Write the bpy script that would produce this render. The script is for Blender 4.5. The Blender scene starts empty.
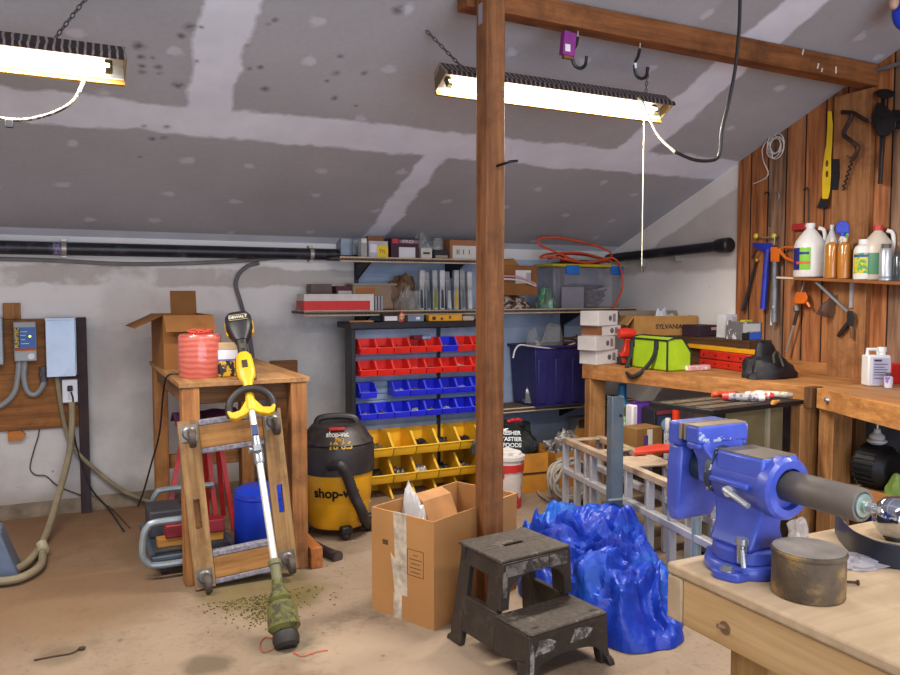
import bpy, bmesh, math, random
from mathutils import Vector, Matrix, noise
random.seed(7)
PI=math.pi
S=bpy.context.scene
COL=S.collection
# ------------------------------------------------------------------ camera
FPX,HC,YH=780.0,1.3,292.0
YAW=math.radians(26.57); PIT=math.atan((337.5-YH)/FPX)
FW=Vector((math.sin(YAW)*math.cos(PIT),math.cos(YAW)*math.cos(PIT),-math.sin(PIT)))
RT=Vector((math.cos(YAW),-math.sin(YAW),0)); UPV=RT.cross(FW)
CAM=Vector((0,0,HC))
cd=bpy.data.cameras.new('camera'); cam=bpy.data.objects.new('camera',cd); COL.objects.link(cam)
cd.sensor_fit='HORIZONTAL'; cd.sensor_width=36.0; cd.lens=36.0*FPX/900.0; cd.clip_start=0.02
cam.location=CAM; cam.rotation_euler=(PI/2-PIT,0,-YAW); S.camera=cam
def ray(x,y): return FW+RT*((x-450)/FPX)+UPV*((337.5-y)/FPX)
# a photo pixel read on a known real plane (height, back-wall depth, side-wall distance)
def PZ(x,y,z=0.0): d=ray(x,y); return CAM+d*((z-HC)/d.z)
def PY(x,y,Y): d=ray(x,y); return CAM+d*(Y/d.y)
def PX(x,y,X): d=ray(x,y); return CAM+d*(X/d.x)
YB,XW,ZC,SL=5.06,3.99,1.622,0.40          # back wall, right wall, eave height, roof slope
def ceil_z(Y): return ZC+(YB-Y)*SL
def PC(x,y,off=0.0):
    d=ray(x,y); t=(ZC-off+YB*SL-HC)/(d.z+SL*d.y); return CAM+d*t
# ------------------------------------------------------------------ materials
def lin(c):
    c=c/255.0
    return c/12.92 if c<=0.04045 else ((c+0.055)/1.055)**2.4
def rgb(h):
    h=h.lstrip('#'); return tuple(lin(int(h[i:i+2],16)) for i in (0,2,4))+(1.0,)
class NT:
    def __init__(s,name):
        s.m=bpy.data.materials.new(name); s.m.use_nodes=True
        s.t=s.m.node_tree; s.b=s.t.nodes['Principled BSDF']; s.out=s.t.nodes['Material Output']
    def n(s,typ,**kw):
        x=s.t.nodes.new(typ)
        for k,v in kw.items():
            if k.startswith('i_'):
                key=k[2:]; key=int(key) if key.isdigit() else key
                s.put(x.inputs[key],v)
            else: setattr(x,k,v)
        return x
    def put(s,sock,v):
        if isinstance(v,bpy.types.NodeSocket): s.t.links.new(v,sock)
        else: sock.default_value=v
    def math(s,op,a,b=0.0,c=0.0,clamp=False):
        x=s.n('ShaderNodeMath',operation=op,use_clamp=clamp)
        for i,v in enumerate((a,b,c)): s.put(x.inputs[i],v)
        return x.outputs[0]
    def mix(s,f,a,b,bt='MIX'):
        x=s.n('ShaderNodeMix',data_type='RGBA',blend_type=bt)
        s.put(x.inputs[0],f); s.put(x.inputs[6],a); s.put(x.inputs[7],b); return x.outputs[2]
    def obj(s,scale=(1,1,1)):
        tc=s.n('ShaderNodeTexCoord'); mp=s.n('ShaderNodeMapping'); s.t.links.new(tc.outputs['Object'],mp.inputs[0])
        mp.inputs['Scale'].default_value=scale; return mp.outputs[0]
    def noise(s,vec,scale,detail=3,rough=0.55):
        x=s.n('ShaderNodeTexNoise'); s.put(x.inputs['Vector'],vec); x.inputs['Scale'].default_value=scale
        x.inputs['Detail'].default_value=detail; x.inputs['Roughness'].default_value=rough; return x.outputs[0]
    def ramp(s,f,lo,hi):
        x=s.n('ShaderNodeMapRange'); s.put(x.inputs[0],f); x.inputs[1].default_value=lo; x.inputs[2].default_value=hi; x.clamp=True
        return x.outputs[0]
    def bump(s,h,st=0.2,d=0.01):
        x=s.n('ShaderNodeBump'); x.inputs['Strength'].default_value=st; x.inputs['Distance'].default_value=d
        s.put(x.inputs['Height'],h); s.t.links.new(x.outputs[0],s.b.inputs['Normal'])
_mc={}
def MT(h,rough=0.5,metal=0.0,var=0.12,sc=9.0,spec=0.5,h2=None,w=None,bump=0.0,alpha=1.0,emit=0.0,coat=0.0):
    """a procedural surface: base colour h broken up by noise towards h2 (wear, dirt)"""
    key=(h,rough,metal,var,sc,spec,h2,w,bump,alpha,emit,coat)
    if key in _mc: return _mc[key]
    k=NT('mat_'+h.strip('#')+'_%d'%len(_mc)); v=k.obj()
    nz=k.noise(v,sc,4)
    c=rgb(h); d=tuple(x*(1-var*2) for x in c[:3])+(1,); e=tuple(min(1,x*(1+var)) for x in c[:3])+(1,)
    col=k.mix(k.ramp(nz,0.3,0.7),d,e)
    if h2:
        lo,hi,s2=w or (0.55,0.68,6.0)
        col=k.mix(k.ramp(k.noise(v,s2,5,0.65),lo,hi),col,rgb(h2))
    k.put(k.b.inputs['Base Color'],col)
    k.b.inputs['Roughness'].default_value=rough; k.b.inputs['Metallic'].default_value=metal
    k.b.inputs['Specular IOR Level'].default_value=spec
    if alpha<1: k.b.inputs['Alpha'].default_value=alpha
    if coat: k.b.inputs['Coat Weight'].default_value=coat
    if emit:
        k.b.inputs['Emission Color'].default_value=rgb(h); k.b.inputs['Emission Strength'].default_value=emit
    if bump: k.bump(k.noise(v,sc*6,3),bump,0.004)
    _mc[key]=k.m; return k.m
def WOOD(h,h2,axis='x',rough=0.65,dirt=None,scale=1.0):
    """sawn timber with grain along an axis of the object"""
    key=('wood',h,h2,axis,rough,dirt,scale)
    if key in _mc: return _mc[key]
    k=NT('wood_%d'%len(_mc)); s=[26*scale]*3; s['xyz'.index(axis)]=1.6*scale
    v=k.obj(tuple(s)); n1=k.noise(v,1.0,5,0.6); n2=k.noise(v,3.2,3,0.6)
    f=k.math('ADD',k.math('MULTIPLY',n1,0.65),k.math('MULTIPLY',n2,0.35))
    col=k.mix(k.ramp(f,0.36,0.62),rgb(h2),rgb(h))
    vo=k.n('ShaderNodeTexVoronoi'); k.put(vo.inputs['Vector'],k.obj(tuple([5 if 'xyz'[i]!=axis else 2 for i in range(3)]))); vo.inputs['Scale'].default_value=1.0
    kn=k.math('SUBTRACT',1.0,k.ramp(vo.outputs[0],0.03,0.1))
    col=k.mix(k.math('MULTIPLY',kn,0.6),col,tuple(x*0.3 for x in rgb(h2)[:3])+(1,))
    if dirt: col=k.mix(k.math('MULTIPLY',k.ramp(k.noise(k.obj(),4.0,5,0.7),0.48,0.72),0.75),col,rgb(dirt))
    k.put(k.b.inputs['Base Color'],col); k.b.inputs['Roughness'].default_value=rough; k.b.inputs['Specular IOR Level'].default_value=0.3
    k.bump(f,0.25,0.004); _mc[key]=k.m; return k.m
# ------------------------------------------------------------------ geometry
class G:
    def __init__(s): s.bm=bmesh.new()
    def _add(s,vs,fs,M=None):
        b=[s.bm.verts.new(M@Vector(v) if M is not None else Vector(v)) for v in vs]
        for f in fs:
            try: s.bm.faces.new([b[i] for i in f])
            except ValueError: pass
        return b
    def box(s,c,d,rz=0.0,R=None):
        x,y,z=d[0]/2,d[1]/2,d[2]/2
        M=Matrix.Translation(Vector(c))@(R.to_4x4() if R is not None else Matrix.Rotation(rz,4,'Z'))
        s._add([(-x,-y,-z),(x,-y,-z),(x,y,-z),(-x,y,-z),(-x,-y,z),(x,-y,z),(x,y,z),(-x,y,z)],
               [(0,3,2,1),(4,5,6,7),(0,1,5,4),(1,2,6,5),(2,3,7,6),(3,0,4,7)],M); return s
    def bb(s,a,b):
        c=[(a[i]+b[i])/2 for i in range(3)]; d=[abs(b[i]-a[i]) for i in range(3)]; return s.box(c,d)
    def hexa(s,v8):
        s._add(v8,[(0,3,2,1),(4,5,6,7),(0,1,5,4),(1,2,6,5),(2,3,7,6),(3,0,4,7)]); return s
    def loft(s,rings,cap=True,closed=False):
        n=len(rings[0]); vs=[v for r in rings for v in r]; fs=[]
        m=len(rings)
        for i in range(m if closed else m-1):
            j=(i+1)%m
            for k in range(n):
                l=(k+1)%n; fs.append((i*n+k,i*n+l,j*n+l,j*n+k))
        if cap and not closed:
            fs.append(tuple(range(n))[::-1]); fs.append(tuple((m-1)*n+k for k in range(n)))
        s._add(vs,fs); return s
    def cyl(s,a,b,r,r2=None,n=18):
        a,b=Vector(a),Vector(b); r2=r if r2 is None else r2
        d=(b-a).normalized(); u=d.orthogonal().normalized(); w=d.cross(u)
        ring=lambda c,q:[c+u*(q*math.cos(2*PI*k/n))+w*(q*math.sin(2*PI*k/n)) for k in range(n)]
        return s.loft([ring(a,r),ring(b,r2)])
    def lathe(s,prof,o=(0,0,0),n=28,axis='z',M=None):
        o=Vector(o); rings=[]
        for r,z in prof:
            ring=[]
            for k in range(n):
                a=2*PI*k/n; x,y=r*math.cos(a),r*math.sin(a)
                v={'z':Vector((x,y,z)),'x':Vector((z,x,y)),'y':Vector((y,z,x))}[axis]
                if M is not None: v=M@v
                ring.append(o+v)
            rings.append(ring)
        return s.loft(rings)
    def tube(s,pts,r,n=8,closed=False,sm=0):
        pts=[Vector(p) for p in pts]
        if sm: pts=smooth(pts,sm,closed)
        m=len(pts); rings=[]; up=None
        for i,p in enumerate(pts):
            if closed: t=pts[(i+1)%m]-pts[i-1]
            else: t=pts[min(i+1,m-1)]-pts[max(i-1,0)]
            t=t.normalized() if t.length>1e-9 else Vector((0,0,1))
            if up is None: up=t.orthogonal().normalized()
            else:
                up=up-t*up.dot(t); up=up.normalized() if up.length>1e-6 else t.orthogonal().normalized()
            w=t.cross(up); q=r[i] if isinstance(r,(list,tuple)) else r
            rings.append([p+up*(q*math.cos(2*PI*k/n))+w*(q*math.sin(2*PI*k/n)) for k in range(n)])
        return s.loft(rings,closed=closed)
    def prism(s,poly,d0,d1,axis='y',M=None):
        def v(u,w,d): return {'x':(d,u,w),'y':(u,d,w),'z':(u,w,d)}[axis]
        n=len(poly); vs=[v(u,w,d0) for u,w in poly]+[v(u,w,d1) for u,w in poly]
        fs=[tuple(range(n)),tuple(range(n,2*n))[::-1]]+[(i,(i+1)%n,n+(i+1)%n,n+i) for i in range(n)]
        s._add(vs,fs,M); return s
    def sph(s,c,r,sc=(1,1,1),n=16):
        c=Vector(c); rings=[]
        for i in range(1,n//2):
            a=PI*i/(n//2)
            rings.append([c+Vector((sc[0]*r*math.sin(a)*math.cos(2*PI*k/n),sc[1]*r*math.sin(a)*math.sin(2*PI*k/n),-sc[2]*r*math.cos(a))) for k in range(n)])
        return s.loft(rings)
    def quad(s,a,b,c,d): s._add([a,b,c,d],[(0,1,2,3)]); return s
    def to(s,name,mat,parent=None,w=False,bev=0.0,seg=2,ang=35,solid=0.0,sub=0,label=None):
        me=bpy.data.meshes.new(name)
        bmesh.ops.recalc_face_normals(s.bm,faces=s.bm.faces)
        if parent is not None and w: s.bm.transform(WM[parent.name].inverted())
        s.bm.to_mesh(me); s.bm.free()
        me.materials.append(mat)
        for p in me.polygons: p.use_smooth=True
        me.set_sharp_from_angle(angle=math.radians(ang))
        o=bpy.data.objects.new(name,me); COL.objects.link(o)
        if parent is not None: o.parent=parent; WM[o.name]=WM[parent.name]
        else: WM[o.name]=Matrix.Identity(4)
        if solid:
            m=o.modifiers.new('solid','SOLIDIFY'); m.thickness=solid; m.offset=0
        if sub:
            m=o.modifiers.new('sub','SUBSURF'); m.levels=sub; m.render_levels=sub
        if bev:
            m=o.modifiers.new('bevel','BEVEL'); m.width=bev; m.segments=seg; m.limit_method='ANGLE'; m.angle_limit=math.radians(40)
        if label: o['label']=label
        return o
WM={}
def smooth(p,k=6,closed=False):
    out=[]; m=len(p)
    for i in range(m if closed else m-1):
        a=p[i-1] if (closed or i>0) else p[i]*2-p[i+1]
        b=p[i]; c=p[(i+1)%m]; d=p[(i+2)%m] if (closed or i+2<m) else c*2-b
        for j in range(k):
            t=j/k
            out.append(0.5*((2*b)+(c-a)*t+(2*a-5*b+4*c-d)*t*t+(3*b-a-3*c+d)*t**3))
    if not closed: out.append(p[-1])
    return out
def T(name,label,cat,loc=(0,0,0),rz=0.0,group=None,rot=None):
    o=bpy.data.objects.new(name,None); COL.objects.link(o); o.empty_display_size=0.05
    o.location=loc; o.rotation_euler=rot or (0,0,rz); o['label']=label; o['category']=cat
    if group: o['group']=group
    WM[o.name]=Matrix.Translation(Vector(loc))@o.rotation_euler.to_matrix().to_4x4()
    return o
def tag(o,label,cat,group=None,kind=None):
    o['label']=label; o['category']=cat
    if group: o['group']=group
    if kind: o['kind']=kind
    return o
def rebase(o):
    """put the origin of a one-mesh thing at the middle of its base"""
    vs=[v.co for v in o.data.vertices]; lo=[min(v[i] for v in vs) for i in range(3)]; hi=[max(v[i] for v in vs) for i in range(3)]
    p=Vector(((lo[0]+hi[0])/2,(lo[1]+hi[1])/2,lo[2])); o.data.transform(Matrix.Translation(-p)); o.location=p; return o
def one(g,name,mat,label,cat,group=None,**kw):
    o=g.to(name,mat,None,**kw); rebase(o); return tag(o,label,cat,group)
def struct(g,name,mat,**kw):
    o=g.to(name,mat,None,**kw); o['kind']='structure'; return o
def copy_tree(o,loc,rz=None,label=None,parent=None):
    c=o.copy(); COL.objects.link(c)
    if parent is not None: c.parent=parent
    else:
        c.location=loc
        if rz is not None: c.rotation_euler=(0,0,rz)
        if label: c['label']=label
    for ch in list(o.children): copy_tree(ch,None,parent=c)
    return c
def TXT(txt,size,mat,parent,M,name='lettering',ext=0.0006,bold=0.0,w=True,sx=1.0,align='CENTER'):
    cu=bpy.data.curves.new('t','FONT'); cu.body=txt; cu.size=size; cu.extrude=ext; cu.align_x=align; cu.align_y='CENTER'; cu.offset=bold
    o=bpy.data.objects.new('t',cu); me=bpy.data.meshes.new_from_object(o); bpy.data.objects.remove(o)
    A=M@Matrix.Diagonal((sx,1,1,1))
    if parent is not None and w: A=WM[parent.name].inverted()@A
    me.transform(A); me.materials.clear(); me.materials.append(mat)
    q=bpy.data.objects.new(name,me); COL.objects.link(q); q.parent=parent; WM[q.name]=WM[parent.name]; return q
def FR(o,xd,yd):
    """frame with x along xd and y along yd, for lettering"""
    x=Vector(xd).normalized(); z=x.cross(Vector(yd)).normalized(); y=z.cross(x)
    M=Matrix((x,y,z)).transposed().to_4x4(); M.translation=Vector(o); return M
def lumps(c,rx,ry,h,n=18,seed=0,amp=0.35,fr=6.0,base=True,m=None):
    """closed crumpled heap resting at c"""
    g=G(); c=Vector(c); rings=[]; m=m or n//2
    for i in range(m):
        a=(PI/2)*i/(m-0.4)
        ring=[]
        for k in range(n):
            t=2*PI*k/n; d=Vector((math.cos(a)*math.cos(t),math.cos(a)*math.sin(t),math.sin(a)))
            q=1+amp*(noise.noise(d*fr*0.35+Vector((seed*7.1,seed,0)))+0.6*abs(noise.noise(d*fr+Vector((seed,3,seed)))))-amp*0.25
            v=Vector((d.x*rx*q,d.y*ry*q,max(0.0,d.z*h*q)))
            if i==0: v.z=0
            ring.append(c+v)
        rings.append(ring)
    g.loft(rings); return g
# ================================================================== THE SETTING
XL,YF=-2.2,-2.2
def mat_ceiling():
    k=NT('drywall_ceiling'); v=k.obj(); sx=k.n('ShaderNodeSeparateXYZ'); k.put(sx.inputs[0],v); X,Y=sx.outputs[0],sx.outputs[1]
    wob=k.math('MULTIPLY',k.math('SUBTRACT',k.noise(v,3.5,5,0.6),0.5),0.16)
    def band(c,p,h): 
        d=k.math('ABSOLUTE',k.math('ADD',k.math('SUBTRACT',c,p),wob)); return k.math('SUBTRACT',1.0,k.ramp(d,h-0.012,h+0.012))
    up=k.math('LESS_THAN',Y,3.86); dn=k.math('GREATER_THAN',Y,3.86)
    m=band(Y,3.86,0.115)
    for p,h,s in ((0.625,0.105,up),(1.90,0.075,dn),(3.10,0.125,up),(-0.75,0.10,dn),(4.3,0.1,dn)):
        m=k.math('MAXIMUM',m,k.math('MULTIPLY',band(X,p,h),s))
    m=k.math('MAXIMUM',m,k.math('MULTIPLY',k.math('GREATER_THAN',Y,4.97),1.0))
    m=k.math('MAXIMUM',m,band(Y,1.9,0.11))
    # dabs of filler over the screws
    vo=k.n('ShaderNodeTexVoronoi',voronoi_dimensions='2D'); mp=k.obj((2.3,2.7,0.0)); k.put(vo.inputs['Vector'],mp); vo.inputs['Scale'].default_value=1.0; vo.inputs['Randomness'].default_value=0.45
    dab=k.math('SUBTRACT',1.0,k.ramp(k.math('ADD',vo.outputs[0],k.math('MULTIPLY',k.math('SUBTRACT',k.noise(v,22,2),0.5),0.16)),0.045,0.09))
    m=k.math('MAXIMUM',m,k.math('MULTIPLY',dab,0.42))
    base=k.mix(k.ramp(k.noise(v,1.3,4),0.3,0.7),rgb('#a3a3a9'),rgb('#b2b2b9'))
    base=k.mix(k.math('MULTIPLY',k.ramp(k.noise(v,40,3),0.3,0.7),0.12),base,rgb('#7f7975'))
    mud=k.mix(k.ramp(k.noise(v,5,4),0.3,0.7),rgb('#d6d9e6'),rgb('#e3e6f2'))
    col=k.mix(m,base,mud)
    # mildew spots
    st=None
    for (px,py,r) in ((139,46,.045),(141,57,.03),(142,66,.026),(158,67,.03),(142,72,.03),(160,73,.022),(178,85,.042),(190,27,.042),(201,27,.02),(265,89,.034),
                      (260,67,.026),(250,69,.02),(247,45,.02),(275,20,.025),(268,24,.02),(152,139,.03),(164,138,.03),(144,126,.022),(167,127,.03),(140,157,.02),
                      (340,56,.026),(336,73,.034),(364,73,.03),(335,98,.032),(356,106,.018),(327,81,.02),(398,10,.045),(181,36,.03),(197,61,.02),(153,58,.02)):
        p=PC(px,py)
        d=k.n('ShaderNodeVectorMath',operation='DISTANCE'); k.put(d.inputs[0],v); d.inputs[1].default_value=p
        q=k.math('SUBTRACT',1.0,k.ramp(d.outputs['Value'],r*0.1,r*0.85)); st=q if st is None else k.math('MAXIMUM',st,q)
    st=k.math('MULTIPLY',st,k.ramp(k.noise(v,30,3),0.25,0.6))
    col=k.mix(k.math('MULTIPLY',st,0.7),col,rgb('#35333a'))
    k.put(k.b.inputs['Base Color'],col); k.b.inputs['Roughness'].default_value=0.9; k.b.inputs['Specular IOR Level'].default_value=0.15
    k.bump(k.noise(v,60,3),0.08,0.004); return k.m
def mat_wall(side):
    k=NT('drywall_'+side); v=k.obj(); sx=k.n('ShaderNodeSeparateXYZ'); k.put(sx.inputs[0],v); X,Y,Z=sx.outputs
    n=k.noise(v,1.6,5,0.6); n2=k.noise(v,4.0,5,0.6)
    wob=k.math('MULTIPLY',k.math('SUBTRACT',n2,0.5),0.10)
    def zb(a,b):
        zz=k.math('ADD',Z,wob); return k.math('MULTIPLY',k.ramp(zz,a-0.008,a+0.008),k.math('SUBTRACT',1.0,k.ramp(zz,b-0.008,b+0.008)))
    white=k.mix(k.ramp(n,0.3,0.7),rgb('#ddd6d2'),rgb('#e9e4e1')); grey=k.mix(k.ramp(n2,0.3,0.7),rgb('#b4aaa4'),rgb('#c4bbb5')); low=k.mix(k.ramp(n2,0.35,0.65),rgb('#aeaaaa'),rgb('#c6c1bf'))
    if side=='back':
        col=k.mix(k.ramp(k.math('ADD',Z,k.math('MULTIPLY',wob,1.5)),1.08,1.17),low,white)
        col=k.mix(k.math('MULTIPLY',zb(1.335,1.45),k.math('MULTIPLY',k.ramp(n,0.40,0.46),0.9)),col,grey)
        col=k.mix(k.math('MULTIPLY',k.math('SUBTRACT',1.0,k.ramp(n,0.36,0.44)),0.35),col,grey)
        shade_zone=k.math('MULTIPLY',k.math('MULTIPLY',k.math('GREATER_THAN',X,1.80),k.math('LESS_THAN',X,3.86)),k.math('LESS_THAN',Z,1.545))
        col=k.mix(k.math('MULTIPLY',shade_zone,.9),col,k.mix(k.ramp(n2,.35,.65),rgb('#8fa1bd'),rgb('#aab9d0')))  # bluish shade behind the shelves, put into the wall colour
    else:
        # mud along the rake, paper face below it
        d=k.math('SUBTRACT',k.math('ADD',ZC+YB*SL,k.math('MULTIPLY',Y,-SL)),Z); d=k.math('ADD',d,wob)
        col=k.mix(k.ramp(d,0.155,0.175),white,k.mix(.85,white,grey))
        col=k.mix(k.math('SUBTRACT',1.0,k.ramp(k.math('ADD',Z,wob),1.43,1.46)),col,white)
        col=k.mix(k.math('MULTIPLY',k.math('SUBTRACT',1.0,k.ramp(k.math('ADD',Z,wob),1.0,1.1)),0.25),col,grey)
    vo=k.n('ShaderNodeTexVoronoi'); k.put(vo.inputs['Vector'],v); vo.inputs['Scale'].default_value=4.5
    sp=k.math('MULTIPLY',k.math('SUBTRACT',1.0,k.ramp(vo.outputs[0],0.02,0.045)),0.55); col=k.mix(sp,col,rgb('#5a5355'))
    col=k.mix(k.math('MULTIPLY',k.math('SUBTRACT',1.0,k.ramp(k.math('ADD',Z,wob),0.10,0.2)),0.6),col,rgb('#8d8177'))
    k.put(k.b.inputs['Base Color'],col); k.b.inputs['Roughness'].default_value=0.85; k.b.inputs['Specular IOR Level'].default_value=0.2
    k.bump(n2,0.08,0.01); return k.m
def mat_floor():
    k=NT('concrete_floor'); v=k.obj(); sx=k.n('ShaderNodeSeparateXYZ'); k.put(sx.inputs[0],v); X,Y=sx.outputs[0],sx.outputs[1]
    a=k.noise(v,0.9,5,0.6); b=k.noise(v,5,6,0.7); c=k.noise(v,40,4,0.6)
    col=k.mix(k.ramp(a,0.3,0.7),rgb('#7c6958'),rgb('#9a8773'))
    col=k.mix(k.math('MULTIPLY',k.ramp(b,0.5,0.72),0.45),col,rgb('#5f4d3b'))
    col=k.mix(k.math('MULTIPLY',k.ramp(c,0.55,0.75),0.35),col,rgb('#4d4032'))
    # rusty dirt swept up against the back wall
    r=k.ramp(k.math('ADD',k.math('SUBTRACT',Y,k.math('MULTIPLY',X,0.45)),k.math('MULTIPLY',k.math('SUBTRACT',b,0.5),1.0)),3.0,4.4); col=k.mix(k.math('MULTIPLY',r,0.6),col,rgb('#7a5230'))
    for (px,py,rr,h,f) in ((208,664,.10,'#5d5142',.8),(262,592,.30,'#5f5424',.6),(250,575,.12,'#5a5020',.6),(290,600,.14,'#5a5020',.6),(170,545,.35,'#6a543a',.5),(70,600,.5,'#7a5c3f',.55),(60,655,.10,'#4d3f30',.4),(285,645,.16,'#7a725c',.5),(420,655,.5,'#b09a84',.5)):
        p=PZ(px,py); d=k.n('ShaderNodeVectorMath',operation='DISTANCE'); k.put(d.inputs[0],v); d.inputs[1].default_value=p
        q=k.math('SUBTRACT',1.0,k.ramp(k.math('ADD',d.outputs['Value'],k.math('MULTIPLY',k.math('SUBTRACT',b,0.5),rr*1.6)),rr*0.6,rr*1.0))
        col=k.mix(k.math('MULTIPLY',q,f),col,rgb(h))
    vo=k.n('ShaderNodeTexVoronoi'); k.put(vo.inputs['Vector'],v); vo.inputs['Scale'].default_value=5.0
    col=k.mix(k.math('MULTIPLY',k.math('SUBTRACT',1.0,k.ramp(vo.outputs[0],0.03,0.07)),0.5),col,rgb('#4c3f33'))
    k.put(k.b.inputs['Base Color'],col); k.b.inputs['Roughness'].default_value=0.75; k.b.inputs['Specular IOR Level'].default_value=0.25
    k.bump(b,0.15,0.01); return k.m
def mat_planks():
    k=NT('plank_siding'); v=k.obj(); sx=k.n('ShaderNodeSeparateXYZ'); k.put(sx.inputs[0],v); X,Y,Z=sx.outputs
    t=k.math('DIVIDE',Y,0.135); fl=k.math('FLOOR',t); fr=k.math('FRACT',t)
    wn=k.n('ShaderNodeTexWhiteNoise',noise_dimensions='1D'); k.put(wn.inputs['W'],fl); rnd=wn.outputs[0]
    cv=k.n('ShaderNodeCombineXYZ'); k.put(cv.inputs[0],k.math('MULTIPLY',rnd,40.0)); k.put(cv.inputs[1],k.math('MULTIPLY',Y,34.0)); k.put(cv.inputs[2],k.math('MULTIPLY',Z,2.2))
    g=k.noise(cv.outputs[0],1.0,5,0.6)
    orange=k.mix(k.ramp(g,0.35,0.65),rgb('#774222'),rgb('#b57547')); brown=k.mix(k.ramp(g,0.35,0.65),rgb('#624535'),rgb('#9b775c'))
    col=k.mix(k.ramp(rnd,0.35,0.65),orange,brown)
    gr=k.math('LESS_THAN',k.math('ABSOLUTE',k.math('SUBTRACT',fr,0.5)),0.465)
    vo=k.n('ShaderNodeTexVoronoi'); k.put(vo.inputs['Vector'],k.obj((1,5,1.6))); vo.inputs['Scale'].default_value=1.0
    col=k.mix(k.math('MULTIPLY',k.math('SUBTRACT',1.0,k.ramp(vo.outputs[0],0.05,0.13)),0.7),col,rgb('#3d2312'))
    col=k.mix(gr,rgb('#1f130c'),col)
    k.put(k.b.inputs['Base Color'],col); k.b.inputs['Roughness'].default_value=0.6; k.b.inputs['Specular IOR Level'].default_value=0.3
    k.bump(k.math('ADD',k.math('MULTIPLY',gr,1.0),k.math('MULTIPLY',g,0.15)),0.5,0.008); return k.m
g=G(); g.bb((XL-0.1,YF,-0.1),(XW+0.1,YB+0.1,0)); struct(g,'floor',mat_floor())
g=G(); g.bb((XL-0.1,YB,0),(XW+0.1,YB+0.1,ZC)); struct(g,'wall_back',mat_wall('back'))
YWD=3.753   # where drywall gives way to plank siding
def rake(y0,y1,x0,x1):
    q=G(); q.prism([(y0,0),(y1,0),(y1,ceil_z(y1)),(y0,ceil_z(y0))],x0,x1,'x'); return q
struct(rake(YWD,YB,XW,XW+0.1),'wall_right',mat_wall('right'))
struct(rake(YF,YWD,XW-0.012,XW+0.1),'wall_right_siding',mat_planks())
struct(rake(YF,YB,XL-0.1,XL),'wall_left',mat_wall('left'))
g=G(); y0,y1=YF,YB+0.1
g.prism([(y0,ceil_z(y0)),(y1,ceil_z(y1)),(y1,ceil_z(y1)+0.1),(y0,ceil_z(y0)+0.1)],XL-0.1,XW+0.1,'x'); struct(g,'ceiling',mat_ceiling())
g=G(); g.bb((XL,YF,2.5),(XW,YF+0.1,ceil_z(YF+0.1))); g.bb((XL,YF,0),(-1.4,YF+0.1,2.5)); g.bb((3.2,YF,0),(XW-0.012,YF+0.1,2.5)); struct(g,'wall_front',mat_wall('front'))
# mud sill along the foot of the back wall
g=G(); g.bb((XL,YB-0.012,0),(XW,YB,0.085)); struct(g,'baseboard_back',MT('#857564',0.85,var=0.25,h2='#5a4a3c'))
# upright plank trim on the siding that carries the beam
g=G(); g.bb((XW-0.05,2.80,0.0),(XW-0.012,3.03,2.40)); struct(g,'trim_1',WOOD('#a8744a','#7d4e2a','z',dirt='#543419'),bev=0.003)
# ------------------------------------------------------------------ post, beam
pw=WOOD('#93603a','#643c20','z',dirt='#462917'); bw=WOOD('#935c33','#683c1d','x',dirt='#432714')
QX0=PY(486,300,2.68).x; QX1=PY(504.5,300,2.68).x; QYB=2.768
t=T('wooden_post','square brown wooden post standing on the floor beside the black step stool','post',((QX0+QX1)/2,2.73,0))
g=G(); g.bb((QX0,2.68,0),(QX1,QYB,2.53)); g.to('post_shaft',pw,t,True,bev=0.006)
g=G(); q=PY(481,14,2.73); g.bb((QX0-.0015,2.715,q.z-.04),(QX0+.001,2.745,q.z+.04)); g.bb((QX0-.0015,2.679,q.z-.0),(QX0+.02,2.716,q.z+.03)) if False else None
g.to('metal_strap',MT('#b9bec8',0.35,0.8),t,True)
g=G(); q=PY(497,166,2.68); g.tube([q+Vector((0,0.01,0)),q+Vector((0.004,-0.03,0.002)),q+Vector((0.03,-0.05,0.012)),q+Vector((0.06,-0.055,0.016))],0.0055,8,sm=4)
g.to('bent_spike',MT('#1c1a1a',0.4,0.6),t,True,label='black bent spike hook')
t=T('wooden_beam','long brown ceiling beam running from the post to the plank wall','beam',(2.7,2.85,2.43))
bl,br=PY(505,13,2.79).z,PY(868,84,2.79).z
g=G(); xa_,xb_=1.47,XW-.013; zl_=lambda x: bl+(br-bl)*(x-1.66)/(3.9-1.66)
g.loft([[Vector((x,y,z)) for y,z in ((2.788,zl_(x)),(2.788,2.525),(2.877,2.487),(2.877,zl_(x)))] for x in (xa_,xb_)]); g.to('beam_timber',bw,t,True,bev=0.005)
g=G()
for (x,y,l) in ((818,66,.028),(822,70,.02),(836,70,.035),(803,52,.03)):
    q=PY(x,y,2.7865); g.box(q,(0.006,0.003,l),R=Matrix.Rotation(0.3 if x!=836 else 0.0,3,'Y'))
g.to('chalk_mark',MT('#e8e4e0',0.8),t,True,label='white chalk scrawl near the wall end')
# conduit on the siding above the beam
g=G(); g.tube([PX(868,73,XW-0.035),PX(905,62,XW-0.035)],0.011,10); one(g,'metal_conduit',MT('#8a8d92',0.4,0.6),'thin grey metal conduit on the siding above the beam end','pipe')
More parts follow.
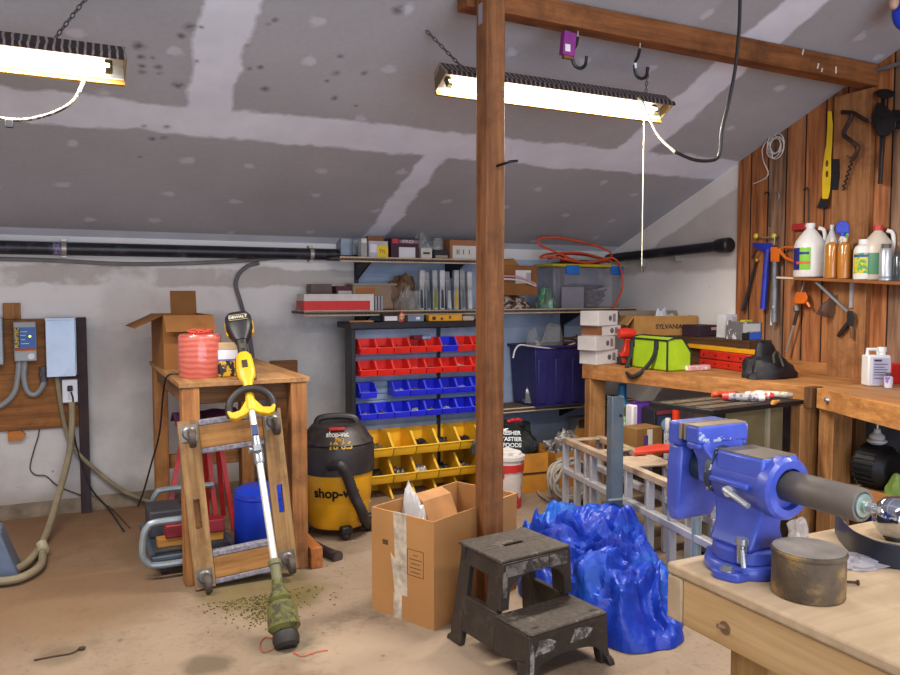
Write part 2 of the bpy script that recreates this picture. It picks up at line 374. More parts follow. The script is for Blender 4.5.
# ------------------------------------------------------------------ hanging hooks
def hook(px,pyt,pyb,label,white):
    top=PY(px,pyt,2.83); x,y=top.x,top.y; HZ=zl_(x)+.002; h=0.17
    r=T('utility_hook',label,'hook',(x,y,HZ))
    dz=HZ-2.403; up=lambda L_:[(a_,b_,c_+dz) for a_,b_,c_ in L_]
    pts=up([(x,y,2.403),(x,y,2.36),(x-0.006,y,2.345),(x-0.022,y,2.31)])
    g=G(); g.tube(pts,0.004,8,sm=3); g.to('threaded_shank',MT('#b8b4ae',0.35,0.8),r,True)
    pts=up([(x,y,2.375),(x-0.010,y,2.34),(x-0.026,y,2.31),(x-0.026,y,2.275),(x-0.012,y,2.252),(x+0.016,y,2.245),(x+0.04,y,2.262),(x+0.047,y,2.30)])
    g=G(); g.tube(pts,0.0075,8,sm=4); g.to('hook_bend',MT('#17161a',0.35,0.0),r,True)
    if white: g=G(); g.cyl((x-0.026,y,2.285+dz),(x-0.026,y,2.308+dz),0.0085); g.to('white_band',MT('#d9d9de',0.4),r,True)
    return Vector((x,y,HZ))
hx=hook(578,18,64,'black utility hook on the beam with the purple packet on it',False)
hook(640,40,65,'black utility hook under the beam, nearer the wall, empty',True)

r=T('hook_packet','small purple cardboard packet hanging on the black beam hook','packet',(hx.x-0.06,hx.y-.012,hx.z-.115))
g=G(); g.box((0,0,0.045),(0.062,0.03,0.10),R=Matrix.Rotation(0.1,3,'Y')); g.to('card',MT('#8a2a86',0.45,var=.2),r,bev=0.002)
g=G(); g.box((-0.012,-0.0165,0.025),(0.026,0.002,0.03)); g.to('price_label',MT('#e9e6ea',0.5),r)
g=G(); g.box((0,0,-0.006),(0.05,0.018,0.02)); g.to('brown_base',MT('#74512a',0.6),r)
# ------------------------------------------------------------------ fluorescent lights
def strip_light(x0,x1,y,z,label,chain):
    """shop light hung tipped so its open face looks toward the room"""
    L=x1-x0; m=(x0+x1)/2; TL=math.radians(-30)
    r=T('strip_light',label,'ceiling light',(m,y,z),rot=(TL,0,0)); MW=WM[r.name]
    rf=MT('#bdb6aa',0.45); k=NT('embossed_tin'); wv=k.n('ShaderNodeTexWave',wave_type='BANDS',bands_direction='X'); k.put(wv.inputs['Vector'],k.obj((1,1,1.2))); wv.inputs['Scale'].default_value=13.0; wv.inputs['Distortion'].default_value=2.5
    col=k.mix(k.ramp(wv.outputs[0],.72,.86),rgb('#33282a'),rgb('#8f8684')); k.put(k.b.inputs['Base Color'],col); k.b.inputs['Roughness'].default_value=.45; k.b.inputs['Metallic'].default_value=.3; dk=k.m
    g=G(); prof=[(-0.058,-0.030),(-0.036,0.020),(0.036,0.020),(0.058,-0.030),(0.056,-0.032),(0.034,0.017),(-0.034,0.017),(-0.056,-0.032)]
    g.prism(prof,-L/2,L/2,'x'); ro=g.to('reflector',rf,r,label='white inside of the reflector')
    g=G(); g.prism([(-0.0605,-0.030),(-0.038,0.0225),(-0.030,0.046),(0.030,0.046),(0.038,0.0225),(0.0605,-0.030),(0.0585,-0.0295),(0.0365,0.0207),(-0.0365,0.0207),(-0.0585,-0.0295)],-L/2-.001,L/2+.001,'x'); g.to('outer_housing',dk,r)
    for e in (-1,1):
        g=G(); g.prism([(-.056,-.032),(-.034,.019),(.034,.019),(.056,-.032)],e*L/2-.002,e*L/2+.002,'x'); g.to('end_plate',MT('#6d5a3a',.5,.2),r)
    for s in (1,):
        g=G(); g.cyl((-L/2+0.05,s*0.021,-0.010),(L/2-0.05,s*0.021,-0.010),0.0145); tb=g.to('fluorescent_tube',MAT_TUBE,r,label='glowing white tube')
        for e in (-1,1):
            g=G(); g.bb((e*(L/2-0.052)-0.012,s*0.021-0.011,-0.030),(e*(L/2-0.052)+0.012,s*0.021+0.011,0.016)); g.to('lamp_holder',MT('#3a3a20',0.5),tb,bev=0.002)
    g=G(); g.bb((-L/2,-.064,-.042),(L/2,-.0555,-.022)); g.to('edge_lip',dk,r,label='dark embossed upper lip')
    g=G(); g.bb((-L/2,.054,-.050),(L/2,.064,-.029)); g.to('edge_lip',MT('#8a6628',0.5,0.2),r,label='brass coloured lower lip')
    for (cx,ang) in chain:
        g=G(); a=MW@Vector((cx-m,0.02,0.048)); b=Vector((cx+ang[0],a.y+ang[1],0)); b.z=ceil_z(b.y)-.002; nn=int((b-a).length/0.02)
        for i in range(nn):
            p=a.lerp(b,(i+0.5)/nn); d=(b-a).normalized()*0.0125; u=d.orthogonal().normalized()*0.006; w=d.cross(u).normalized()*0.006
            s=u if i%2 else w
            g.tube([p-d+s*0.3,p-d*0.5+s,p+d*0.5+s,p+d+s*0.3,p+d-s*0.3,p+d*0.5-s,p-d*0.5-s,p-d-s*0.3],0.0022,5,closed=True)
        g.to('hanging_chain',MT('#5f5f63',0.4,0.8),r,True)
    return r
k=NT('lit_tube'); k.b.inputs['Emission Color'].default_value=(1,0.93,0.80,1); k.b.inputs['Emission Strength'].default_value=9; k.b.inputs['Base Color'].default_value=(1,1,1,1); MAT_TUBE=k.m
LY=3.0
pL=PY(125,66,LY); pR0=PY(439,77,LY); pR1=PY(665,106,LY)
ZL=(pR0.z+pR1.z)/2
strip_light(pR0.x,pR1.x,LY,ZL,'white strip light hanging on chains behind the wooden post',[(pR0.x+0.17,(-0.19,0.04)),(pR1.x-0.09,(0.05,0.04))])
strip_light(pL.x-1.24,pL.x,LY,pL.z+0.01,'white strip light at the left with braided cord below it',[(pL.x-0.24,(0.16,0.08)),(pL.x-1.05,(-0.12,0.08))])
# lamps of the fittings
def area(name,loc,sx,sy,e,col,rot=(0,0,0),spread=PI):
    l=bpy.data.lights.new(name,'AREA'); l.shape='RECTANGLE'; l.size=sx; l.size_y=sy; l.energy=e; l.color=col; l.spread=spread
    o=bpy.data.objects.new(name,l); COL.objects.link(o); o.location=loc; o.rotation_euler=rot; return o
# ------------------------------------------------------------------ cords overhead
g=G(); y=LY
pts=[PY(*q,y) for q in ((84,73),(82,85),(74,100),(60,110),(40,117),(20,120),(0,118),(-30,112))]
g.tube(pts,0.006,8,sm=5)
r=T('braided_cord','white and black braided power cord looping below the left strip light','cord',pts[3]); g.to('cord',MT('#8f8676',0.6,h2='#2a2624',w=(.48,.5,60)),r,True)
g=G(); q=PY(9,124,y); g.bb(q-Vector((0.012,0.008,0.012)),q+Vector((0.012,0.008,0.014))); g.to('cord_switch',MT('#2a2a30',0.5),r,True,bev=0.002)
ys=[2.70,2.78,2.86,2.95,3.0,3.02,3.02,3.0,3.0,3.0]
px=[(740,-12),(740,0),(739,30),(735,70),(728,105),(722,130),(720,152),(714,160),(695,160),(675,152)]
pts=[PY(a,b,2.55) for (a,b) in px]
g=G(); g.tube(pts,0.0075,8,sm=5); r=T('lamp_cord','long black power cord hanging from the ceiling in front of the beam','cord',pts[6]); g.to('black_cord',MT('#1d1c20',0.5),r,True)
pts2=[PY(675,152,2.55),PY(660,138,2.65),PY(650,120,2.75),PY(643,103,2.86),PY(638,98,2.92)]
g=G(); g.tube(pts2,0.006,8,sm=5); g.to('white_cord_end',MT('#b9b0a2',0.5),r,True,label='pale plug end of the cord')
a=PY(644,112,2.99); b=PY(643,268,2.99); a.z=2.2; b.x=a.x
r=T('pull_string','thin white pull string with a dark knob hanging from the middle strip light','pull cord',b)
g=G(); g.tube([a,b],0.0022,6); g.to('string',MT('#cfc6a8',0.7),r,True)
g=G(); g.cyl(b+Vector((0,0,-0.018)),b+Vector((0,0,0.01)),0.009,0.006); g.to('knob',MT('#26201c',0.5),r,True)
# ------------------------------------------------------------------ pipes
def wall_pipe(pts,r,mat,name,label,cl):
    p=T(name,label,'pipe',sum((Vector(q) for q in pts),Vector())/len(pts)); g=G(); g.tube(pts,r,14); g.to('pipe_run',mat,p,True)
    return p
yp=YB-0.055
pa=PY(-60,251,yp); pb=PY(338,252,yp); pz=pa.z*0.4+pb.z*0.6
blk=MT('#211e27',0.4,0.0,var=.3,h2='#4a4550')
p=wall_pipe([(XL+0.02,yp,pz),(pb.x,yp,pz)],0.038,blk,'black_pipe','thick black drain pipe along the top of the back wall','')
for x in (64,311):
    q=PY(x,250,yp); g=G(); g.lathe([(0.041,-0.012),(0.041,0.012)],(q.x,yp,pz),axis='x'); g.bb((q.x-0.012,yp+0.0,pz-0.05),(q.x+0.012,YB,pz+0.055)); g.to('pipe_clamp',MT('#b0a8a0',0.4,0.5),p,True)
q=PY(58,250,yp); g=G(); g.lathe([(0.0395,-0.025),(0.0395,0.025)],(q.x,yp,pz),axis='x'); g.to('pipe_label',MT('#8d86a8',0.4,h2='#2a2733',w=(.5,.55,90)),p,True,label='pale printed band')
pts=[PY(-60,258,YB-0.03),PY(40,260,YB-0.03),PY(130,264,YB-0.03),PY(220,262,YB-0.03),PY(290,257,YB-0.03),PY(340,255,YB-0.03)]
g=G(); g.tube(pts,0.012,8,sm=5); one(g,'sagging_cable',MT('#7b7570',0.5),'grey cable sagging just below the black pipe on the back wall','cable')
pts=[PY(*q,YB-0.03) for q in ((259,263),(248,266),(239,274),(236,285),(240,300),(247,325),(252,352),(256,400),(258,470))]
g=G(); g.tube(pts,[0.013]*41,8,sm=5); one(g,'grey_riser_cable',MT('#6c676b',0.5),'grey cable curving down the back wall behind the string trimmer','cable')
xp=XW-0.05
a=PX(612,257,xp); b=PX(722,245,xp)
p=wall_pipe([(xp,YB-0.02,a.z-0.01),(xp,b.y,b.z-0.005)],0.034,blk,'black_pipe','short black pipe on the drywall right of the wire shelves','')
g=G(); g.lathe([(0.04,-0.055),(0.05,-0.045),(0.05,0.0),(0.046,0.05),(0.04,0.07)],(xp,b.y-0.02,b.z-0.004),axis='y'); g.to('rubber_cap',MT('#18161b',0.45),p,True)
for xx,yy in ((676,253),(642,259)):
    q=PX(xx,yy,xp); g=G(); g.bb((xp-0.006,q.y-0.008,q.z-0.06),(XW,q.y+0.008,q.z+0.0)); g.to('pipe_bracket',MT('#b9b3ad',0.4,0.4),p,True)
q=PY(352,247,YB-0.06)
r=T('junction_box','grey metal junction box at the end of the back wall pipe','junction box',(q.x,YB-0.05,q.z-0.06))
gm=MT('#8d96a3',0.4,0.5)
w=PY(365,247,YB-0.06).x-PY(339,247,YB-0.06).x
g=G(); g.bb((-w/2,-0.05,0),(-0.01,0.05,0.115)); g.to('box_body',gm,r,bev=0.003)
g=G(); g.bb((-0.01,-0.055,0.005),(w/2,0.05,0.105)); g.to('cover_plate',MT('#a9b2bd',0.35,0.5),r,bev=0.003)
for zz in (0.03,0.085):
    g=G(); g.cyl((w/4,-0.058,zz),(w/4,-0.053,zz),0.006); g.to('screw',MT('#d0d4d8',0.3,0.8),r)
# ================================================================== LEFT SIDE
def proj(p):
    v=Vector(p)-CAM; z=v.dot(FW); return (450+FPX*v.dot(RT)/z, 337.5-FPX*v.dot(UPV)/z)
def wrap(o,R,cx,cy,a0):
    """bend lettering laid at x=arc length around a cylinder of radius R about (cx,cy); a0 = facing angle"""
    for v in o.data.vertices:
        a=a0+v.co.x/R; r=R+v.co.z
        v.co=Vector((cx+r*math.cos(a),cy+r*math.sin(a),v.co.y))
pine=WOOD('#b98450','#8a572c','x',dirt='#5d3c22'); pinez=WOOD('#b07a48','#824f28','z',dirt='#543520'); piney=WOOD('#bd8c58','#8f5f35','y',dirt='#5f4028')
# ---- electrical backboard
yb=YB-.0015
r=T('wooden_backboard','dark stained plywood backboard with metal boxes on the back wall at far left','board',(PY(30,430,yb).x,yb,0.55))
bd=WOOD('#9d6631','#70431e','x',dirt='#472b14'); 
a=PY(-70,318,yb); b=PY(82,318,yb); zt=PY(82,318,yb).z; zb=PY(20,430,yb).z
g=G(); g.bb((a.x,yb-0.02,zb),(b.x,yb,zt)); g.to('board_panel',bd,r,True,bev=0.003)
g=G(); q0=PY(3,303,yb); q1=PY(21,318,yb); g.bb((q0.x,yb-0.035,zt),(q1.x,yb,q0.z)); g.to('wood_block',pinez,r,True,bev=0.003)
g=G(); q0=PY(8,430,yb); q1=PY(24,441,yb); g.prism([(q0.x,zb),(q1.x-0.01,zb),(q1.x+0.012,zb-0.025),(q1.x-0.01,zb-0.055),(q0.x,zb-0.055)],yb-0.035,yb,'y'); g.to('wood_block',WOOD('#c07d3a','#965622','x'),r,True)
one(G().bb((PY(76,316,yb-0.04).x,yb-0.055,0.0),(PY(86,316,yb-0.04).x,yb-0.02,zt+0.005)),'dark_upright','x' and WOOD('#3a2c33','#251b22','z',dirt='#5b3920'),'dark painted upright from floor to board edge, right of the metal box','board',bev=0.003)
# pump controller
grey=MT('#9a9ca0',0.45,0.0,var=.06)
a=PY(13,322,yb-0.1); b=PY(37,361,yb-0.1)
r=T('pump_controller','grey controller box with bright blue printed label on the plywood backboard','control box',((a.x+b.x)/2,yb-0.02,b.z))
w=b.x-a.x; h=a.z-b.z
g=G(); g.bb((-w/2,-0.075,0),(w/2,0,h)); g.to('housing',grey,r,bev=0.006)
g=G(); g.bb((-w/2+0.004,-0.079,h*0.27),(w/2-0.004,-0.0745,h*0.86)); g.to('label_panel',MT('#1a4f9c',0.4,var=.05),r,label='blue label panel')
g=G(); g.bb((-w/2+0.004,-0.0795,h*0.27),(w/2-0.004,-0.0775,h*0.33)); g.to('red_stripe',MT('#a03428',0.5),r)
g=G(); g.bb((-w/2+0.004,-0.0795,h*0.25),(w/2-0.004,-0.0775,h*0.27)); g.to('yellow_stripe',MT('#d0a13a',0.5),r)
g=G(); g.bb((-w/2+0.004,-0.0795,h*0.33),(-w/2+0.030,-0.0785,h*0.86)); g.to('name_strip',MT('#1a2130',0.5),r)
yl=MT('#e6c335',0.5)
TXT('PUMPTEC',0.026,yl,r,WM[r.name]@FR((-w/2+0.017,-0.0792,h*0.6),(0,0,1),(-1,0,0)),bold=0.0006)
g=G(); g.sph((w*0.22,-0.079,h*0.63),0.006,(1,.5,1)); k=MT('#d8ff4a',0.4,emit=2.5); g.to('indicator_light',k,r)
g=G(); g.cyl((w*0.25,-0.078,h*0.12),(w*0.25,-0.074,h*0.12),0.017); g.to('round_emblem',MT('#c9c9cc',0.4),r)
for x,z,ww in ((-0.01,.66,.03),(-0.01,.55,.02),(0.0,.45,.04),(-.005,.75,.035)):
    g=G(); g.bb((x-ww/2,-0.0796,h*z-0.002),(x+ww/2,-0.0788,h*z+0.002)); g.to('print_line',MT('#b8d4e8',0.5),r)
# steel box
a=PY(45,318,yb-0.1); b=PY(78,376,yb-0.1)
r=T('steel_box','blank bare steel electrical box with a flat cover','control box',((a.x+b.x)/2,yb-0.02,b.z)); w=b.x-a.x; h=a.z-b.z
g=G(); g.bb((-w/2+0.005,-0.07,0.006),(w/2-0.002,0,h-0.004)); g.to('box_body',MT('#7f8690',0.35,0.6),r,bev=0.003)
g=G(); g.bb((-w/2,-0.083,0),(w/2-0.01,-0.07,h-0.012)); g.bb((-w/2-0.003,-0.086,h-0.014),(w/2-0.01,-0.068,h)); g.to('cover',MT('#a9b1c0',0.33,0.35,sc=4,var=.12,h2='#a0a8b8'),r,bev=0.002)
# outlet
a=PY(62,380,yb-0.06); b=PY(78,402,yb-0.06)
r=T('wall_outlet','white outlet plate with a black plug in it','outlet',((a.x+b.x)/2,yb-0.02,b.z)); w=b.x-a.x; h=a.z-b.z
g=G(); g.bb((-w/2-0.012,-0.03,-0.012),(w/2+0.01,0,h+0.012)); g.to('outlet_box',MT('#3a2630',0.5),r,bev=0.003)
g=G(); g.bb((-w/2,-0.038,0),(w/2,-0.03,h)); g.to('face_plate',MT('#dedee6',0.35,var=.03),r,bev=0.003)
g=G(); g.bb((-0.012,-0.041,h*0.12),(0.012,-0.037,h*0.4)); g.to('socket',MT('#c5c5cc',0.4),r,bev=0.003)
q=Vector((0,-0.045,h*0.62))
p=T('black_plug','black plug in the outlet with its cord dropping to the floor','plug',WM[r.name]@q)
g=G(); g.box((0,0.0,0),(0.028,0.03,0.032)); g.to('plug_body',MT('#1b1a1e',0.5),p,bev=0.006)
pts=[PY(*c,yb-0.06) for c in ((71,392),(73,400),(73,420),(75,440),(82,465),(92,490),(108,508),(124,525))]
pts[-1]=PZ(124,531,0.006)
g=G(); g.tube(pts,0.005,8,sm=5); g.to('plug_cord',MT('#2a2526',0.5),p,True)
# conduits
cg=MT('#8b8a8c',0.5,0.1,var=.1)
g=G(); g.tube([PY(*c,yb-0.05) for c in ((19,361),(18,375),(14,393),(2,405),(-12,409))],0.016,10,sm=5); one(g,'grey_conduit',cg,'grey flexible conduit leaving the controller toward the left edge','conduit')
g=G(); g.tube([PY(*c,yb-0.05) for c in ((25,361),(24,378),(28,392),(36,394),(43,385),(44,376))],0.016,10,sm=5); one(g,'grey_conduit',cg,'grey flexible conduit bending in a U from controller to steel box','conduit')
g=G(); q=PY(43.5,372,yb-0.05); g.cyl((q.x,q.y,q.z-0.055),(q.x,q.y,q.z+0.03),0.02); g.cyl((q.x,q.y,q.z-0.02),(q.x,q.y,q.z-0.0),0.025,n=6); one(g,'conduit_connector',MT('#4e4d52',0.5),'dark threaded connector where the U conduit meets the steel box','connector')
a=PY(-30,318,yb-.1); b=PY(4,365,yb-.1); r=one(G().bb((a.x,yb-0.1,b.z),(b.x,yb-0.021,a.z)),'grey_box',MT('#8f959a',0.4,0.3),'grey electrical box cut off by the left photo edge, beside the controller','control box',bev=0.006)
# big flexible cables
tan=MT('#8f8268',0.55,var=.15)
pts=[PY(*c,yb-0.05) for c in ((57,377),(60,400),(66,430),(74,448),(88,463),(105,478),(125,492),(150,502))]+[PY(172,510,yb-0.1)]
g=G(); g.tube(pts,0.013,8,sm=5); one(g,'tan_cable',tan,'thick tan cable sweeping from the steel box right toward the platform cart','cable')
pts=[PY(72,402,yb-0.06),PY(72,425,yb-0.07),PY(69,455,yb-0.1),PY(60,490,yb-0.25)]+[PZ(46,535,.04),PZ(30,560,.03),PZ(12,571,.03),PZ(-6,575,.03),PZ(-4,581,.03),PZ(20,578,.03),PZ(40,566,.03),PZ(43,550,.03)]
g=G(); g.tube(pts,0.018,10,sm=5); r=T('tan_hose','thick tan hose looping on the floor at far left','hose',PZ(20,575)); g.to('hose_run',tan,r,True)
g=G(); g.tube([PZ(43,552,.03),PZ(43,548,.04),PZ(41,543,.06)],0.026,10); g.to('hose_end',MT('#a39a80',0.5),r,True)
pts=[PY(*c,yb-0.012) for c in ((40,425),(38,437),(34,450),(30,468),(36,475),(46,476),(58,486),(80,495),(108,506))]+[PZ(130,528,.005)]
g=G(); g.tube(pts,0.0035,6,sm=4); one(g,'thin_wire',MT('#4b3a34',0.6),'thin crooked brown wire under the backboard running to the floor','wire')
g=G(); q=PZ(8,574); g.prism([(-0.25,0),(0.055,0),(-0.02,0.22),(-0.25,0.22)],-0.1,0.1,'y',M=Matrix.Translation(q)); one(g,'grey_machine_base',MT('#5d6a80',0.4,var=.1),'slate grey sloping machine base at the bottom of the left edge','machine',bev=0.008)
# ---- wooden table
X0,X1,Y0,Y1,ZT=0.452,1.035,3.53,4.76,0.905
t=T('wooden_table','tall rough wooden work table with the red twine spool on top','table',((X0+X1)/2,(Y0+Y1)/2,0))
g=G(); g.bb((X0,Y0,ZT-0.022),(X1,Y1,ZT)); g.to('table_top',WOOD('#b5885a','#8c6238','y',dirt='#6b4a2c'),t,True,bev=0.002)
for x in (X0+0.012,X1-0.089):
    for y in (Y0+0.005,Y1-0.09):
        g=G(); g.bb((x,y,0.0 if y>4 else 0.0),(x+0.075,y+0.085,ZT-0.022)); g.to('leg',pinez,t,True,bev=0.004)
for y in (Y0+0.095,Y1-0.13): g=G(); g.bb((X0+0.03,y,ZT-0.11),(X1-0.03,y+0.035,ZT-0.022)); g.to('apron',WOOD('#7d5532','#553619','x'),t,True,bev=0.003)
for x in (X0+0.03,X1-0.065): g=G(); g.bb((x,Y0+0.135,ZT-0.11),(x+0.035,Y1-0.135,ZT-0.022)); g.to('apron',WOOD('#7d5532','#553619','y'),t,True,bev=0.003)
g=G(); g.bb((X1-0.012,Y0-0.03,0.0),(X1+0.045,Y1,0.10)); g.to('base_rail',WOOD('#b06f3c','#83481f','y'),t,True,bev=0.004)
g=G(); g.bb((X0+0.09,Y1-0.05,0.28),(X1-0.09,Y1-0.015,0.36)); g.to('cross_rail',pine,t,True,bev=0.003)
a=PY(270,361,4.84); b=PY(297,378,4.84)
one(G().bb((a.x,4.82,0.0),(b.x,4.86,a.z)),'wood_offcut',WOOD('#7a4e27','#523114','x'),'upright brown board standing against the back of the wooden table','board',bev=0.003)
# items on table
def open_carton(name,label,cx,cy,z,rz,w,d,h,flaps,mat,inner=None,group=None,th=0.006):
    """corrugated carton: floor, four walls, given flaps {side:(length, angle from vertical outward)}"""
    r=T(name,label,'cardboard box',(cx,cy,z),rz,group)
    g=G(); g.bb((-w/2,-d/2,0),(w/2,d/2,th)); g.bb((-w/2,-d/2,th),(-w/2+th,d/2,h)); g.bb((w/2-th,-d/2,th),(w/2,d/2,h)); g.bb((-w/2+th,-d/2,th),(w/2-th,-d/2+th,h)); g.bb((-w/2+th,d/2-th,th),(w/2-th,d/2,h))
    g.to('carton_body',mat,r)
    for sd,(L,an) in flaps.items():
        g=G(); a=math.radians(an); t2=th*0.8
        dv,up=math.sin(a)*L,math.cos(a)*L
        if sd in 'fb':
            s=-1 if sd=='f' else 1; y=s*(d/2)
            g.prism([(y-s*th,h),(y,h),(y+s*dv,h+up),(y+s*dv-s*t2*abs(math.cos(a)),h+up+t2*abs(math.sin(a)))],-w/2+0.002,w/2-0.002,'x')
        else:
            s=-1 if sd=='l' else 1; x=s*(w/2)
            g.prism([(x-s*th,h),(x,h),(x+s*dv,h+up),(x+s*dv-s*t2*abs(math.cos(a)),h+up+t2*abs(math.sin(a)))],-d/2+0.002,d/2-0.002,'y')
        g.to('flap',mat,r)
    return r
card=MT('#926237',0.8,var=.1,sc=4,h2='#80542c',spec=.2); card2=MT('#b58350',0.8,var=.08,sc=4,spec=.2)
bx=PZ(163,368,ZT)
r=open_carton('cardboard_box','small open cardboard box with raised flaps on the left wooden table',4.0,ZT,math.radians(0),0.24,0.40,0.26,{},card) if False else None
A=PZ(162.5,369.5,ZT); rc=math.radians(2)
r=open_carton('cardboard_box','small open cardboard box with raised flaps on the left wooden table',A.x+0.125,A.y+0.215,ZT+.001,rc,0.25,0.43,0.275,{'l':(0.15,116),'f':(0.11,138)},card)
g=G(); g.prism([(.215-.006,.275),(.215,.275),(.235,.40),(.229,.401)],-.02,.12,'x'); g.to('flap',card,r)
dk=MT('#5b3a1e',0.7)
TXT('FRAGILE',0.05,dk,r,WM[r.name]@FR((0.02,-0.2162,0.125),(1,0,0),(0,0,1)),sx=0.8)
g=G()
for i in range(9): g.bb((-0.07+i*0.018,-0.2165,0.165),(-0.064+i*0.018,-0.2148,0.175))
g.to('printed_dashes',dk,r)
# twine spool
c=PZ(200,379,ZT); R=0.088*1.0; c.y+=0.095; 
R=(PY(222,360,c.y).x-PY(178,360,c.y).x)/2*0.97; hh=(PY(200,334,c.y).z-ZT)
c.x=PY(200,360,c.y).x
r=T('twine_spool','large wrapped spool of red baling twine on the table edge','spool',(c.x,c.y,ZT))
k=NT('red_twine'); v=k.obj((1,1,1)); wv=k.n('ShaderNodeTexWave',wave_type='BANDS',bands_direction='Z'); k.put(wv.inputs['Vector'],v); wv.inputs['Scale'].default_value=13; wv.inputs['Distortion'].default_value=6; wv.inputs['Detail'].default_value=3
wv.inputs['Detail Scale'].default_value=0.4
col=k.mix(wv.outputs[0],rgb('#b24f42'),rgb('#c4695c')); k.put(k.b.inputs['Base Color'],col); k.b.inputs['Roughness'].default_value=0.3; k.b.inputs['Coat Weight'].default_value=0.5; k.bump(wv.outputs[0],0.08,0.003)
g=G(); g.lathe([(0.0001,0),(R*0.95,0),(R,0.012),(R*1.01,hh*0.5),(R*0.99,hh-0.012),(R*0.93,hh),(0.035,hh+0.002),(0.03,hh-0.04),(0.0001,hh-0.04)],n=36); g.to('twine_body',k.m,r)
g=G()
for i in range(5):
    a=i*1.3; g.tube([(0.03*math.cos(a),0.03*math.sin(a),hh),(0.045*math.cos(a+.5),0.045*math.sin(a+.5),hh+0.02),(0.06*math.cos(a+1.2),0.05*math.sin(a+1.2),hh+0.012),(0.02,0,hh+0.004)],0.004,6,sm=4)
g.to('loose_twine',MT('#d6483c',0.6),r)
# charger + white box
q=PZ(232,377,ZT)
r=one(G().bb((q.x-0.06,q.y,ZT),(q.x+0.045,q.y+0.10,ZT+0.075)),'yellow_case',MT('#d8a51d',0.5,h2='#1c1a18',w=(.5,.52,30)),'yellow and black battery charger case beside the red twine spool','charger',bev=0.008)
q2=PY(232,358,r.location.y+0.03)
r2=T('white_carton','small white and tan carton sitting on the yellow charger case','carton',(r.location.x-0.005,r.location.y+0.0,ZT+0.0755))
g=G(); g.bb((-0.05,-0.04,0),(0.05,0.04,0.05)); g.to('carton_body',MT('#dfdde2',0.5,var=.04),r2,bev=0.002)
g=G(); g.bb((-0.0505,-0.0408,0.0),(0.0505,0.0408,0.008)); g.to('blue_edge',MT('#5b63a8',0.5),r2)
g=G(); g.bb((-0.045,-0.035,0.0502),(0.045,0.035,0.085)); g.to('tan_lid',MT('#c3a37c',0.6),r2,bev=0.003)
pts=[PZ(176,374,ZT+0.008),PZ(168,381,ZT+0.008)+Vector((-.012,0,0)),PY(163,395,3.9),PY(161,420,3.95),PY(158,440,4.0),PY(151,465,4.05),PY(144,490,4.1),PY(138,506,4.2)]
pts[1]=Vector((X0-0.006,3.85,ZT+0.004)); pts[0]=Vector((X0+0.08,3.83,ZT+0.006)); 
for i in range(2,8): 
    c=((163,395),(161,420),(158,440),(151,465),(144,490),(138,506))[i-2]; pts[i]=PY(c[0],c[1],3.87+0.06*i)
g=G(); g.tube(pts,0.0045,8,sm=5); one(g,'power_cord',MT('#1c1a1b',0.5),'black cord hanging down from the left edge of the wooden table','cord')
# ---- wooden furniture dolly leaning on edge
A=PZ(201,596); B=PZ(283,583); u=(B-A); u.z=0; W=0.46; u.normalize()
A=A+Vector((0,0.02,0)); nrm=Vector((u.y,-u.x,0))
if nrm.y>0: nrm=-nrm
lean=math.radians(5.5); vv=(Vector((0,0,1))*math.cos(lean)-nrm*math.sin(lean)-u*.075).normalized(); u=(u-vv*u.dot(vv)).normalized(); nn=u.cross(vv).normalized()
M=Matrix((u,vv,nn)).transposed().to_4x4(); M.translation=PZ(196,592)+Vector((0,0.03,.004))
r=T('furniture_dolly','wooden furniture dolly with grey carpet ends leaning upright on the table','dolly',M.translation); 
r.rotation_euler=M.to_euler(); WM[r.name]=M
Hh=0.735; W=0.45
dw=WOOD('#a98658','#7a5733','y',dirt='#4f3a26')
for x in (0.0,W-0.085):
    g=G(); slot=0.022; xa,xb=x,x+0.085; xm=x+0.0425
    # side board with a hand slot
    g.bb((xa,0.0,0),(xb,0.26,0.03)); g.bb((xa,0.39,0),(xb,Hh,0.03)); g.bb((xa,0.26,0),(xm-0.013,0.39,0.03)); g.bb((xm+0.013,0.26,0),(xb,0.39,0.03))
    g.to('side_board',dw,r)
cp=MT('#8a8690',0.95,var=.25,sc=60,spec=.1,bump=.4)
for y0,y1 in ((0.03,0.125),(Hh-0.13,Hh-0.03)):
    g=G(); g.bb((0.086,y0,-0.012),(W-0.086,y1,0.028)); g.to('end_board',WOOD('#ac7c46','#7b5026','x',dirt='#4f3a26'),r,bev=0.004)
    g=G(); g.bb((0.0862,y1,-0.016),(W-0.0862,y1+0.026,0.03)); g.bb((0.0862,y0-0.024,-0.016),(W-0.0862,y0,0.030)); g.to('carpet_strip',cp,r,bev=0.005)
st=MT('#77706a',0.4,0.7,h2='#5a3d28'); rb=MT('#4a3f38',0.6)
for x in (0.0425,W-0.0425):
    for y,s in ((0.05,-1),(Hh-0.055,-1)):
        c=Vector((x,y,0.03))
        g=G(); g.bb((x-0.034,y-0.036,0.03),(x+0.034,y+0.036,0.034)); g.lathe([(0.03,0.034),(0.03,0.040),(0.022,0.046)],(x,y,0)); cpl=g.to('caster_plate',st,r)
        g=G(); wx,wy,wz=x+0.012,y-0.022,0.075
        for sx in (-0.013,0.013): g.prism([(y-0.02,0.042),(y+0.02,0.042),(wy+0.012,wz),(wy-0.008,wz)],wx+sx-0.0015-0.006,wx+sx+0.0015-0.006,'x')
        g.to('caster_fork',st,cpl)
        g=G(); g.lathe([(0.012,-0.013),(0.036,-0.013),(0.040,-0.007),(0.040,0.007),(0.036,0.013),(0.012,0.013)],(wx-0.006,wy,wz),axis='x'); g.to('caster_wheel',rb,cpl)
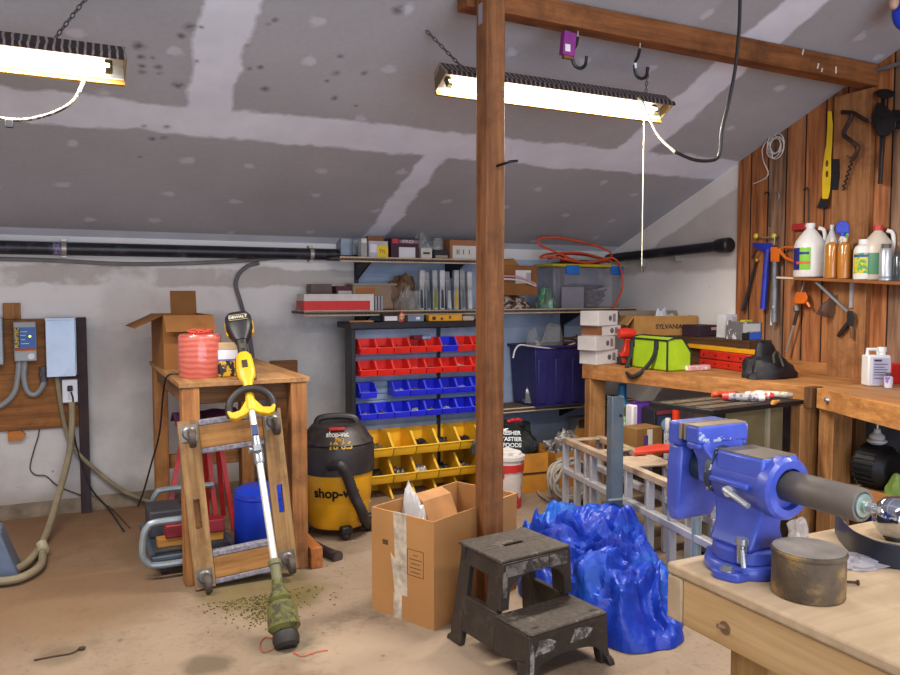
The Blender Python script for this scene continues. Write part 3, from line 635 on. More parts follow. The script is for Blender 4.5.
# ---- string trimmer
P0=PZ(287,645,0.015); P1=PY(249,392,Y0-0.035); d=(P1-P0).normalized(); view=(CAM-(P0+P1)/2).normalized(); s=d.cross(view).normalized(); n=s.cross(d).normalized()
if s.dot(RT)<0: s=-s
def tat(y):
    lo,hi=-0.3,2.5
    for _ in range(40):
        m=(lo+hi)/2
        if proj(P0+d*m)[1]>y: lo=m
        else: hi=m
    return lo
def L(t,a=0,b=0): return P0+d*t+s*a+n*b
r=T('string_trimmer','yellow and black battery string trimmer leaning head-down against the table','string trimmer',(P0.x,P0.y,0))
grn=MT('#66642e',0.8,h2='#3a3524',w=(.47,.6,30),bump=.4); blk2=MT('#201d20',0.5,h2='#3a3330'); ylw=MT('#e0ae1e',0.4,var=.08)
MD=Matrix((s,n,d)).transposed().to_4x4(); MD.translation=P0
def lat(prof,name,mat): g=G(); g.lathe(prof,n=22,M=MD.to_3x3().to_4x4(),o=P0); return g.to(name,mat,r,True)
tb,tc_=tat(633),tat(608)
lat([(0.035,-0.01),(0.046,0.0),(0.05,tb*0.5),(0.046,tb),(0.03,tb+0.004)],'spool_head',MT('#2a2522',0.6,h2='#4a4334'))
lat([(0.044,tb+0.003),(0.060,tb+0.02),(0.054,tc_),(0.04,tc_+0.02)],'guard_cup',grn)
t2=tat(588); t3=tat(566)
lat([(0.034,tc_+0.02),(0.042,tc_+0.035),(0.040,t2-0.03),(0.027,t2-.01),(0.021,t2+0.03)],'gear_housing',grn)
lat([(0.02,t2+0.03),(0.02,t3),(0.025,t3+0.004),(0.025,t3+0.02),(0.02,t3+0.025)],'shaft_clamp',MT('#6d6a4c',0.6,h2='#8a8b86'))
t4=tat(462); t5=tat(437)
g=G(); g.tube([L(t3+0.025),L(t4)],0.0145,14); g.to('lower_shaft',MT('#d8d5d0',0.3,0.3,var=.05),r,True)
g=G(); g.tube([L(t4-0.01),L(t4+0.005),L((t4+t5)/2),L(t5)],[0.019,0.022,0.021,0.018],14); g.box(L((t4+t5)/2-0.01,0.0,0.022),(0.028,0.028,0.03),R=MD.to_3x3()); g.to('coupler',MT('#9aa0a8',0.35,0.7),r,True)
g=G(); g.tube([L((t4+t5)/2,-0.02,0.0),L((t4+t5)/2,-0.035,0.004)],[0.008,0.014],12); g.to('coupler_knob',MT('#b5bac0',0.35,0.6),r,True)
t6=tat(380); g=G(); g.tube([L(t5),L(t6)],0.0145,14); g.to('upper_shaft',MT('#d8d5d0',0.3,0.3,var=.05),r,True)
g=G(); g.box(L(t5+0.025,0,0.014),(0.026,0.016,0.05),R=MD.to_3x3()); g.to('warning_sticker',MT('#2b3a6a',0.4),r,True)
th=tat(413); cw=0.096
arc=[]
e=(n*0.30+d*0.80)
for i in range(15):
    a=PI*(1.12-1.24*i/14); arc.append(L(th+0.03)+s*(cw*math.cos(a))+e*(cw*1.05*math.sin(a)))
g=G(); g.tube(arc,0.0165,12); g.to('loop_grip',blk2,r,True)
for q in (-1,1):
    g=G(); t0=th+0.03
    prof=[(0.0,-0.012),(0.03,-0.034),(0.07,-0.050),(0.094,-0.040),(0.104,-0.012),(0.100,0.004),(0.082,-0.014),(0.05,-0.008),(0.022,0.035),(0.0,0.042)]
    g.prism([(q*a,b) for a,b in prof],-0.014,0.014,'z',M=Matrix.Translation(L(t0-0.005))@Matrix((s,d,n)).transposed().to_4x4())
    g.to('handle_wing',ylw,r,True,bev=0.004)
g=G(); g.tube([L(th+0.01),L(th+0.03),L(th+0.10)],[0.02,0.024,0.02],14); g.to('handle_clamp',ylw,r,True)
# grip / trigger housing / battery
t7,t8,t9=tat(389),tat(357),tat(343)
F3=Matrix((s,n,d)).transposed()
def rr(t,w,h,b=0.0,nn=16,p=0.6):
    ring=[]
    for k_ in range(nn):
        a=2*PI*k_/nn; cx,cy=math.cos(a),math.sin(a)
        ring.append(L(t,w*math.copysign(abs(cx)**p,cx),b+h*math.copysign(abs(cy)**p,cy)))
    return ring
g=G(); g.loft([rr(t7-0.01,0.018,0.018),rr(t7+0.03,0.022,0.022),rr(t7+0.06,0.040,0.03),rr(t7+0.10,0.043,0.034),rr(t8-0.005,0.036,0.03),rr(t8+0.012,0.022,0.026)]); g.to('trigger_housing',ylw,r,True)
g=G(); g.loft([rr(t7+0.045,0.041,0.02,-0.008),rr(t7+0.10,0.0455,0.024,-0.008),rr(t8,0.04,0.02,-0.008)]); g.to('housing_trim',blk2,r,True)
g=G(); g.box(L((t7+t8)/2+0.028,0,0.0315),(0.026,0.012,0.042),R=F3); g.to('trigger_switch',MT('#3a2a18',0.5),r,True,bev=0.003)
g=G(); g.loft([rr(t8,0.022,0.022),rr(t9,0.024,0.024),rr(t9+0.02,0.03,0.028)]); g.to('rear_grip',blk2,r,True)
g=G(); g.box(L((t8+t9)/2+0.005,0,0.023),(0.022,0.006,0.03),R=F3); g.to('grip_badge',MT('#4a4438',0.5),r,True)
tA,tB=tat(328),tat(313)
tT=t9+0.158
g=G(); g.loft([rr(t9+0.005,0.028,0.03),rr(t9+0.05,0.052,0.04),rr(t9+0.085,0.062,0.05),rr(tT-0.02,0.062,0.05),rr(tT,0.052,0.042)]); bp=g.to('battery_pack',MT('#232126',0.45),r,True)
g=G(); g.loft([rr(t9+0.06,0.064,0.018,-0.02),rr(tT-0.025,0.068,0.02,-0.02),rr(tT-0.012,0.06,0.018,-0.02)]); g.to('battery_side',ylw,r,True)
tm=tT-0.043
g=G(); g.box(L(tm,0,0.0505),(0.085,0.003,0.034),R=F3); g.to('badge_plate',MT('#1a181c',0.4),bp,True)
for (a,b,w_,h_) in ((0,0.015,.085,.002),(0,-.015,.085,.002)):
    g=G(); g.box(L(tm+b,a,0.0525),(w_,0.0015,h_),R=F3); g.to('badge_rule',MT('#c8b98a',0.5),bp,True)
TXT('DEWALT',0.021,MT('#d9d2c0',0.5),bp,FR(L(tm,0,0.0528),s,d),bold=0.0006)
# red line of the trimmer on the floor
pts=[PZ(*c,.004) for c in ((280,646),(264,652),(260,644),(266,637),(277,640))]
g=G(); g.tube(pts,0.0018,6,sm=5); g.tube([PZ(*c,.004) for c in ((293,652),(302,656),(316,652),(328,650))],0.0018,6,sm=4); g.to('trimmer_line',MT('#c8402e',0.4),r,True)
# ---- platform cart with things
cz=0.0
r=T('platform_cart','grey tube framed platform cart parked under the wooden table','cart',(0.58,3.95,0))
tubem=MT('#8f979b',0.35,0.3)
g=G(); g.bb((0.34,3.70,0.075),(0.72,4.28,0.10)); g.to('deck_frame',MT('#4c5764',0.45,0.2),r,True,bev=0.006)
g=G(); g.bb((0.36,3.72,0.1003),(0.70,4.26,0.105)); g.to('deck_mat',MT('#2f343c',0.8,var=.2,h2='#5a5148'),r,True)
def loop(y,xl,xr,zl,zh): 
    pts=[(xr,y,zh),(xl+0.06,y,zh),(xl+0.018,y,zh-0.018),(xl,y,zh-0.06),(xl-0.005,y,zl+0.06),(xl+0.015,y,zl+0.018),(xl+0.06,y,zl),(xr,y,zl)]
    return pts
a=PY(141,519,3.68); b=PY(137,567,3.68)
g=G(); g.tube(loop(3.675,a.x+0.008,0.58,0.07,0.268),0.0155,10,sm=4); g.to('push_handle',tubem,r,True)
g=G(); g.tube(loop(4.305,0.41,0.72,0.07,0.26),0.0155,10,sm=4); g.to('push_handle',tubem,r,True)
for x,y in ((0.40,3.76),(0.66,3.76),(0.40,4.2),(0.66,4.2)):
    g=G(); g.cyl((x-0.012,y,0.033),(x+0.012,y,0.033),0.033); g.bb((x-0.018,y-0.013,0.033),(x-0.013,y+0.013,0.075)); g.bb((x+0.013,y-0.013,0.033),(x+0.018,y+0.013,0.075)); g.to('caster',MT('#35313a',0.5),r,True)
zd=0.1055
one(G().box((0.53,3.84,zd+0.02),(0.30,0.06,0.04)),'wood_strip',WOOD('#c08a3e','#96622a','x'),'yellowish wood strip lying on the platform cart under the red case','wood strip',bev=0.003)
one(G().box((0.55,3.85,zd+0.04+0.032),(0.27,0.10,0.062)),'red_case',MT('#8c1f2c',0.45,var=.2),'dark red flat case on the platform cart, beside the blue barrel','case',bev=0.006)
one(G().box((0.44,4.08,zd+0.065),(0.16,0.22,0.13)),'black_case',MT('#3a3a42',0.6,h2='#56504c'),'charcoal case on the cart behind the dolly side board','case',bev=0.01)
# ---- blue barrel
c=PZ(263,553); R=(PY(292,520,c.y).x-PY(235,520,c.y).x)/2; c=Vector((PY(264,520,c.y+0.1).x,c.y+0.12,0)); R*=1.02
hh=PY(263,486,c.y).z
r=T('blue_barrel','bright blue plastic barrel on the floor under the wooden table','barrel',c)
g=G(); g.lathe([(0.001,0),(R*0.94,0),(R,0.02),(R,hh-0.04),(R*0.96,hh-0.012),(R*0.8,hh),(0.001,hh+0.004)],n=40); g.to('barrel_body',MT('#1f44d0',0.35,var=.05),r)
g=G(); g.lathe([(R*0.99,hh-0.05),(R*1.012,hh-0.045),(R*1.012,hh-0.038),(R*0.99,hh-0.033)],n=40); g.to('rim_ring',MT('#1a38d8',0.3),r)
# ---- red folding sawhorse behind
r=T('red_sawhorse','red steel folding sawhorse behind the dolly under the table','sawhorse',(0.72,4.42,0)); rd=MT('#a81f22',0.4,var=.15)
for y,sg in ((4.36,-1),(4.50,1)):
    for (xa,xb) in ((0.60,0.665),(0.82,0.76),(0.73,0.70)):
        g=G(); g.tube([(xa,4.43+sg*.16,0.0),(xb,4.43+sg*.02,0.60)],0.017,4); g.to('leg',rd,r,True)
g=G(); g.bb((0.58,4.40,0.60),(0.95,4.46,0.64)); g.to('top_rail',rd,r,True,bev=0.004)
g=G(); g.tube([(0.455,4.28,0.0),(0.60,4.42,0.60)],0.017,4); g.to('leg',rd,r,True)
# purple cloth draped on the sawhorse
g=G(); rings=[]
for i in range(9):
    t_=i/8; row=[]
    for j in range(7):
        w_=j/6-0.5; yy=4.43+w_*0.26; zz=0.652-abs(w_)**1.5*0.22+0.012*math.sin(i*2.1+j); row.append(Vector((0.53+t_*0.34,yy+0.01*math.sin(i*3),zz)))
    rings.append(row)
for i in range(8):
    for j in range(6): g.quad(rings[i][j],rings[i+1][j],rings[i+1][j+1],rings[i][j+1])
bmesh.ops.remove_doubles(g.bm,verts=g.bm.verts,dist=1e-5)
one(g,'purple_cloth',MT('#5d2a52',0.8,var=.25,h2='#7a3048'),'dark purple cloth draped over the red sawhorse under the table','cloth',solid=0.008,sub=1)
# grass clippings on the floor
g=G(); random.seed(11)
for (px,py,nn_,sx,sy) in ((250,598,420,26,10),(288,578,260,20,8),(262,615,120,14,6),(228,582,120,20,8)):
    for i in range(nn_):
        q=PZ(px+random.gauss(0,sx),py+random.gauss(0,sy)); 
        if q.y>3.30 and q.x<1.1: continue
        l=random.uniform(.003,.010); a=random.uniform(0,PI); dx,dy=l*math.cos(a),l*math.sin(a); w_=0.002
        g.box(q+Vector((0,0,0.0022)),(l,0.003,0.003),rz=a)
tag(g.to('grass_clippings',MT('#5c5620',0.9,var=.35),None),'scattered olive green grass clippings on the floor around the trimmer head','grass clippings',kind='stuff')
g=G(); g.tube([PZ(*c,.004) for c in ((34,660),(55,656),(72,653),(80,648))],0.003,6,sm=4); g.sph(PZ(82,648,.008),0.010,(1.4,.8,.8),8); one(g,'dead_twig',MT('#4a3626',0.8),'thin dead twig lying on the bare floor at lower left','twig')
# ---- shop vacuum
vc=Vector((1.325,4.02,0)); R=0.192
r=T('shop_vacuum','big yellow and black wet-dry shop vacuum between table and bin rack','vacuum',vc)
yv=MT('#d79a12',0.4,var=.08,h2='#b87c10',w=(.55,.75,5)); bv=MT('#2b2526',0.5,var=.2,h2='#453a36')
zt=PY(345,477,vc.y-R).z; zr=PY(345,448,vc.y-R).z; zl=PY(340,421,vc.y).z
g=G(); g.lathe([(0.001,0.05),(R*0.8,0.05),(R*0.86,0.07),(R*0.93,zt*0.55),(R*0.935,zt*0.58),(R*0.955,zt*0.6),(R*1.0,zt)],n=44); g.to('tank',yv,r)
g=G(); g.lathe([(R*1.0,zt),(R*1.05,zt+0.004),(R*1.05,zr-0.02),(R*1.02,zr),(R*0.9,zr)],n=44); g.to('tank_rim',bv,r)
g=G(); dz=zl-zr
g.lathe([(R*1.0,zr),(R*1.03,zr+0.01),(R*0.99,zr+0.02),(R*0.93,zr+dz*0.3),(R*0.82,zr+dz*0.62),(R*0.70,zr+dz*0.86),(R*0.62,zr+dz*0.92),(0.001,zr+dz*0.94)],n=44); g.to('motor_lid',bv,r)
ft=Vector((CAM.x-vc.x,CAM.y-vc.y,0)).normalized(); fa=math.atan2(ft.y,ft.x); sd=Vector((-ft.y,ft.x,0))
zh=zr+dz*0.94
g=G(); pts=[sd*(-0.11)+Vector((0,0,zh-0.01)),sd*(-0.09)+Vector((0,0,zh+0.025)),Vector((0,0,zh+0.035)),sd*0.09+Vector((0,0,zh+0.025)),sd*0.11+Vector((0,0,zh-0.01))]
g.tube(pts,0.018,10,sm=4); g.to('carry_handle',bv,r)
g=G(); q=ft*(R*0.72)+Vector((0,0,zr+dz*0.84)); g.box(q+sd*0.0,(0.03,0.085,0.016),rz=fa,); g.to('power_switch',MT('#a8201c',0.4),r,bev=0.004)
wt=MT('#e9e4dc',0.5)
o=TXT('shop-vac',0.036,wt,r,Matrix.Identity(4),w=False,bold=0.0012); wrap(o,R*0.92,0,0,fa+0.02)
for v in o.data.vertices: v.co.z+=zr+dz*0.60; k_=0.0; 
def cone(o,z0,ra,rb,h):
    for v in o.data.vertices:
        f=(v.co.z-z0)/h; rr_=math.hypot(v.co.x,v.co.y); s_=(ra+(rb-ra)*f+0.004)/rr_; v.co.x*=s_; v.co.y*=s_
cone(o,zr+dz*0.3,R*0.93,R*0.82,dz*0.32)
yt=MT('#e2ad25',0.5)
for tx_,da in (('18',-.10),('6.5',.26)):
    o=TXT(tx_,0.048,yt,r,Matrix.Identity(4),w=False,bold=0.0018); wrap(o,R*0.95,0,0,fa+da)
    for v in o.data.vertices: v.co.z+=zr+dz*0.10
    cone(o,zr,R*1.03,R*0.93,dz*0.3)
o=TXT('PRO',0.024,yt,r,Matrix.Identity(4),w=False,bold=0.001); wrap(o,R*0.95,0,0,fa+0.08)
for v in o.data.vertices: v.co.z+=zr+dz*0.36
cone(o,zr+dz*0.3,R*0.93,R*0.82,dz*0.32)
o=TXT('shop-vac',0.07,MT('#231d1a',0.5),r,Matrix.Identity(4),w=False,bold=0.0022); wrap(o,R*0.99,0,0,fa-0.02)
for v in o.data.vertices: v.co.z+=zt*0.74
cone(o,zt*0.6,R*0.955,R*1.0,zt*0.4)
# hose
P=[PY(*c,vc.y-R-0.03) for c in ((333,468),(341,466),(348,478),(354,495),(362,512))]+[PZ(371,527,.04)+Vector((0,.06,0)),PZ(380,533,.035)+Vector((.02,.16,0))]
P[0]=P[0]+Vector((0,0.06,0))
g=G(); pp=smooth(P,10); g.tube(pp,[0.027+0.0025*(i%2) for i in range(len(pp))],12); g.to('hose',MT('#2c2729',0.55,var=.15),r,True)
for k_ in range(4):
    a=fa+0.25+k_*PI/2; q=Vector((math.cos(a),math.sin(a),0))*(R*0.9)
    g=G(); g.bb(q+Vector((-0.03,-0.03,0.035)),q+Vector((0.03,0.03,0.075))); g.to('caster_socket',bv,r,bev=0.008)
    g=G(); g.sph(q+Vector((0,0,0.026)),0.026,(1,1,1),12); g.to('caster',MT('#38302f',0.5),r)
# nozzle on floor
pts=[PZ(312,543,.03),PZ(320,548,.025),PZ(331,554,.02),PZ(338,557,.02)]
g=G(); g.tube(pts,[0.02,0.022,0.026,0.03],12,); one(g,'vacuum_nozzle',MT('#2a2528',0.5,h2='#4d423c'),'black vacuum nozzle lying on the floor by the table foot','nozzle')
# ================================================================== CENTRE: BIN RACK AND SHELVES
ORD=['first','second','third','fourth','fifth','sixth','seventh','eighth']
frm=MT('#262229',0.45,0.2,var=.2)
YP=4.74
xa=PY(351,330,4.66).x; xb=PY(352,330,4.66).x+1.02
r=T('bin_rack','black steel rack with grey louvred back holding red, blue and yellow bins','rack',((xa+xb)/2,4.70,0))
ztop=PY(400,322,4.62).z
for x in (xa,xb-0.035):
    g=G(); g.bb((x+.004,4.66,0),(x+0.03,4.79,ztop-0.04)); g.to('upright',frm,r,True,bev=0.002)
    g=G(); g.bb((x-0.01,4.56,0),(x+0.045,4.95,0.03)); g.to('foot',frm,r,True,bev=0.003)
g=G(); g.bb((xa-0.012,4.63,ztop-0.04),(xb+0.02,4.90,ztop)); g.to('top_tray',frm,r,True,bev=0.003)
g=G(); g.bb((xa+0.035,YP,0.06),(xb-0.035,YP+0.012,ztop-0.05)); g.to('louvred_back',MT('#90a0b8',0.6,0.0),r,True)  # tinted to match the bluish shade painted on the wall behind
g=G(); n=22
for i in range(n):
    z=0.1+i*(ztop-0.2)/n; g.prism([(YP,z),(YP-0.008,z+0.004),(YP-0.008,z+0.014),(YP,z+0.012)],xa+0.05,xb-0.05,'x')
g.to('louvre',MT('#8494ac',0.6,0.0),r,True)
g=G(); xm=(xa+xb)/2+0.12; g.bb((xm,YP-0.012,0.06),(xm+0.025,YP-0.0,ztop-0.05)); g.to('middle_upright',frm,r,True)
def make_bin(w,d,h,mat,name,label,cat,grp,lip=0.42):
    r=T(name,label,cat,(0,0,0),0,grp); t=0.0028
    side=[(0,0),(-d*0.93,0),(-d,h*lip*0.55),(-d*1.02,h*lip),(-d*0.93,h*lip+0.006),(-d*0.62,h),(0,h)]
    g=G()
    for s in (-1,1): g.prism(side,s*w/2-(t if s>0 else 0),s*w/2+(t if s<0 else 0),'x')
    g.bb((-w/2+t,-d*0.93,0),(w/2-t,0,t)); g.bb((-w/2+t,-t,t),(w/2-t,0,h))
    g.prism([(-d*0.93,0),(-d,h*lip*0.55),(-d*1.02,h*lip),(-d*1.02+t,h*lip),(-d+t,h*lip*0.55),(-d*0.93+t,0)],-w/2+t,w/2-t,'x')
    # rolled rim
    g.tube([(-w/2,-d*0.62,h),(-w/2,-d*0.93,h*lip+0.006),(-w/2,-d*1.02,h*lip),(w/2,-d*1.02,h*lip),(w/2,-d*0.93,h*lip+0.006),(w/2,-d*0.62,h)],w*0.026,6) if False else None
    g.to('bin_body',mat,r)
    g=G(); g.tube([(-w/2,-d*0.62,h),(-w/2,-d*0.93,h*lip+0.006),(-w/2,-d*1.02,h*lip),(w/2,-d*1.02,h*lip),(w/2,-d*0.93,h*lip+0.006),(w/2,-d*0.62,h)],w*0.034,8,sm=2); g.to('bin_rim',RIM[mat.name],r)
    return r
redm=MT('#e6241c',0.35,var=.08); blum=MT('#232bdc',0.35,var=.08); yelm=MT('#e8b022',0.4,var=.08)
scr=MT('#6b6360',0.4,0.5,var=.4,sc=40,h2='#b8b2aa',w=(.5,.6,60),bump=.6); brs=MT('#a08a5a',0.4,0.5,var=.4,sc=40,h2='#4a4038',w=(.5,.6,60),bump=.6); drk=MT('#2b282a',0.5,0.2,var=.4,sc=40,bump=.6); whp=MT('#c9c6c4',0.5,var=.3,sc=40,h2='#8a5a4a',w=(.55,.6,60))
RIM={redm.name:MT('#f2473a',.35,var=.05),blum.name:MT('#4650f0',.35,var=.05),yelm.name:MT('#f2c040',.4,var=.05)}
protos={}
def put_bin(kind,col,x,z,label,dep):
    w,d,h=dep; key=(kind,col)
    mat={'red':redm,'blue':blum,'yellow':yelm}[col]; grp='%s bins on the rack'%col
    if key not in protos:
        o=make_bin(w,d,h,mat,'storage_bin',label,'bin',grp); o.location=(x,YP-0.009,z); protos[key]=o; WM[o.name]=Matrix.Translation(o.location); return o
    return copy_tree(protos[key],(x,YP-0.009,z),label=label)
def heap(x,y,z,rx,ry,h,mat,label,sd):
    g=lumps((0,0,0),rx,ry,h,14,sd,0.5,9,m=6); o=g.to('hardware_heap',mat,None,ang=20); o.location=(x,y,z); return tag(o,label,'hardware',group='loose hardware in the bins',kind='stuff')
SM=(0.108,0.125,0.092); BG=(0.150,0.250,0.135)
def zrow(y,Y): return PY(415,y,Y).z
rows=[('red','top',352.5),('red','second',374),('blue','third',395.5),('blue','fourth',416.5)]
for ri,(col,nm,ypx) in enumerate(rows):
    z=zrow(ypx,YP-0.125); x0=xa+0.045+SM[0]/2
    for i in range(8):
        x=x0+i*0.1145
        if col=='blue' and nm=='third' and i==1: continue
        c='blue' if (ri==0 and i==5) else col
        lab='%s storage bin in the %s row of the rack, %s place from the left'%(c,nm,ORD[i])
        if ri==0 and i==5: lab='the one blue storage bin among red ones in the top row'
        put_bin('small',c,x,z,lab,SM)
        mt={0:(scr,drk,scr,scr,None,scr,brs,drk),1:(drk,None,None,whp,brs,None,whp,None),2:(brs,None,whp,brs,None,drk,whp,None),3:(scr,brs,None,whp,brs,whp,None,drk)}[ri][i]
        if mt: heap(x,YP-0.009-0.062,z+0.004,0.036,0.042,0.038,mt,'small loose hardware heaped in the %s row bin, %s place from the left'%(nm,ORD[i]),ri*9+i)
for ri,(nm,ypx) in enumerate((('upper',454),('middle',480.5),('lower',506))):
    z=zrow(ypx,YP-0.25); x0=xa+0.06+BG[0]/2
    for i in range(6):
        x=x0+i*0.157
        if x>xb-0.05: continue
        put_bin('large','yellow',x,z,'large yellow storage bin in the %s yellow row, %s from the left'%(nm,ORD[i]),BG)
        mt=((brs,None,drk,drk,drk,scr),(drk,scr,whp,drk,scr,drk),(scr,brs,scr,whp,drk,scr))[ri][i]
        if mt: heap(x,YP-0.13,z+0.004,0.058,0.10,0.06,mt,'loose hardware in the large yellow bin of the %s yellow row, %s from the left'%(nm,ORD[i]),40+ri*9+i)
q=PY(420,339,4.66)
r=T('wire_nut_pack','small dark red and blue packet lying on top row bins','packet',(q.x,4.655,zrow(352.5,YP-.125)+0.083))
g=G(); g.box((-0.03,0,0.012),(0.07,0.05,0.024),rz=.3); g.to('packet_end',MT('#6a1a30',0.5),r,bev=.004)
g=G(); g.box((0.04,0,0.014),(0.06,0.05,0.028),rz=-.2); g.to('packet_end',MT('#5a6a90',0.4,h2='#c8d0dc'),r,bev=.004)
# --- wire shelves
wire=MT('#8d7a6a',0.5,0.3); brk=MT('#2a2830',0.5,0.2)
def wire_shelf(x0,x1,z,y0,y1,label,liner=None,br=()):
    r=T('wire_shelf',label,'shelf',((x0+x1)/2,(y0+y1)/2,z))
    g=G(); n=int((x1-x0)/0.026)
    for i in range(n+1):
        x=x0+(x1-x0)*i/n; g.bb((x-0.0018,y0,z-0.004),(x+0.0018,y1,z)); g.bb((x-0.0018,y0-0.002,z-0.028),(x+0.0018,y0+0.002,z-0.004))
    for yy in (y0+0.1,y0+0.2,y1): g.bb((x0,yy-0.003,z-0.010),(x1,yy+0.003,z-0.004))
    g.to('wire_deck',wire,r,True)
    g=G()
    for zz in (z-0.003,z-0.028): g.cyl((x0,y0,zz),(x1,y0,zz),0.0052,n=8)
    g.to('front_rail',MT('#d0b79a',0.45,0.0),r,True)  # paler than the deck: light on the shelf edges, painted in
    if liner: g=G(); g.bb((x0,y0+0.006,z-0.017),(x1,y1,z-0.0105)); g.to('shelf_liner',liner,r,True)
    for x in br:
        g=G(); g.prism([(y1,z-0.02),(y0+0.03,z-0.02),(y0+0.03,z-0.032),(y1,z-0.14)],x-0.008,x+0.008,'x'); g.to('bracket',brk,r,True)
    return r
ys0=4.745; ys1=5.035
zT=PY(410,258,ys0).z; zM=PY(480,309.5,ys0).z; zL=PY(550,405.5,ys0).z
xT0=PY(340,258,ys0).x; xM0=PY(304,311,ys0).x; XR=XW-0.01
wire_shelf(xT0,2.70,zT,ys0,ys1,'top wire shelf under the sloping ceiling, left of the post',MT('#4d4340',0.7),(PY(357,270,ys1).x,2.5))
wire_shelf(xM0,XR,zM,ys0,ys1,'long middle wire shelf running to the right wall corner',MT('#544a44',0.7),(PY(357,315,ys1).x,2.5,PY(563,330,ys1).x))
wire_shelf(2.72,XR,zL,ys0,ys1,'low wire shelf carrying the dark blue tote',MT('#6a5a4c',0.7),(PY(560,420,ys1).x,))
for x in (PY(357,270,ys1).x,2.5,PY(563,330,ys1).x):
    one(G().bb((x-0.013,YB-0.022,0.35),(x+0.013,YB-0.001,1.58)),'shelf_standard',brk,'black slotted shelf upright on the back wall, '+('left end of the shelves' if x<2 else 'behind the wooden post' if x<2.6 else 'behind the clear tote'),'shelf upright')
# --- boxes helper: carton standing with its base at the given pixel span on a shelf
def carton(px0,px1,pyt,z,Y,dep,name,label,cat,hexc,lab=None,rz=0.0,stripe=None,rough=.6,bev=.002):
    a=PY(px0,pyt,Y); b=PY(px1,pyt,Y); w=(b.x-a.x)*math.cos(rz); h=a.z*0.5+b.z*0.5-z; c=((a.x+b.x)/2,Y+dep/2,z)
    r=T(name,label,cat,c,rz); g=G(); g.bb((-w/2,-dep/2,0),(w/2,dep/2,h)); g.to('box_body',MT(hexc,rough,var=.08),r,bev=bev)
    bd_=r.children[0]
    for (u0,u1,v0,v1,hx) in (lab or ()):
        g=G(); g.bb((-w/2+w*u0,-dep/2-0.0015,h*v0),(-w/2+w*u1,-dep/2+0.001,h*v1)); g.to('label_patch',MT(hx,0.5,var=.03),bd_)
    return r,w,h
zt=zT+0.0015
carton(361,367,238,zt,4.80,.06,'clear_jar','clear plastic jar at the left end of the top wire shelf','jar','#a9a8a2',[(.1,.9,.75,.95,'#d8d8d4')],rough=.15)
carton(368,384,236,zt,4.90,.10,'brown_carton','brown carton behind the yellow tagged box on the top shelf','carton','#8b5a30')
r,w,h=carton(369,388,241,zt,4.78,.09,'tagged_box','small white box with yellow tag on the top shelf','carton','#b9b6bd',[(.42,1.0,0,.72,'#e8c21f'),(0.05,.4,.3,.8,'#d9d8e2')])
TXT('7½',0.035,MT('#2a251a',.5),r,WM[r.name]@FR((w*.2,-.0475,h*.36),(1,0,0),(0,0,1)))
r,w,h=carton(391,419,238.5,zt,4.78,.12,'maroon_box','dark maroon box with white label on the top shelf','carton','#3a1528',[(.28,.86,0,.55,'#d8d6d8'),(.05,.26,.74,.98,'#c22a44'),(.3,.98,.76,.92,'#8d6a78')])
TXT('PRO',0.03,MT('#e0d8dc',.5),r,WM[r.name]@FR((0.02,-.0625,h*.84),(1,0,0),(0,0,1)),sx=1.4)
clear=MT('#d3d0cb',0.1,var=.1,alpha=.26,spec=.9)
q=PY(425,256,4.84); o=one(lumps((q.x,4.87,zt),.055,.05,.17,16,3,.6,5,m=9),'clear_bag',clear,'crumpled clear plastic bag standing on the top shelf by the maroon box','bag',ang=15)
q=PY(427,256,4.84); carton(421,432,248,zt,4.775,.05,'white_packet','white packet in front of the crumpled clear bag, top shelf','packet','#cfc9c0',[(.2,.8,.4,.6,'#38342f')])
q=PY(439,250,4.85); r=T('glass_jar','clear glass jar on the flat dark case, top shelf','jar',(q.x,4.87,zt+.0445)); g=G(); g.lathe([(.001,0),(.038,0),(.04,.01),(.04,.075),(.03,.09),(.03,.1),(.001,.1)],n=20); g.to('jar_body',clear,r)
carton(434,449,250,zt,4.80,.12,'flat_case','flat dark case under the glass jar on the top shelf','case','#2a2326',[(.1,.9,.1,.4,'#a9998c')])
r,w,h=carton(450,476,240,zt,4.79,.12,'labelled_carton','brown carton with wide white label on the top shelf beside the post','carton','#a46a42',[(.1,1.0,.02,.7,'#d9d3cc')])
for u in (.25,.32,.5,.72): 
    g=G(); g.bb((-w/2+w*u,-.0625,h*.25),(-w/2+w*u+.006,-.061,h*.5)); g.to('print_mark',MT('#3a3430',.5),r)
carton(476,500,242,zt,4.80,.14,'brown_carton','plain brown carton on the top shelf hidden by the post','carton','#96683f')
# mid shelf left
zm=zM+0.0015
r,w,h=carton(304,374,294,zm,4.70,.17,'red_white_carton','long red and white carton overhanging the left end of the middle shelf','carton','#d6cfc9',[(0.0,.94,.04,.60,'#d3221c')])
g=G(); g.bb((-w/2-.0015,-.085,h*.04),(-w/2+.001,.085,h*.6)); g.to('label_patch',MT('#c11d18',.5),r)
carton(311,332,284,zm,4.90,.10,'grey_carton','grey brown carton behind the left part of red and white carton','carton','#6b5550',[(.1,.95,.1,.3,'#c02a26')])
carton(336,356,286,zm,4.90,.10,'dark_red_carton','dark carton with red bottom stripe behind the red and white carton','carton','#5a2026',[(.05,.95,.08,.4,'#c32c28'),(.1,.8,.6,.8,'#cfc4c0')])
r,w,h=carton(353,396,284,zm,4.87,.14,'brown_tub','translucent brown plastic tub on the middle shelf','tub','#9b8067',[(.06,.5,.45,.85,'#a8662c')],rough=.3,bev=.012)
g=G(); g.bb((-w/2-.006,-.076,h-.008),(w/2+.006,.076,h+.004)); g.to('tub_rim',MT('#a8978a',.4),r,bev=.003)
for i in range(3): carton(375+i*3,377+i*3,296,zm,4.76,.02,'steel_strip','short steel strip standing by red and white carton end, '+('nearest it','the middle one','nearest the bag')[i],'strip','#a9a8ac',rough=.3)
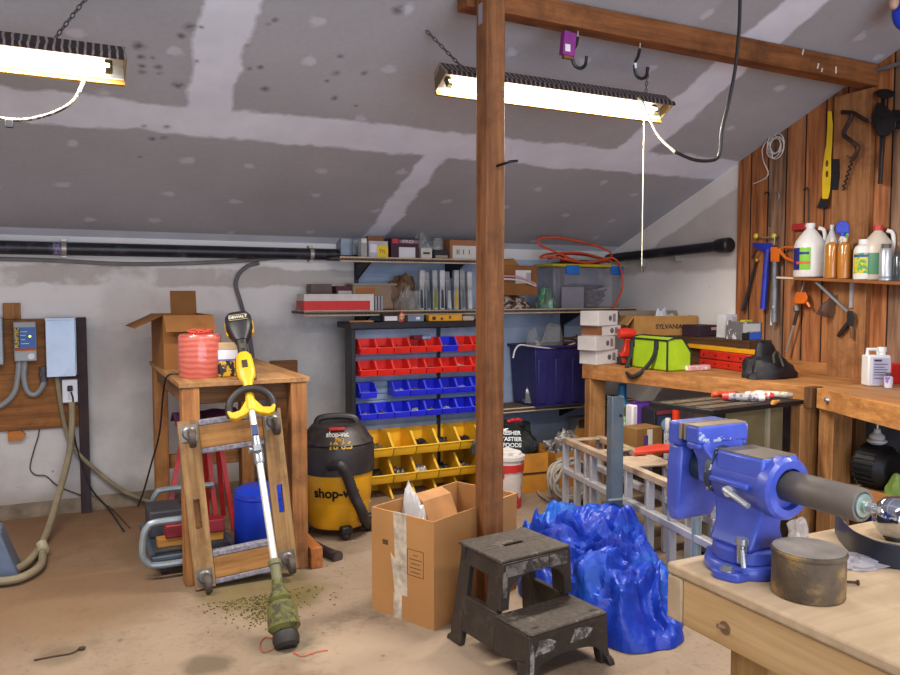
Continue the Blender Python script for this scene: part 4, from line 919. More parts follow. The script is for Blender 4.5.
q=PY(400,308,4.85); one(lumps((q.x+.03,4.92,zm),.13,.09,.235,18,5,.45,4,m=9),'brown_bag',MT('#7c5d42',.6,var=.2),'crumpled brown paper bag on the middle shelf','bag',ang=15)
one(lumps((q.x+.03,4.81,zm),.085,.055,.14,16,8,.7,6,m=8),'clear_bag',clear,'clear plastic bag in front of the brown paper bag','bag',ang=15)
# blister-packed hardware standing in a row
sil=[('#c7ccd2',.45),('#9aa0a6',.4),('#b4bac0',.4),('#d8dce0',.4),('#8d939a',.4),('#c0c4c8',.4),('#a3a8ae',.4),('#d2d4d6',.4)]
acc=['#2c3a44','#4a5a60','#8a8f1e','#38464e','#c9cdd2','#d8b31c','#6d757c','#dcdcdc']
for i in range(8):
    px=419+i*7.0; a=PY(px,270,4.80); 
    nm=ORD[i]
    r=T('hardware_pack','tall clear pack of metal hardware on the middle shelf, %s from the left'%nm,'packet',(a.x+.02,4.83,zm),0,'hardware packs on the middle shelf')
    hh=a.z-zm-(0.01 if i%3==1 else 0.0); w1=.018; w2=.036
    g=G(); tl=(.012,-.010,0.0,.006,-.012,.008,-.004,0)[i]
    g.hexa([(-w1,-.03,0),(w1,-.03,0),(w1,.03,0),(-w1,.03,0),(-w2/2+tl,-.018,hh),(w2/2+tl,-.018,hh),(w2/2+tl,.018,hh),(-w2/2+tl,.018,hh)])
    g.to('pack_body',MT(sil[i][0],.2,sil[i][1]*.3,var=.2,sc=10,h2='#eef0f2',w=(.58,.7,12)),r,bev=.003)
    g=G(); g.hexa([(-w1*.7,-.0325,.01),(w1*.7,-.0325,.01),(w1*.7,-.02,.01),(-w1*.7,-.02,.01),(-w1*.4,-.027,hh*.5),(w1*.4,-.027,hh*.5),(w1*.4,-.015,hh*.5),(-w1*.4,-.015,hh*.5)])
    g.to('pack_insert',MT(acc[i],.4),r)
# on the rack top
zr_=ztop+0.001
carton(383,398,314,zr_,4.64,.06,'battery_pack','small dark battery pack with white label on the rack top','battery','#2a1c2c',[(.1,.95,.15,.72,'#d9d4da')])
q=PY(402,322,4.66); r=T('spray_tin','small red and cream tin on the rack top','tin',(q.x,4.67,zr_)); g=G(); g.cyl((0,0,0),(0,0,.052),.022); g.to('tin_body',MT('#d8c08a',.4,h2='#b8261e',w=(.45,.5,30)),r); g=G(); g.cyl((0,0,.0522),(0,0,.066),.017); g.to('tin_cap',MT('#b8261e',.4),r)
carton(408,424,315,zr_,4.64,.05,'blue_grey_packet','blue grey packet lying on the rack top','packet','#6f7c92',[(.5,.75,.3,.7,'#d5dbe2')])
r,w,h=carton(429,462,314.5,zr_,4.64,.05,'yellow_tool_case','yellow and black tool case on the rack top','case','#d99a1a',[(.1,.2,.2,.7,'#2a2418'),(.35,.42,.2,.5,'#2a2418'),(.6,.66,.3,.8,'#6a4a18')])
carton(463,474,316,zr_,4.64,.05,'beige_block','plain beige block beside the yellow tool case on the rack top','block','#b9a58f')
g=G(); a=PY(357,323,4.66); g.box((a.x+.03,4.67,zr_+.006),(.16,.03,.010),rz=.05); one(g,'wood_strip',pine,'thin pale wood strip at the left end of the rack top','wood strip')
# --- right part of the middle shelf
a=PY(502,285,4.78); 
r=T('brown_carton','tilted brown shipping carton with white label on the middle shelf','cardboard box',(PY(515,300,4.85).x,4.895,zm+0.095),math.radians(-4))
bw_,bh_=.31,.215
g=G(); g.box((0,0,bh_/2),(bw_,.2,bh_)); g.to('carton_body',MT('#8d5a2a',.8,var=.1),r,bev=.004)
g=G(); g.box((.04,-.1008,bh_*.62),(.125,.002,.095)); g.to('label_patch',MT('#ded8d6',.5,var=.03),r)
g=G()
for i in range(8): g.box((.065+i*.006,-.1022,bh_*.62),(.003 if i%2 else .0015,.001,.06))
g.to('barcode',MT('#3a3533',.5),r)
g=G(); g.prism([(-.13,bh_+.0005),(.02,bh_+.001),(-.03,bh_+.05),(-.12,bh_+.03)],-.08,.08,'y'); g.to('flap',MT('#9c6a38',.8,var=.1),r)
o=one(lumps((PY(515,305,4.84).x,4.87,zm),.15,.10,.095,20,12,.5,7,m=7),'scrap_pile',MT('#7a5a44',.6,var=.5,sc=30,h2='#c8b8a8',w=(.5,.56,30)),'low pile of brown and pale packing scraps under the tilted carton','scraps',kind='x' and None) if False else None
o=lumps((0,0,0),  .155,.12,.094,20,12,.3,7,m=7).to('scrap_pile',MT('#7a5a44',.6,var=.5,sc=30,h2='#c8b8a8',w=(.5,.56,30)),None); o.location=(PY(513,305,4.84).x,4.885,zm); tag(o,'low pile of brown and pale packing scraps under the tilted carton','scraps',kind='stuff')
for i,(hx_,lb) in enumerate((('#d9a0a8','pink'),('#e4dcd8','white'))):
    g=G(); g.tube([PY(498,277+i*3,4.77),PY(508,276+i*3,4.75),PY(522,278+i*3,4.75),PY(536,284+i*2,4.76)],.0065,8,sm=5); one(g,'plastic_tube',MT(hx_,.4),'thin %s plastic tube lying in front of the tilted carton'%lb,'tube')
one(lumps((PY(548,303,4.80).x,4.83,zm),.07,.05,.155,16,21,.5,6,m=8),'green_bag',MT('#8fae94',.2,var=.3,h2='#3f9a5c',w=(.5,.6,18),alpha=.8),'clear bag with green contents left of the clear tote','bag',ang=15)
# clear tote with yellow lid
a=PY(553,305,4.79); b=PY(623,305,4.79); c=PY(590,266,4.79); ht=c.z-zm
ht=PY(585,267,4.79).z-zm
r=T('clear_tote','large clear plastic tote with yellow lid rim and blue latches on the middle shelf','tote',((a.x+b.x)/2,4.91,zm)); w=b.x-a.x
ct=MT('#a8a2ac',.12,var=.2,alpha=.36,spec=.8)
g=G(); t_=.004; d_=.115
g.hexa([(-w*.46,-d_*.9,0),(w*.46,-d_*.9,0),(w*.46,d_*.9,0),(-w*.46,d_*.9,0),(-w/2,-d_,ht),(w/2,-d_,ht),(w/2,d_,ht),(-w/2,d_,ht)]); g.to('tote_body',ct,r,bev=.012)
g=G(); g.bb((-w/2-.012,-d_-.012,ht),(w/2+.012,d_+.012,ht+.022)); tl_=g.to('tote_lid',MT('#c9b21e',.4),r,bev=.006)
for x in (-w*.24,w*.40):
    g=G(); g.bb((x-w*.09,-d_-.02,ht-.055),(x+w*.09,-d_-.001,ht+.012)); g.to('latch',MT('#1e6fc8',.4),tl_,bev=.005)
q=WM[r.name].translation
tx=q.x; tw=w; th_=ht
r2=T('tote_contents','dark jumbled cables seen inside the clear tote','cables',(tx+.05,4.93,zm+.006))
g=G(); random.seed(5)
for i in range(9):
    g.tube([(random.uniform(-.2,.2),random.uniform(-.07,.04),random.uniform(.01,.17)) for j in range(6)],.008,6,sm=5)
g.to('cable_tangle',MT('#3b3035',.5,h2='#9a94a0'),r2); r2['kind']='stuff'
carton(562,584,287,zm,4.772,.015,'grey_card','plain grey card standing against the clear tote','card','#8b8791')
# coil of orange hose over the tote
zt_=zm+ht+.024
def PT(c,Y): return PY(c[0],c[1],Y)
g=G(); xx=lambda px:PY(px,265,4.88).x
def zpx(px,py,Y=4.88): return PY(px,py,Y)
pts=[zpx(613,308,4.72),zpx(622,290,4.72),zpx(621,270,4.74),zpx(612,258,4.80),zpx(585,263,4.84),zpx(556,252,4.80),zpx(539,244,4.78),zpx(541,238,4.78),zpx(560,238,4.78),zpx(590,244,4.80),zpx(610,252,4.83),zpx(607,260,4.86),zpx(580,262,4.83),zpx(555,257,4.82),zpx(541,258,4.84),zpx(548,254,4.90),zpx(580,253,4.92),zpx(604,259,4.92),zpx(612,262,4.90)]
g.tube(pts,.0085,8,sm=6); one(g,'orange_hose',MT('#d5532c',.4),'orange air hose coiled loosely over the yellow tote lid','hose')
pts=[zpx(548,259,4.90),zpx(566,254,4.93),zpx(590,256,4.95),zpx(608,261,4.93),zpx(590,262,4.88),zpx(560,260,4.86)]
g=G(); g.tube(pts,.008,8,sm=6); one(g,'air_hose',MT('#a8302a',.5),'short dark red hose among the orange coils on the tote lid','hose')
o=lumps((0,0,0),.22,.09,.035,18,31,.4,6,m=6).to('cloth_scrap',MT('#4a3230',.7,var=.3),None); o.location=(tx,4.93,zt_-.001); tag(o,'dark brown cloth scrap under the orange hose on the tote lid','cloth')
# --- blue tote on the low shelf
zl_=zL+.0015
a=PY(537,404,4.66); b=PY(596,404,4.66); ht=PY(550,347,4.66).z-zl_; w=b.x-a.x+.05
r=T('navy_tote','dark navy blue storage tote on the low wire shelf','tote',(a.x+w/2,4.865,zl_))
nv=MT('#322d68',.4,var=.12); d_=.175
g=G(); t_=.006
def trap(w0,d0,w1,d1,z0,z1): return [(-w0,-d0,z0),(w0,-d0,z0),(w0,d0,z0),(-w0,d0,z0),(-w1,-d1,z1),(w1,-d1,z1),(w1,d1,z1),(-w1,d1,z1)]
o8=trap(w*.45,d_*.9,w*.5,d_,0,ht); i8=trap(w*.45-t_,d_*.9-t_,w*.5-t_,d_-t_,t_,ht)
g.loft([o8[:4],o8[4:],i8[4:],i8[:4]]); g.to('tote_body',nv,r,bev=.012)
g=G(); g.bb((-w/2-.018,-d_-.016,ht-.012),(w/2+.018,-d_+.001,ht+.008)); g.bb((-w/2-.018,d_-.001,ht-.012),(w/2+.018,d_+.010,ht+.008)); g.bb((-w/2-.018,-d_+.001,ht-.012),(-w/2+.001,d_-.001,ht+.008)); g.bb((w/2-.001,-d_+.001,ht-.012),(w/2+.018,d_-.001,ht+.008)); g.to('tote_rim',nv,r,bev=.004)
for x in (-.38,-.12,.14,.40):
    g=G(); g.hexa([(w*x-.035,-d_*.9-.012,.02),(w*x+.035,-d_*.9-.012,.02),(w*x+.035,-d_*.9+.01,.02),(w*x-.035,-d_*.9+.01,.02),(w*x-.045,-d_-.010,ht-.09),(w*x+.045,-d_-.010,ht-.09),(w*x+.045,-d_+.01,ht-.09),(w*x-.045,-d_+.01,ht-.09)]); g.to('tote_rib',nv,r,bev=.006)
cx=WM[r.name].translation.x
one(lumps((cx-.09,4.86,zl_+.02),.19,.13,ht+.12,20,41,.4,5,m=10),'clear_bag',clear,'heap of clear plastic bag rising out of the navy tote','bag',ang=15)
g=G(); g.tube([(cx+.13+.07*math.cos(t*.7),4.86+.06*math.sin(t*.7),zl_+ht*.9+t*.004) for t in range(28)],.008,8,sm=2); one(g,'brown_cable_coil',MT('#6a3a28',.5),'brown cable coiled on top of the navy tote','cable')
g=G(); g.tube([PY(575,343,4.70),PY(566,346,4.70),PY(550,348,4.68),PY(530,346,4.67)]+[PY(520,345,4.66),PY(515,350,4.655),PY(513,358,4.655)],.006,8,sm=5); one(g,'white_cable',MT('#d9d3cd',.5),'white cable lying along the navy tote rim and hanging at its corner','cable')
# --- floor clutter at the back
bxm=MT('#b5761f',.75,var=.12); bxm2=MT('#a86c20',.75,var=.12)
r=open_carton('cardboard_box','orange brown cardboard box under the black printed bag',PZ(540,503).x+.03,4.40,0,math.radians(-6),.38,.34,PY(540,452,4.25).z,{},bxm)
c1=WM[r.name].translation.copy(); h1=PY(540,452,4.25).z
g=G(); g.box((0,-.172,h1*.5),(.36,.003,.012)); g.to('tape_strip',MT('#3a2a18',.5),r)
r=open_carton('cardboard_box','orange brown cardboard box left of the ladder, behind the cable coil',c1.x+.44,4.42,0,math.radians(4),.40,.34,h1-.02,{'r':(.1,40)},bxm2)
c2=WM[r.name].translation.copy()
r=T('black_bag','black printed plastic bag with red tie on the cardboard box','bag',(c1.x-.03,c1.y,h1+.0005))
g=lumps((0,0,0),.235,.13,.21,24,52,.3,5,m=10); g.to('bag_body',MT('#1f2326',.25,var=.3,h2='#394048',spec=.7),r,ang=25)
wtx=MT('#c8cdd0',.5)
fdir=Vector((-c1.x,-c1.y,0)).normalized(); fr_=Vector((-fdir.y,fdir.x,0))
for i,(s_,u,v) in enumerate((('FRESHER',.02,.138),('TASTIER',.03,.100),('FOODS',.035,.062))):
    yo=fdir*(.135+.03*(1-v/.14))+fr_*u; TXT(s_,.036,wtx,r,WM[r.name]@FR(yo+Vector((0,0,v)),fr_,Vector((0,0,1))-fdir*.35),bold=.0012)
g=G(); q=fdir*.168+fr_*-.05; g.box(q+Vector((0,0,.10)),(.03,.004,.035),rz=math.atan2(fr_.y,fr_.x)); g.to('green_mark',MT('#1f8a4a',.5),r)
g=G(); 
for k_ in range(5): g.sph((.02+.02*k_,.0-.01*(k_%2),.19+.008*(k_%2)),.018,(1.2,.8,.8),8)
g.to('red_tie',MT('#c8202a',.5),r)
one(lumps((c2.x-.02,c2.y-.02,h1-.09),.15,.12,.17,20,61,.5,8,m=8),'plastic_bag',MT('#6a6460',.3,var=.5,sc=30,h2='#b8b4b0',w=(.5,.56,25)),'crumpled grey plastic bag in the box by the ladder','bag',ang=15)
q=PZ(509,502)
r=T('paint_bucket','white and red paint bucket half hidden behind the post','bucket',(PY(507,480,4.02).x,4.02,0)); hh=PY(507,455,4.02).z
g=G(); g.lathe([(.001,0),(.085,0),(.10,hh*.95),(.103,hh),(.001,hh)],n=30); g.to('bucket_body',MT('#cbbfb8',.4,h2='#b02a26',w=(.5,.56,9)),r)
g=G(); g.lathe([(.098,hh*.72),(.1015,hh*.72),(.103,hh*.86),(.0995,hh*.86)],n=30); g.to('red_band',MT('#b32a26',.4,h2='#8a1e1c'),r)
g=G(); g.lathe([(.106,hh-.02),(.108,hh+.002),(.09,hh+.006),(.001,hh+.006)],n=30); g.to('bucket_lid',MT('#d2cac4',.4),r)
one(lumps((r.location.x,4.02,hh+.0065),.085,.075,.035,16,71,.4,6,m=6),'white_rag',MT('#cfc8c4',.7),'white rag bunched on the paint bucket lid','rag',ang=20)
g=G(); g.sph((0,0,.026),.026,(1.2,.9,1),12); o=one(g,'red_cap',MT('#c83020',.35),'small red cap at the front edge of the box beside the bucket','ball'); o.location=(c1.x-.15,c1.y-.1,h1+.001)  # round red cap, shaped as a squashed sphere
# coil of grey cable leaning on boxes
cc=PZ(569,508); r=T('cable_coil','large grey cable coil on the floor at the left ladder end','cable coil',(cc.x,cc.y,0))
cm=MT('#8d857a',.5,var=.15)
g=G(); random.seed(9)
pts=[]
for i in range(150):
    a=i*2*PI/16; R_=.125+.012*math.sin(i*.9)+random.uniform(-.008,.008); pts.append(Vector((R_*math.cos(a)+.05,(.02+.10*(i/150))+.01*math.sin(i*1.7)+R_*.35*math.sin(a)*.3,.145+R_*math.sin(a)*.98+.0)))
zmn=min(p.z for p in pts); pts=[p-Vector((0,0,zmn-.011)) for p in pts]
g.tube(pts,.0095,7,sm=2); g.to('coil_turns',cm,r)
g=G(); pts=[PZ(*c,.011) for c in ((572,505),(556,503),(541,496),(536,486))]+[PZ(533,478,.05)]
g.tube(pts,.0085,8,sm=5); g.to('loose_end',cm,r,True)
a=PY(579,418,4.9); carton(577,596,417,.0,4.92,.1,'white_carton','tall white and brown carton behind the bench leg','carton','#a8a2a0',[(.1,.8,.75,.95,'#7a4a38')])
# ---- big open carton on the floor
F_=PZ(434,631); rzb=math.radians(24); wB,dB,hB=.555,.335,.425
ctr=F_+Vector((math.cos(rzb)*wB/2-math.sin(rzb)*dB/2,math.sin(rzb)*wB/2+math.cos(rzb)*dB/2,0))
cd1=MT('#b07f4e',.75,var=.07,sc=3,h2='#a2713f',w=(.6,.75,3),spec=.2)
r=open_carton('cardboard_box','large open cardboard box with taped side on the floor left of the post',ctr.x,ctr.y,0,rzb,wB,dB,hB,{},cd1,th=.007)
g=G(); g.prism([(dB/2-.007,hB-.14),(dB/2-.007,hB),(dB/2-.06,hB-.02),(dB/2-.14,hB-.2)],-.03,.16,'x'); g.to('inner_flap',MT('#a6764a',.75),r)
g=G(); xw=-wB/2-.0012
g.hexa([(xw,-.03,.10),(xw+.001,-.03,.10),(xw+.001,.03,.10),(xw,.03,.10),(xw,-.025,hB),(xw+.001,-.025,hB),(xw+.001,.045,hB),(xw,.045,hB)])
tape=MT('#d8c8b4',.12,var=.25,sc=20,alpha=.75,spec=.8)
g.bb((xw,.0,.0),(xw+.001,.045,.10)); g.bb((xw-.001,-.028,hB),(-wB/2+.008,.045,hB+.0015)); 
g.hexa([(xw-.0006,.03,.23),(xw+.001,.03,.23),(xw+.001,.06,.26),(xw-.0006,.06,.26),(xw-.0006,.0,.05),(xw+.001,.0,.05),(xw+.001,.03,.05),(xw-.0006,.03,.05)])
g.to('packing_tape',tape,r)
ink=MT('#5e4022',.7)
g=G(); y0,y1,z0,z1=-.115,-.03,.19,.295
for a,b in (((y0,z0),(y1,z0+.002)),((y0,z1-.002),(y1,z1)),((y0,z0),(y0+.002,z1)),((y1-.002,z0),(y1,z1))): g.bb((xw+.0003,a[0],a[1]),(xw+.0013,b[0],b[1]))
for i,l in enumerate((.3,.8,.55,.75,.6)): 
    z_=z1-.02-i*.017; m_=(y0+y1)/2; g.bb((xw+.0003,m_-l*.04,z_-.003),(xw+.0013,m_+l*.04,z_))
g.to('printed_stamp',ink,r)
g=G(); g.bb((xw+.0003,.075,.285),(xw+.0013,.105,.305)); g.to('printed_stamp',ink,r)
one(lumps((ctr.x+.06,ctr.y+.03,.008),.16,.10,.3,18,81,.3,5,m=8),'packing_paper',MT('#d5cabc',.7,var=.1),'cream packing paper inside the large open cardboard box','paper',ang=15)
one(lumps((ctr.x-.10,ctr.y+.10,.008),.09,.07,.44,16,83,.25,5,m=9),'white_plastic_sheet',MT('#d8d6d4',.3,alpha=.85),'white plastic sheet poking above the back edge of the large open box','plastic',ang=15)
# ---- step stool
sb=MT('#322a26',.45,var=.2,sc=14,h2='#423934',w=(.55,.7,20),bump=.3); worn=MT('#77706a',.75,var=.3,sc=26,h2='#3a3432',w=(.46,.56,30)); tread=MT('#4b4139',.7,var=.25,sc=60,bump=.6,h2='#82796f',w=(.6,.7,14))
so=Vector((1.488,2.34,0)); rz=math.radians(7)
r=T('step_stool','black plastic two-step stool with worn paint in front of the post','step stool',so,rz)
H1,H2=.375,.185
def panel(sx):
    """moulded side wall with leg feet and a window under the top step"""
    t_=.028; 
    def X(z): return sx*(.205-.045*min(z,H1)/H1)
    def P(y,z,o): return (X(z)-sx*o,y,z)
    g=G()
    # back leg, front-of-top-step leg, low step leg, skirts
    def slab(pl):
        g.loft([[P(y,z,0) for y,z in pl],[P(y,z,t_) for y,z in pl]])
    slab([(.24,0),(.17,0),(.165,.045),(.155,H1-.045),(.155,H1-.012),(.215,H1-.012)])
    slab([(-.03,.06),(.165,.06),(.162,.19),(-.03,.19)])
    slab([(-.03,.19),(.035,.19),(.035,H1-.045),(.02,H1-.012),(-.03,H1-.012)])
    slab([(.035,H1-.075),(.160,H1-.075),(.155,H1-.012),(.02,H1-.012)])
    slab([(-.03,.06),(-.03,H2-.012),(-.205,H2-.012),(-.215,.085),(-.16,.075),(-.1,.06)])
    slab([(-.215,.085),(-.235,0),(-.175,0),(-.16,.075)])
    slab([(-.235,0),(-.255,0),(-.248,.018),(-.232,.03)])
    slab([(.24,0),(.262,0),(.255,.018),(.235,.03)])
    return g
for sx in (-1,1):
    panel(sx).to('side_panel',sb,r,bev=.004)
g=G(); t0=H1-.012
# top step built round its carrying slot
wx=.172
for (x0,y0,x1,y1) in ((-wx,-.045,wx,.08),(-wx,.105,wx,.225),(-wx,.08,-.05,.105),(.05,.08,wx,.105)): g.bb((x0,y0,t0),(x1,y1,H1))
g.to('top_tread',tread,r,bev=.004)
g=G(); g.bb((-.188,-.225,H2-.012),(.188,-.03,H2)); g.to('low_tread',tread,r,bev=.006)
for x in (-.15,.13):
    g=G(); g.bb((x,-.195,H2-.001),(x+.03,-.185,H2+.0012)); g.to('tread_slot',MT('#15110f',.7),r)
g=G(); g.bb((.09,-.075,H2-.001),(.115,-.065,H2+.0012)); g.to('red_spot',MT('#8a2a20',.6),r)
# arched aprons
def apron(y,wb,wt,zb,zt,zarch,t_):
    g=G(); n=10; pl=[(-wb,zb),(-wt,zt),(wt,zt),(wb,zb),(wb-.036,zb)]
    for i in range(n+1):
        a=PI*i/n; pl.append(((wb-.038)*math.cos(a),zb+ (zarch-zb)*math.sin(a)**.45))
    pl.append((-wb+.036,zb)); g.prism(pl,y,y+t_,'y'); return g
trs=apron(-.05,.178,.168,.20,t0,.315,.022).to('top_riser',sb,r,bev=.003)
for (x,z,w_,h_) in ((-.05,.336,.21,.042),(.105,.336,.09,.044),(-.158,.29,.022,.09)): g=G(); g.box((x,-.0505,z),(w_,.002,h_)); g.to('worn_patch',worn,trs,label='grey worn paint')
g=apron(-.222,.20,.19,.0,H2-.012,.085,.022); lrs=g.to('low_riser',sb,r,bev=.003)
for (x,z,w_,h_) in ((-.115,.13,.10,.05),(.06,.135,.11,.045),(-.178,.09,.022,.14)):
    g=G(); g.prism([(x-w_/2,z-h_/2),(x-w_*.3,z+h_*.5),(x+w_*.2,z+h_*.4),(x+w_/2,z+h_*.1),(x+w_*.35,z-h_*.45)],-.2235,-.221,'y'); g.to('worn_patch',MT('#98918a',.75,var=.3,sc=26,h2='#4a4340',w=(.48,.56,30)),lrs,label='pale worn paint')
g=G(); g.prism([(-.02,.24),(-.008,.33),(.008,.33),(.012,.30),(.0,.25)],-.1755,-.173,'x'); g.to('worn_patch',MT('#d0cac4',.7,var=.2,sc=30),r,label='white paint smear') if False else g.bm.free()
g=G(); g.bb((-.178,.205,.06),(.178,.222,H1-.06)); g.to('back_panel',sb,r,bev=.003) if False else g.bm.free()
g=G(); g.bb((-.17,.185,H1-.06),(.17,.21,t0)); g.to('back_rail',sb,r,bev=.003)
for o in [c for c in r.children]+[q for c in r.children for q in c.children]: o.data.transform(Matrix.Diagonal((.92,.98,1,1)))
# ---- blue tarp
def tarp():
    g=G(); n,m=220,90; C0=Vector((2.05,2.72,0)); rings=[]
    ax=math.radians(18)
    def ridge(p,s): return 1-abs(noise.noise(p*s))*2.2
    for i in range(m):
        f=i/(m-1); ring=[]
        for k_ in range(n):
            t_=2*PI*k_/n; dx,dy=math.cos(t_),math.sin(t_)
            w_=Vector((dx,dy,0)); edge=1+.09*noise.noise(w_*1.7+Vector((3,1,0)))+.06*noise.noise(w_*4)
            rr_=1-f; u,v=dx*.335*edge*rr_,dy*.60*edge*rr_
            prof=(1-rr_**2.6)**.62
            x=u*math.cos(ax)+v*math.sin(ax); y=-u*math.sin(ax)+v*math.cos(ax)
            p=Vector((x,y,0))
            wp=p+Vector((noise.noise(p*2.2+Vector((1,7,0))),noise.noise(p*2.2+Vector((8,2,5))),0))*.16
            base=.29*prof*(.82+.18*max(-1,min(1,y/.45)))
            def fold(ang,sx,sy,o_):
                ca,sa=math.cos(ang),math.sin(ang); a_=wp.x*ca+wp.y*sa; b_=-wp.x*sa+wp.y*ca
                return 1-min(1,abs(noise.noise(Vector((a_*sx+o_,b_*sy+o_*2,o_*.7))))*2.6)
            big=.10*(ridge(wp+Vector((2.3,5.1,1.7)),2.6)-.3)+.065*(fold(.5,2.0,5.0,1.3)-.35)+.055*(fold(-.7,2.2,6.5,4.1)-.35)+.05*(fold(1.5,3.5,10,7.7)-.4)+.034*(fold(2.3,5,15,2.9)-.4)+.022*(fold(.1,8,22,5.3)-.4)+.018*(ridge(wp+Vector((1,9,3)),13)-.3)+.008*ridge(wp,25)
            damp=min(1,prof*1.25)
            z=base+big*damp; z=max(.003,z if z<.24 else .24+.13*math.tanh((z-.24)/.13))
            if i==0: z=.003
            lat=Vector((noise.noise(Vector((x*4,y*4,z*6))),noise.noise(Vector((x*4+9,y*4,z*6))),0))*.045*damp
            ring.append(C0+p+lat+Vector((0,0,z)))
        rings.append(ring)
    g.loft(rings); return g
k=NT('blue_tarp'); v=k.obj(); nz=k.noise(v,5,4,.6); col=k.mix(k.ramp(nz,.35,.65),rgb('#0d2691'),rgb('#1a46b4')); col=k.mix(k.math('MULTIPLY',k.ramp(k.noise(v,2.6,3),.55,.68),.7),col,rgb('#1c5fb0'))
k.put(k.b.inputs['Base Color'],col); k.b.inputs['Roughness'].default_value=.42; k.b.inputs['Specular IOR Level'].default_value=.4
cr=k.n('ShaderNodeTexVoronoi',feature='DISTANCE_TO_EDGE'); k.put(cr.inputs['Vector'],k.obj((6,9,5))); cr.inputs['Scale'].default_value=1.0
k.bump(k.math('ADD',k.noise(v,22,4,.6),k.math('MULTIPLY',k.ramp(cr.outputs[0],0,.12),.45)),.45,.012)
one(tarp(),'blue_tarp',k.m,'crumpled bright blue tarp heaped on the floor right of the step stool','tarp',ang=20)
# ================================================================== RIGHT SIDE
ZB=0.82; XI=XW-0.013
fA=PZ(586,364,ZB); fB=PZ(821,387,ZB); gA=PZ(824,388,ZB); gB=PZ(900,405,ZB)
bw1=WOOD('#bd854f','#8f5a2d','y',dirt='#6b4526'); bwx=WOOD('#bd854f','#8f5a2d','x',dirt='#6b4526'); bwz=WOOD('#b98653','#8a5a31','z',dirt='#5d3c22')
def along(a,b,t): return a+(b-a)*t
t=T('far_workbench','long wooden workbench along the right wall under the green tool bag','workbench',((fA.x+XI)/2,(fA.y+fB.y)/2,0))
YE=fA.y
g=G(); g.prism([(fA.x,fA.y),(fB.x,fB.y),(XI-.0,fB.y),(XI,YE)],ZB-.02,ZB,'z'); g.to('bench_top',bw1,t,True,bev=.002)
du=(fB-fA).normalized(); dn=Vector((-du.y,du.x,0)); dn=dn if dn.x>0 else -dn
def beam(a,b,off,w,z0,z1):
    q=G(); a2,b2=a+dn*off,b+dn*off
    q.loft([[Vector((a2.x,a2.y,z0)),Vector((a2.x,a2.y,z1)),Vector((a2.x,a2.y,z1))+dn*w,Vector((a2.x,a2.y,z0))+dn*w],[Vector((b2.x,b2.y,z0)),Vector((b2.x,b2.y,z1)),Vector((b2.x,b2.y,z1))+dn*w,Vector((b2.x,b2.y,z0))+dn*w]]); return q
beam(fA,fB,-.038,.038,ZB-.092,ZB+.001).to('front_beam',bw1,t,True,bev=.003)
def leg(px0,px1,ypx,Y,par,mat,ztop_=ZB-.093,nm='leg',dx=.0):
    a=PY(px0,ypx,Y); b=PY(px1,ypx,Y); w=b.x-a.x
    q=G(); q.bb((a.x+dx,Y,0),(b.x+dx,Y+.06,ztop_)); return q.to(nm,mat,par,True,bev=.004)
leg(590,605.5,400,fA.y-.08,t,bwz,dx=.0)
leg(800,818,430,fB.y+.03,t,bwz)
g=G(); g.bb((3.30,2.80,.32),(XI-.02,4.15,.34)); g.to('lower_shelf',bw1,t,True)
g=G(); g.bb((3.30,2.80,.24),(3.335,4.15,.32)); g.to('shelf_rail',bw1,t,True)
a=PX(802,381,XI-.04); b=PX(866,384,XI-.04)
one(G().bb((XI-.035,b.y,ZB+.0005),(XI-.001,a.y+.25,ZB+.07)),'backsplash_board',bw1,'low wooden backsplash board on the wall side of the bench','board',bev=.003)
t=T('near_workbench','wooden workbench at the right with a bolt head in its front beam','workbench',((gA.x+XI)/2,2.1,0))
gC=gA+(gB-gA)*2.6
dn=Vector((gB.y-gA.y,-(gB.x-gA.x),0)).normalized(); dn=dn if dn.x>0 else -dn
g=G(); g.prism([(gA.x,gA.y),(gC.x,gC.y),(XI,gC.y),(XI,fB.y-.004),(fB.x,fB.y-.004)],ZB-.02,ZB,'z'); g.to('bench_top',WOOD('#b98453','#8f5f37','y',dirt='#8d7f70'),t,True,bev=.002)
beam(gA,gC,-.038,.038,ZB-.10,ZB+.001).to('front_beam',WOOD('#c58a50','#96602f','y',dirt='#7a4a26'),t,True,bev=.003)
q=gA-dn*.038; g=G(); g.box(q+Vector((.02,.03,-.05)),(.09,.045,.105)); g.to('corner_block',WOOD('#6d4a2c','#4d321c','z'),t,True,bev=.002)
q=PZ(836,390,ZB); q=along(gA,gB,.17)-dn*.038; q.z=ZB-.045
g=G(); g.cyl(q+dn*.002,q-dn*.014,.017,.010); g.to('bolt_head',MT('#c4c6cc',.25,.8),t,True)
l1=along(gA,gB,.16)
def lg(px0,px1,y,nm,mat,zt_,Yo):
    a=PY(px0,y,Yo); b=PY(px1,y,Yo); q=G(); q.bb((a.x,Yo,0),(b.x,Yo+.085,zt_)); return q.to(nm,mat,t,True,bev=.004)
lg(833,852,440,'leg',bwz,ZB-.101,l1.y+.02)
lg(856,866,440,'leg',WOOD('#8d5f38','#623d1f','z'),ZB-.021,l1.y+.22)
a=PY(852,484,l1.y-.0); zsh=a.z
lw=[a.copy(),PY(852,484,l1.y)]; 
g=G(); g.bb((a.x-.02,gC.y,zsh-.02),(XI-.2,l1.y+.3,zsh)); g.to('lower_shelf',WOOD('#a98a66','#7d5f40','y',dirt='#8a8078'),t,True)
g=G(); g.bb((a.x-.058,gC.y,zsh-.07),(a.x-.021,l1.y+.02,zsh+.002)); g.to('shelf_rail',WOOD('#c2844a','#8f5a2d','y'),t,True,bev=.003)
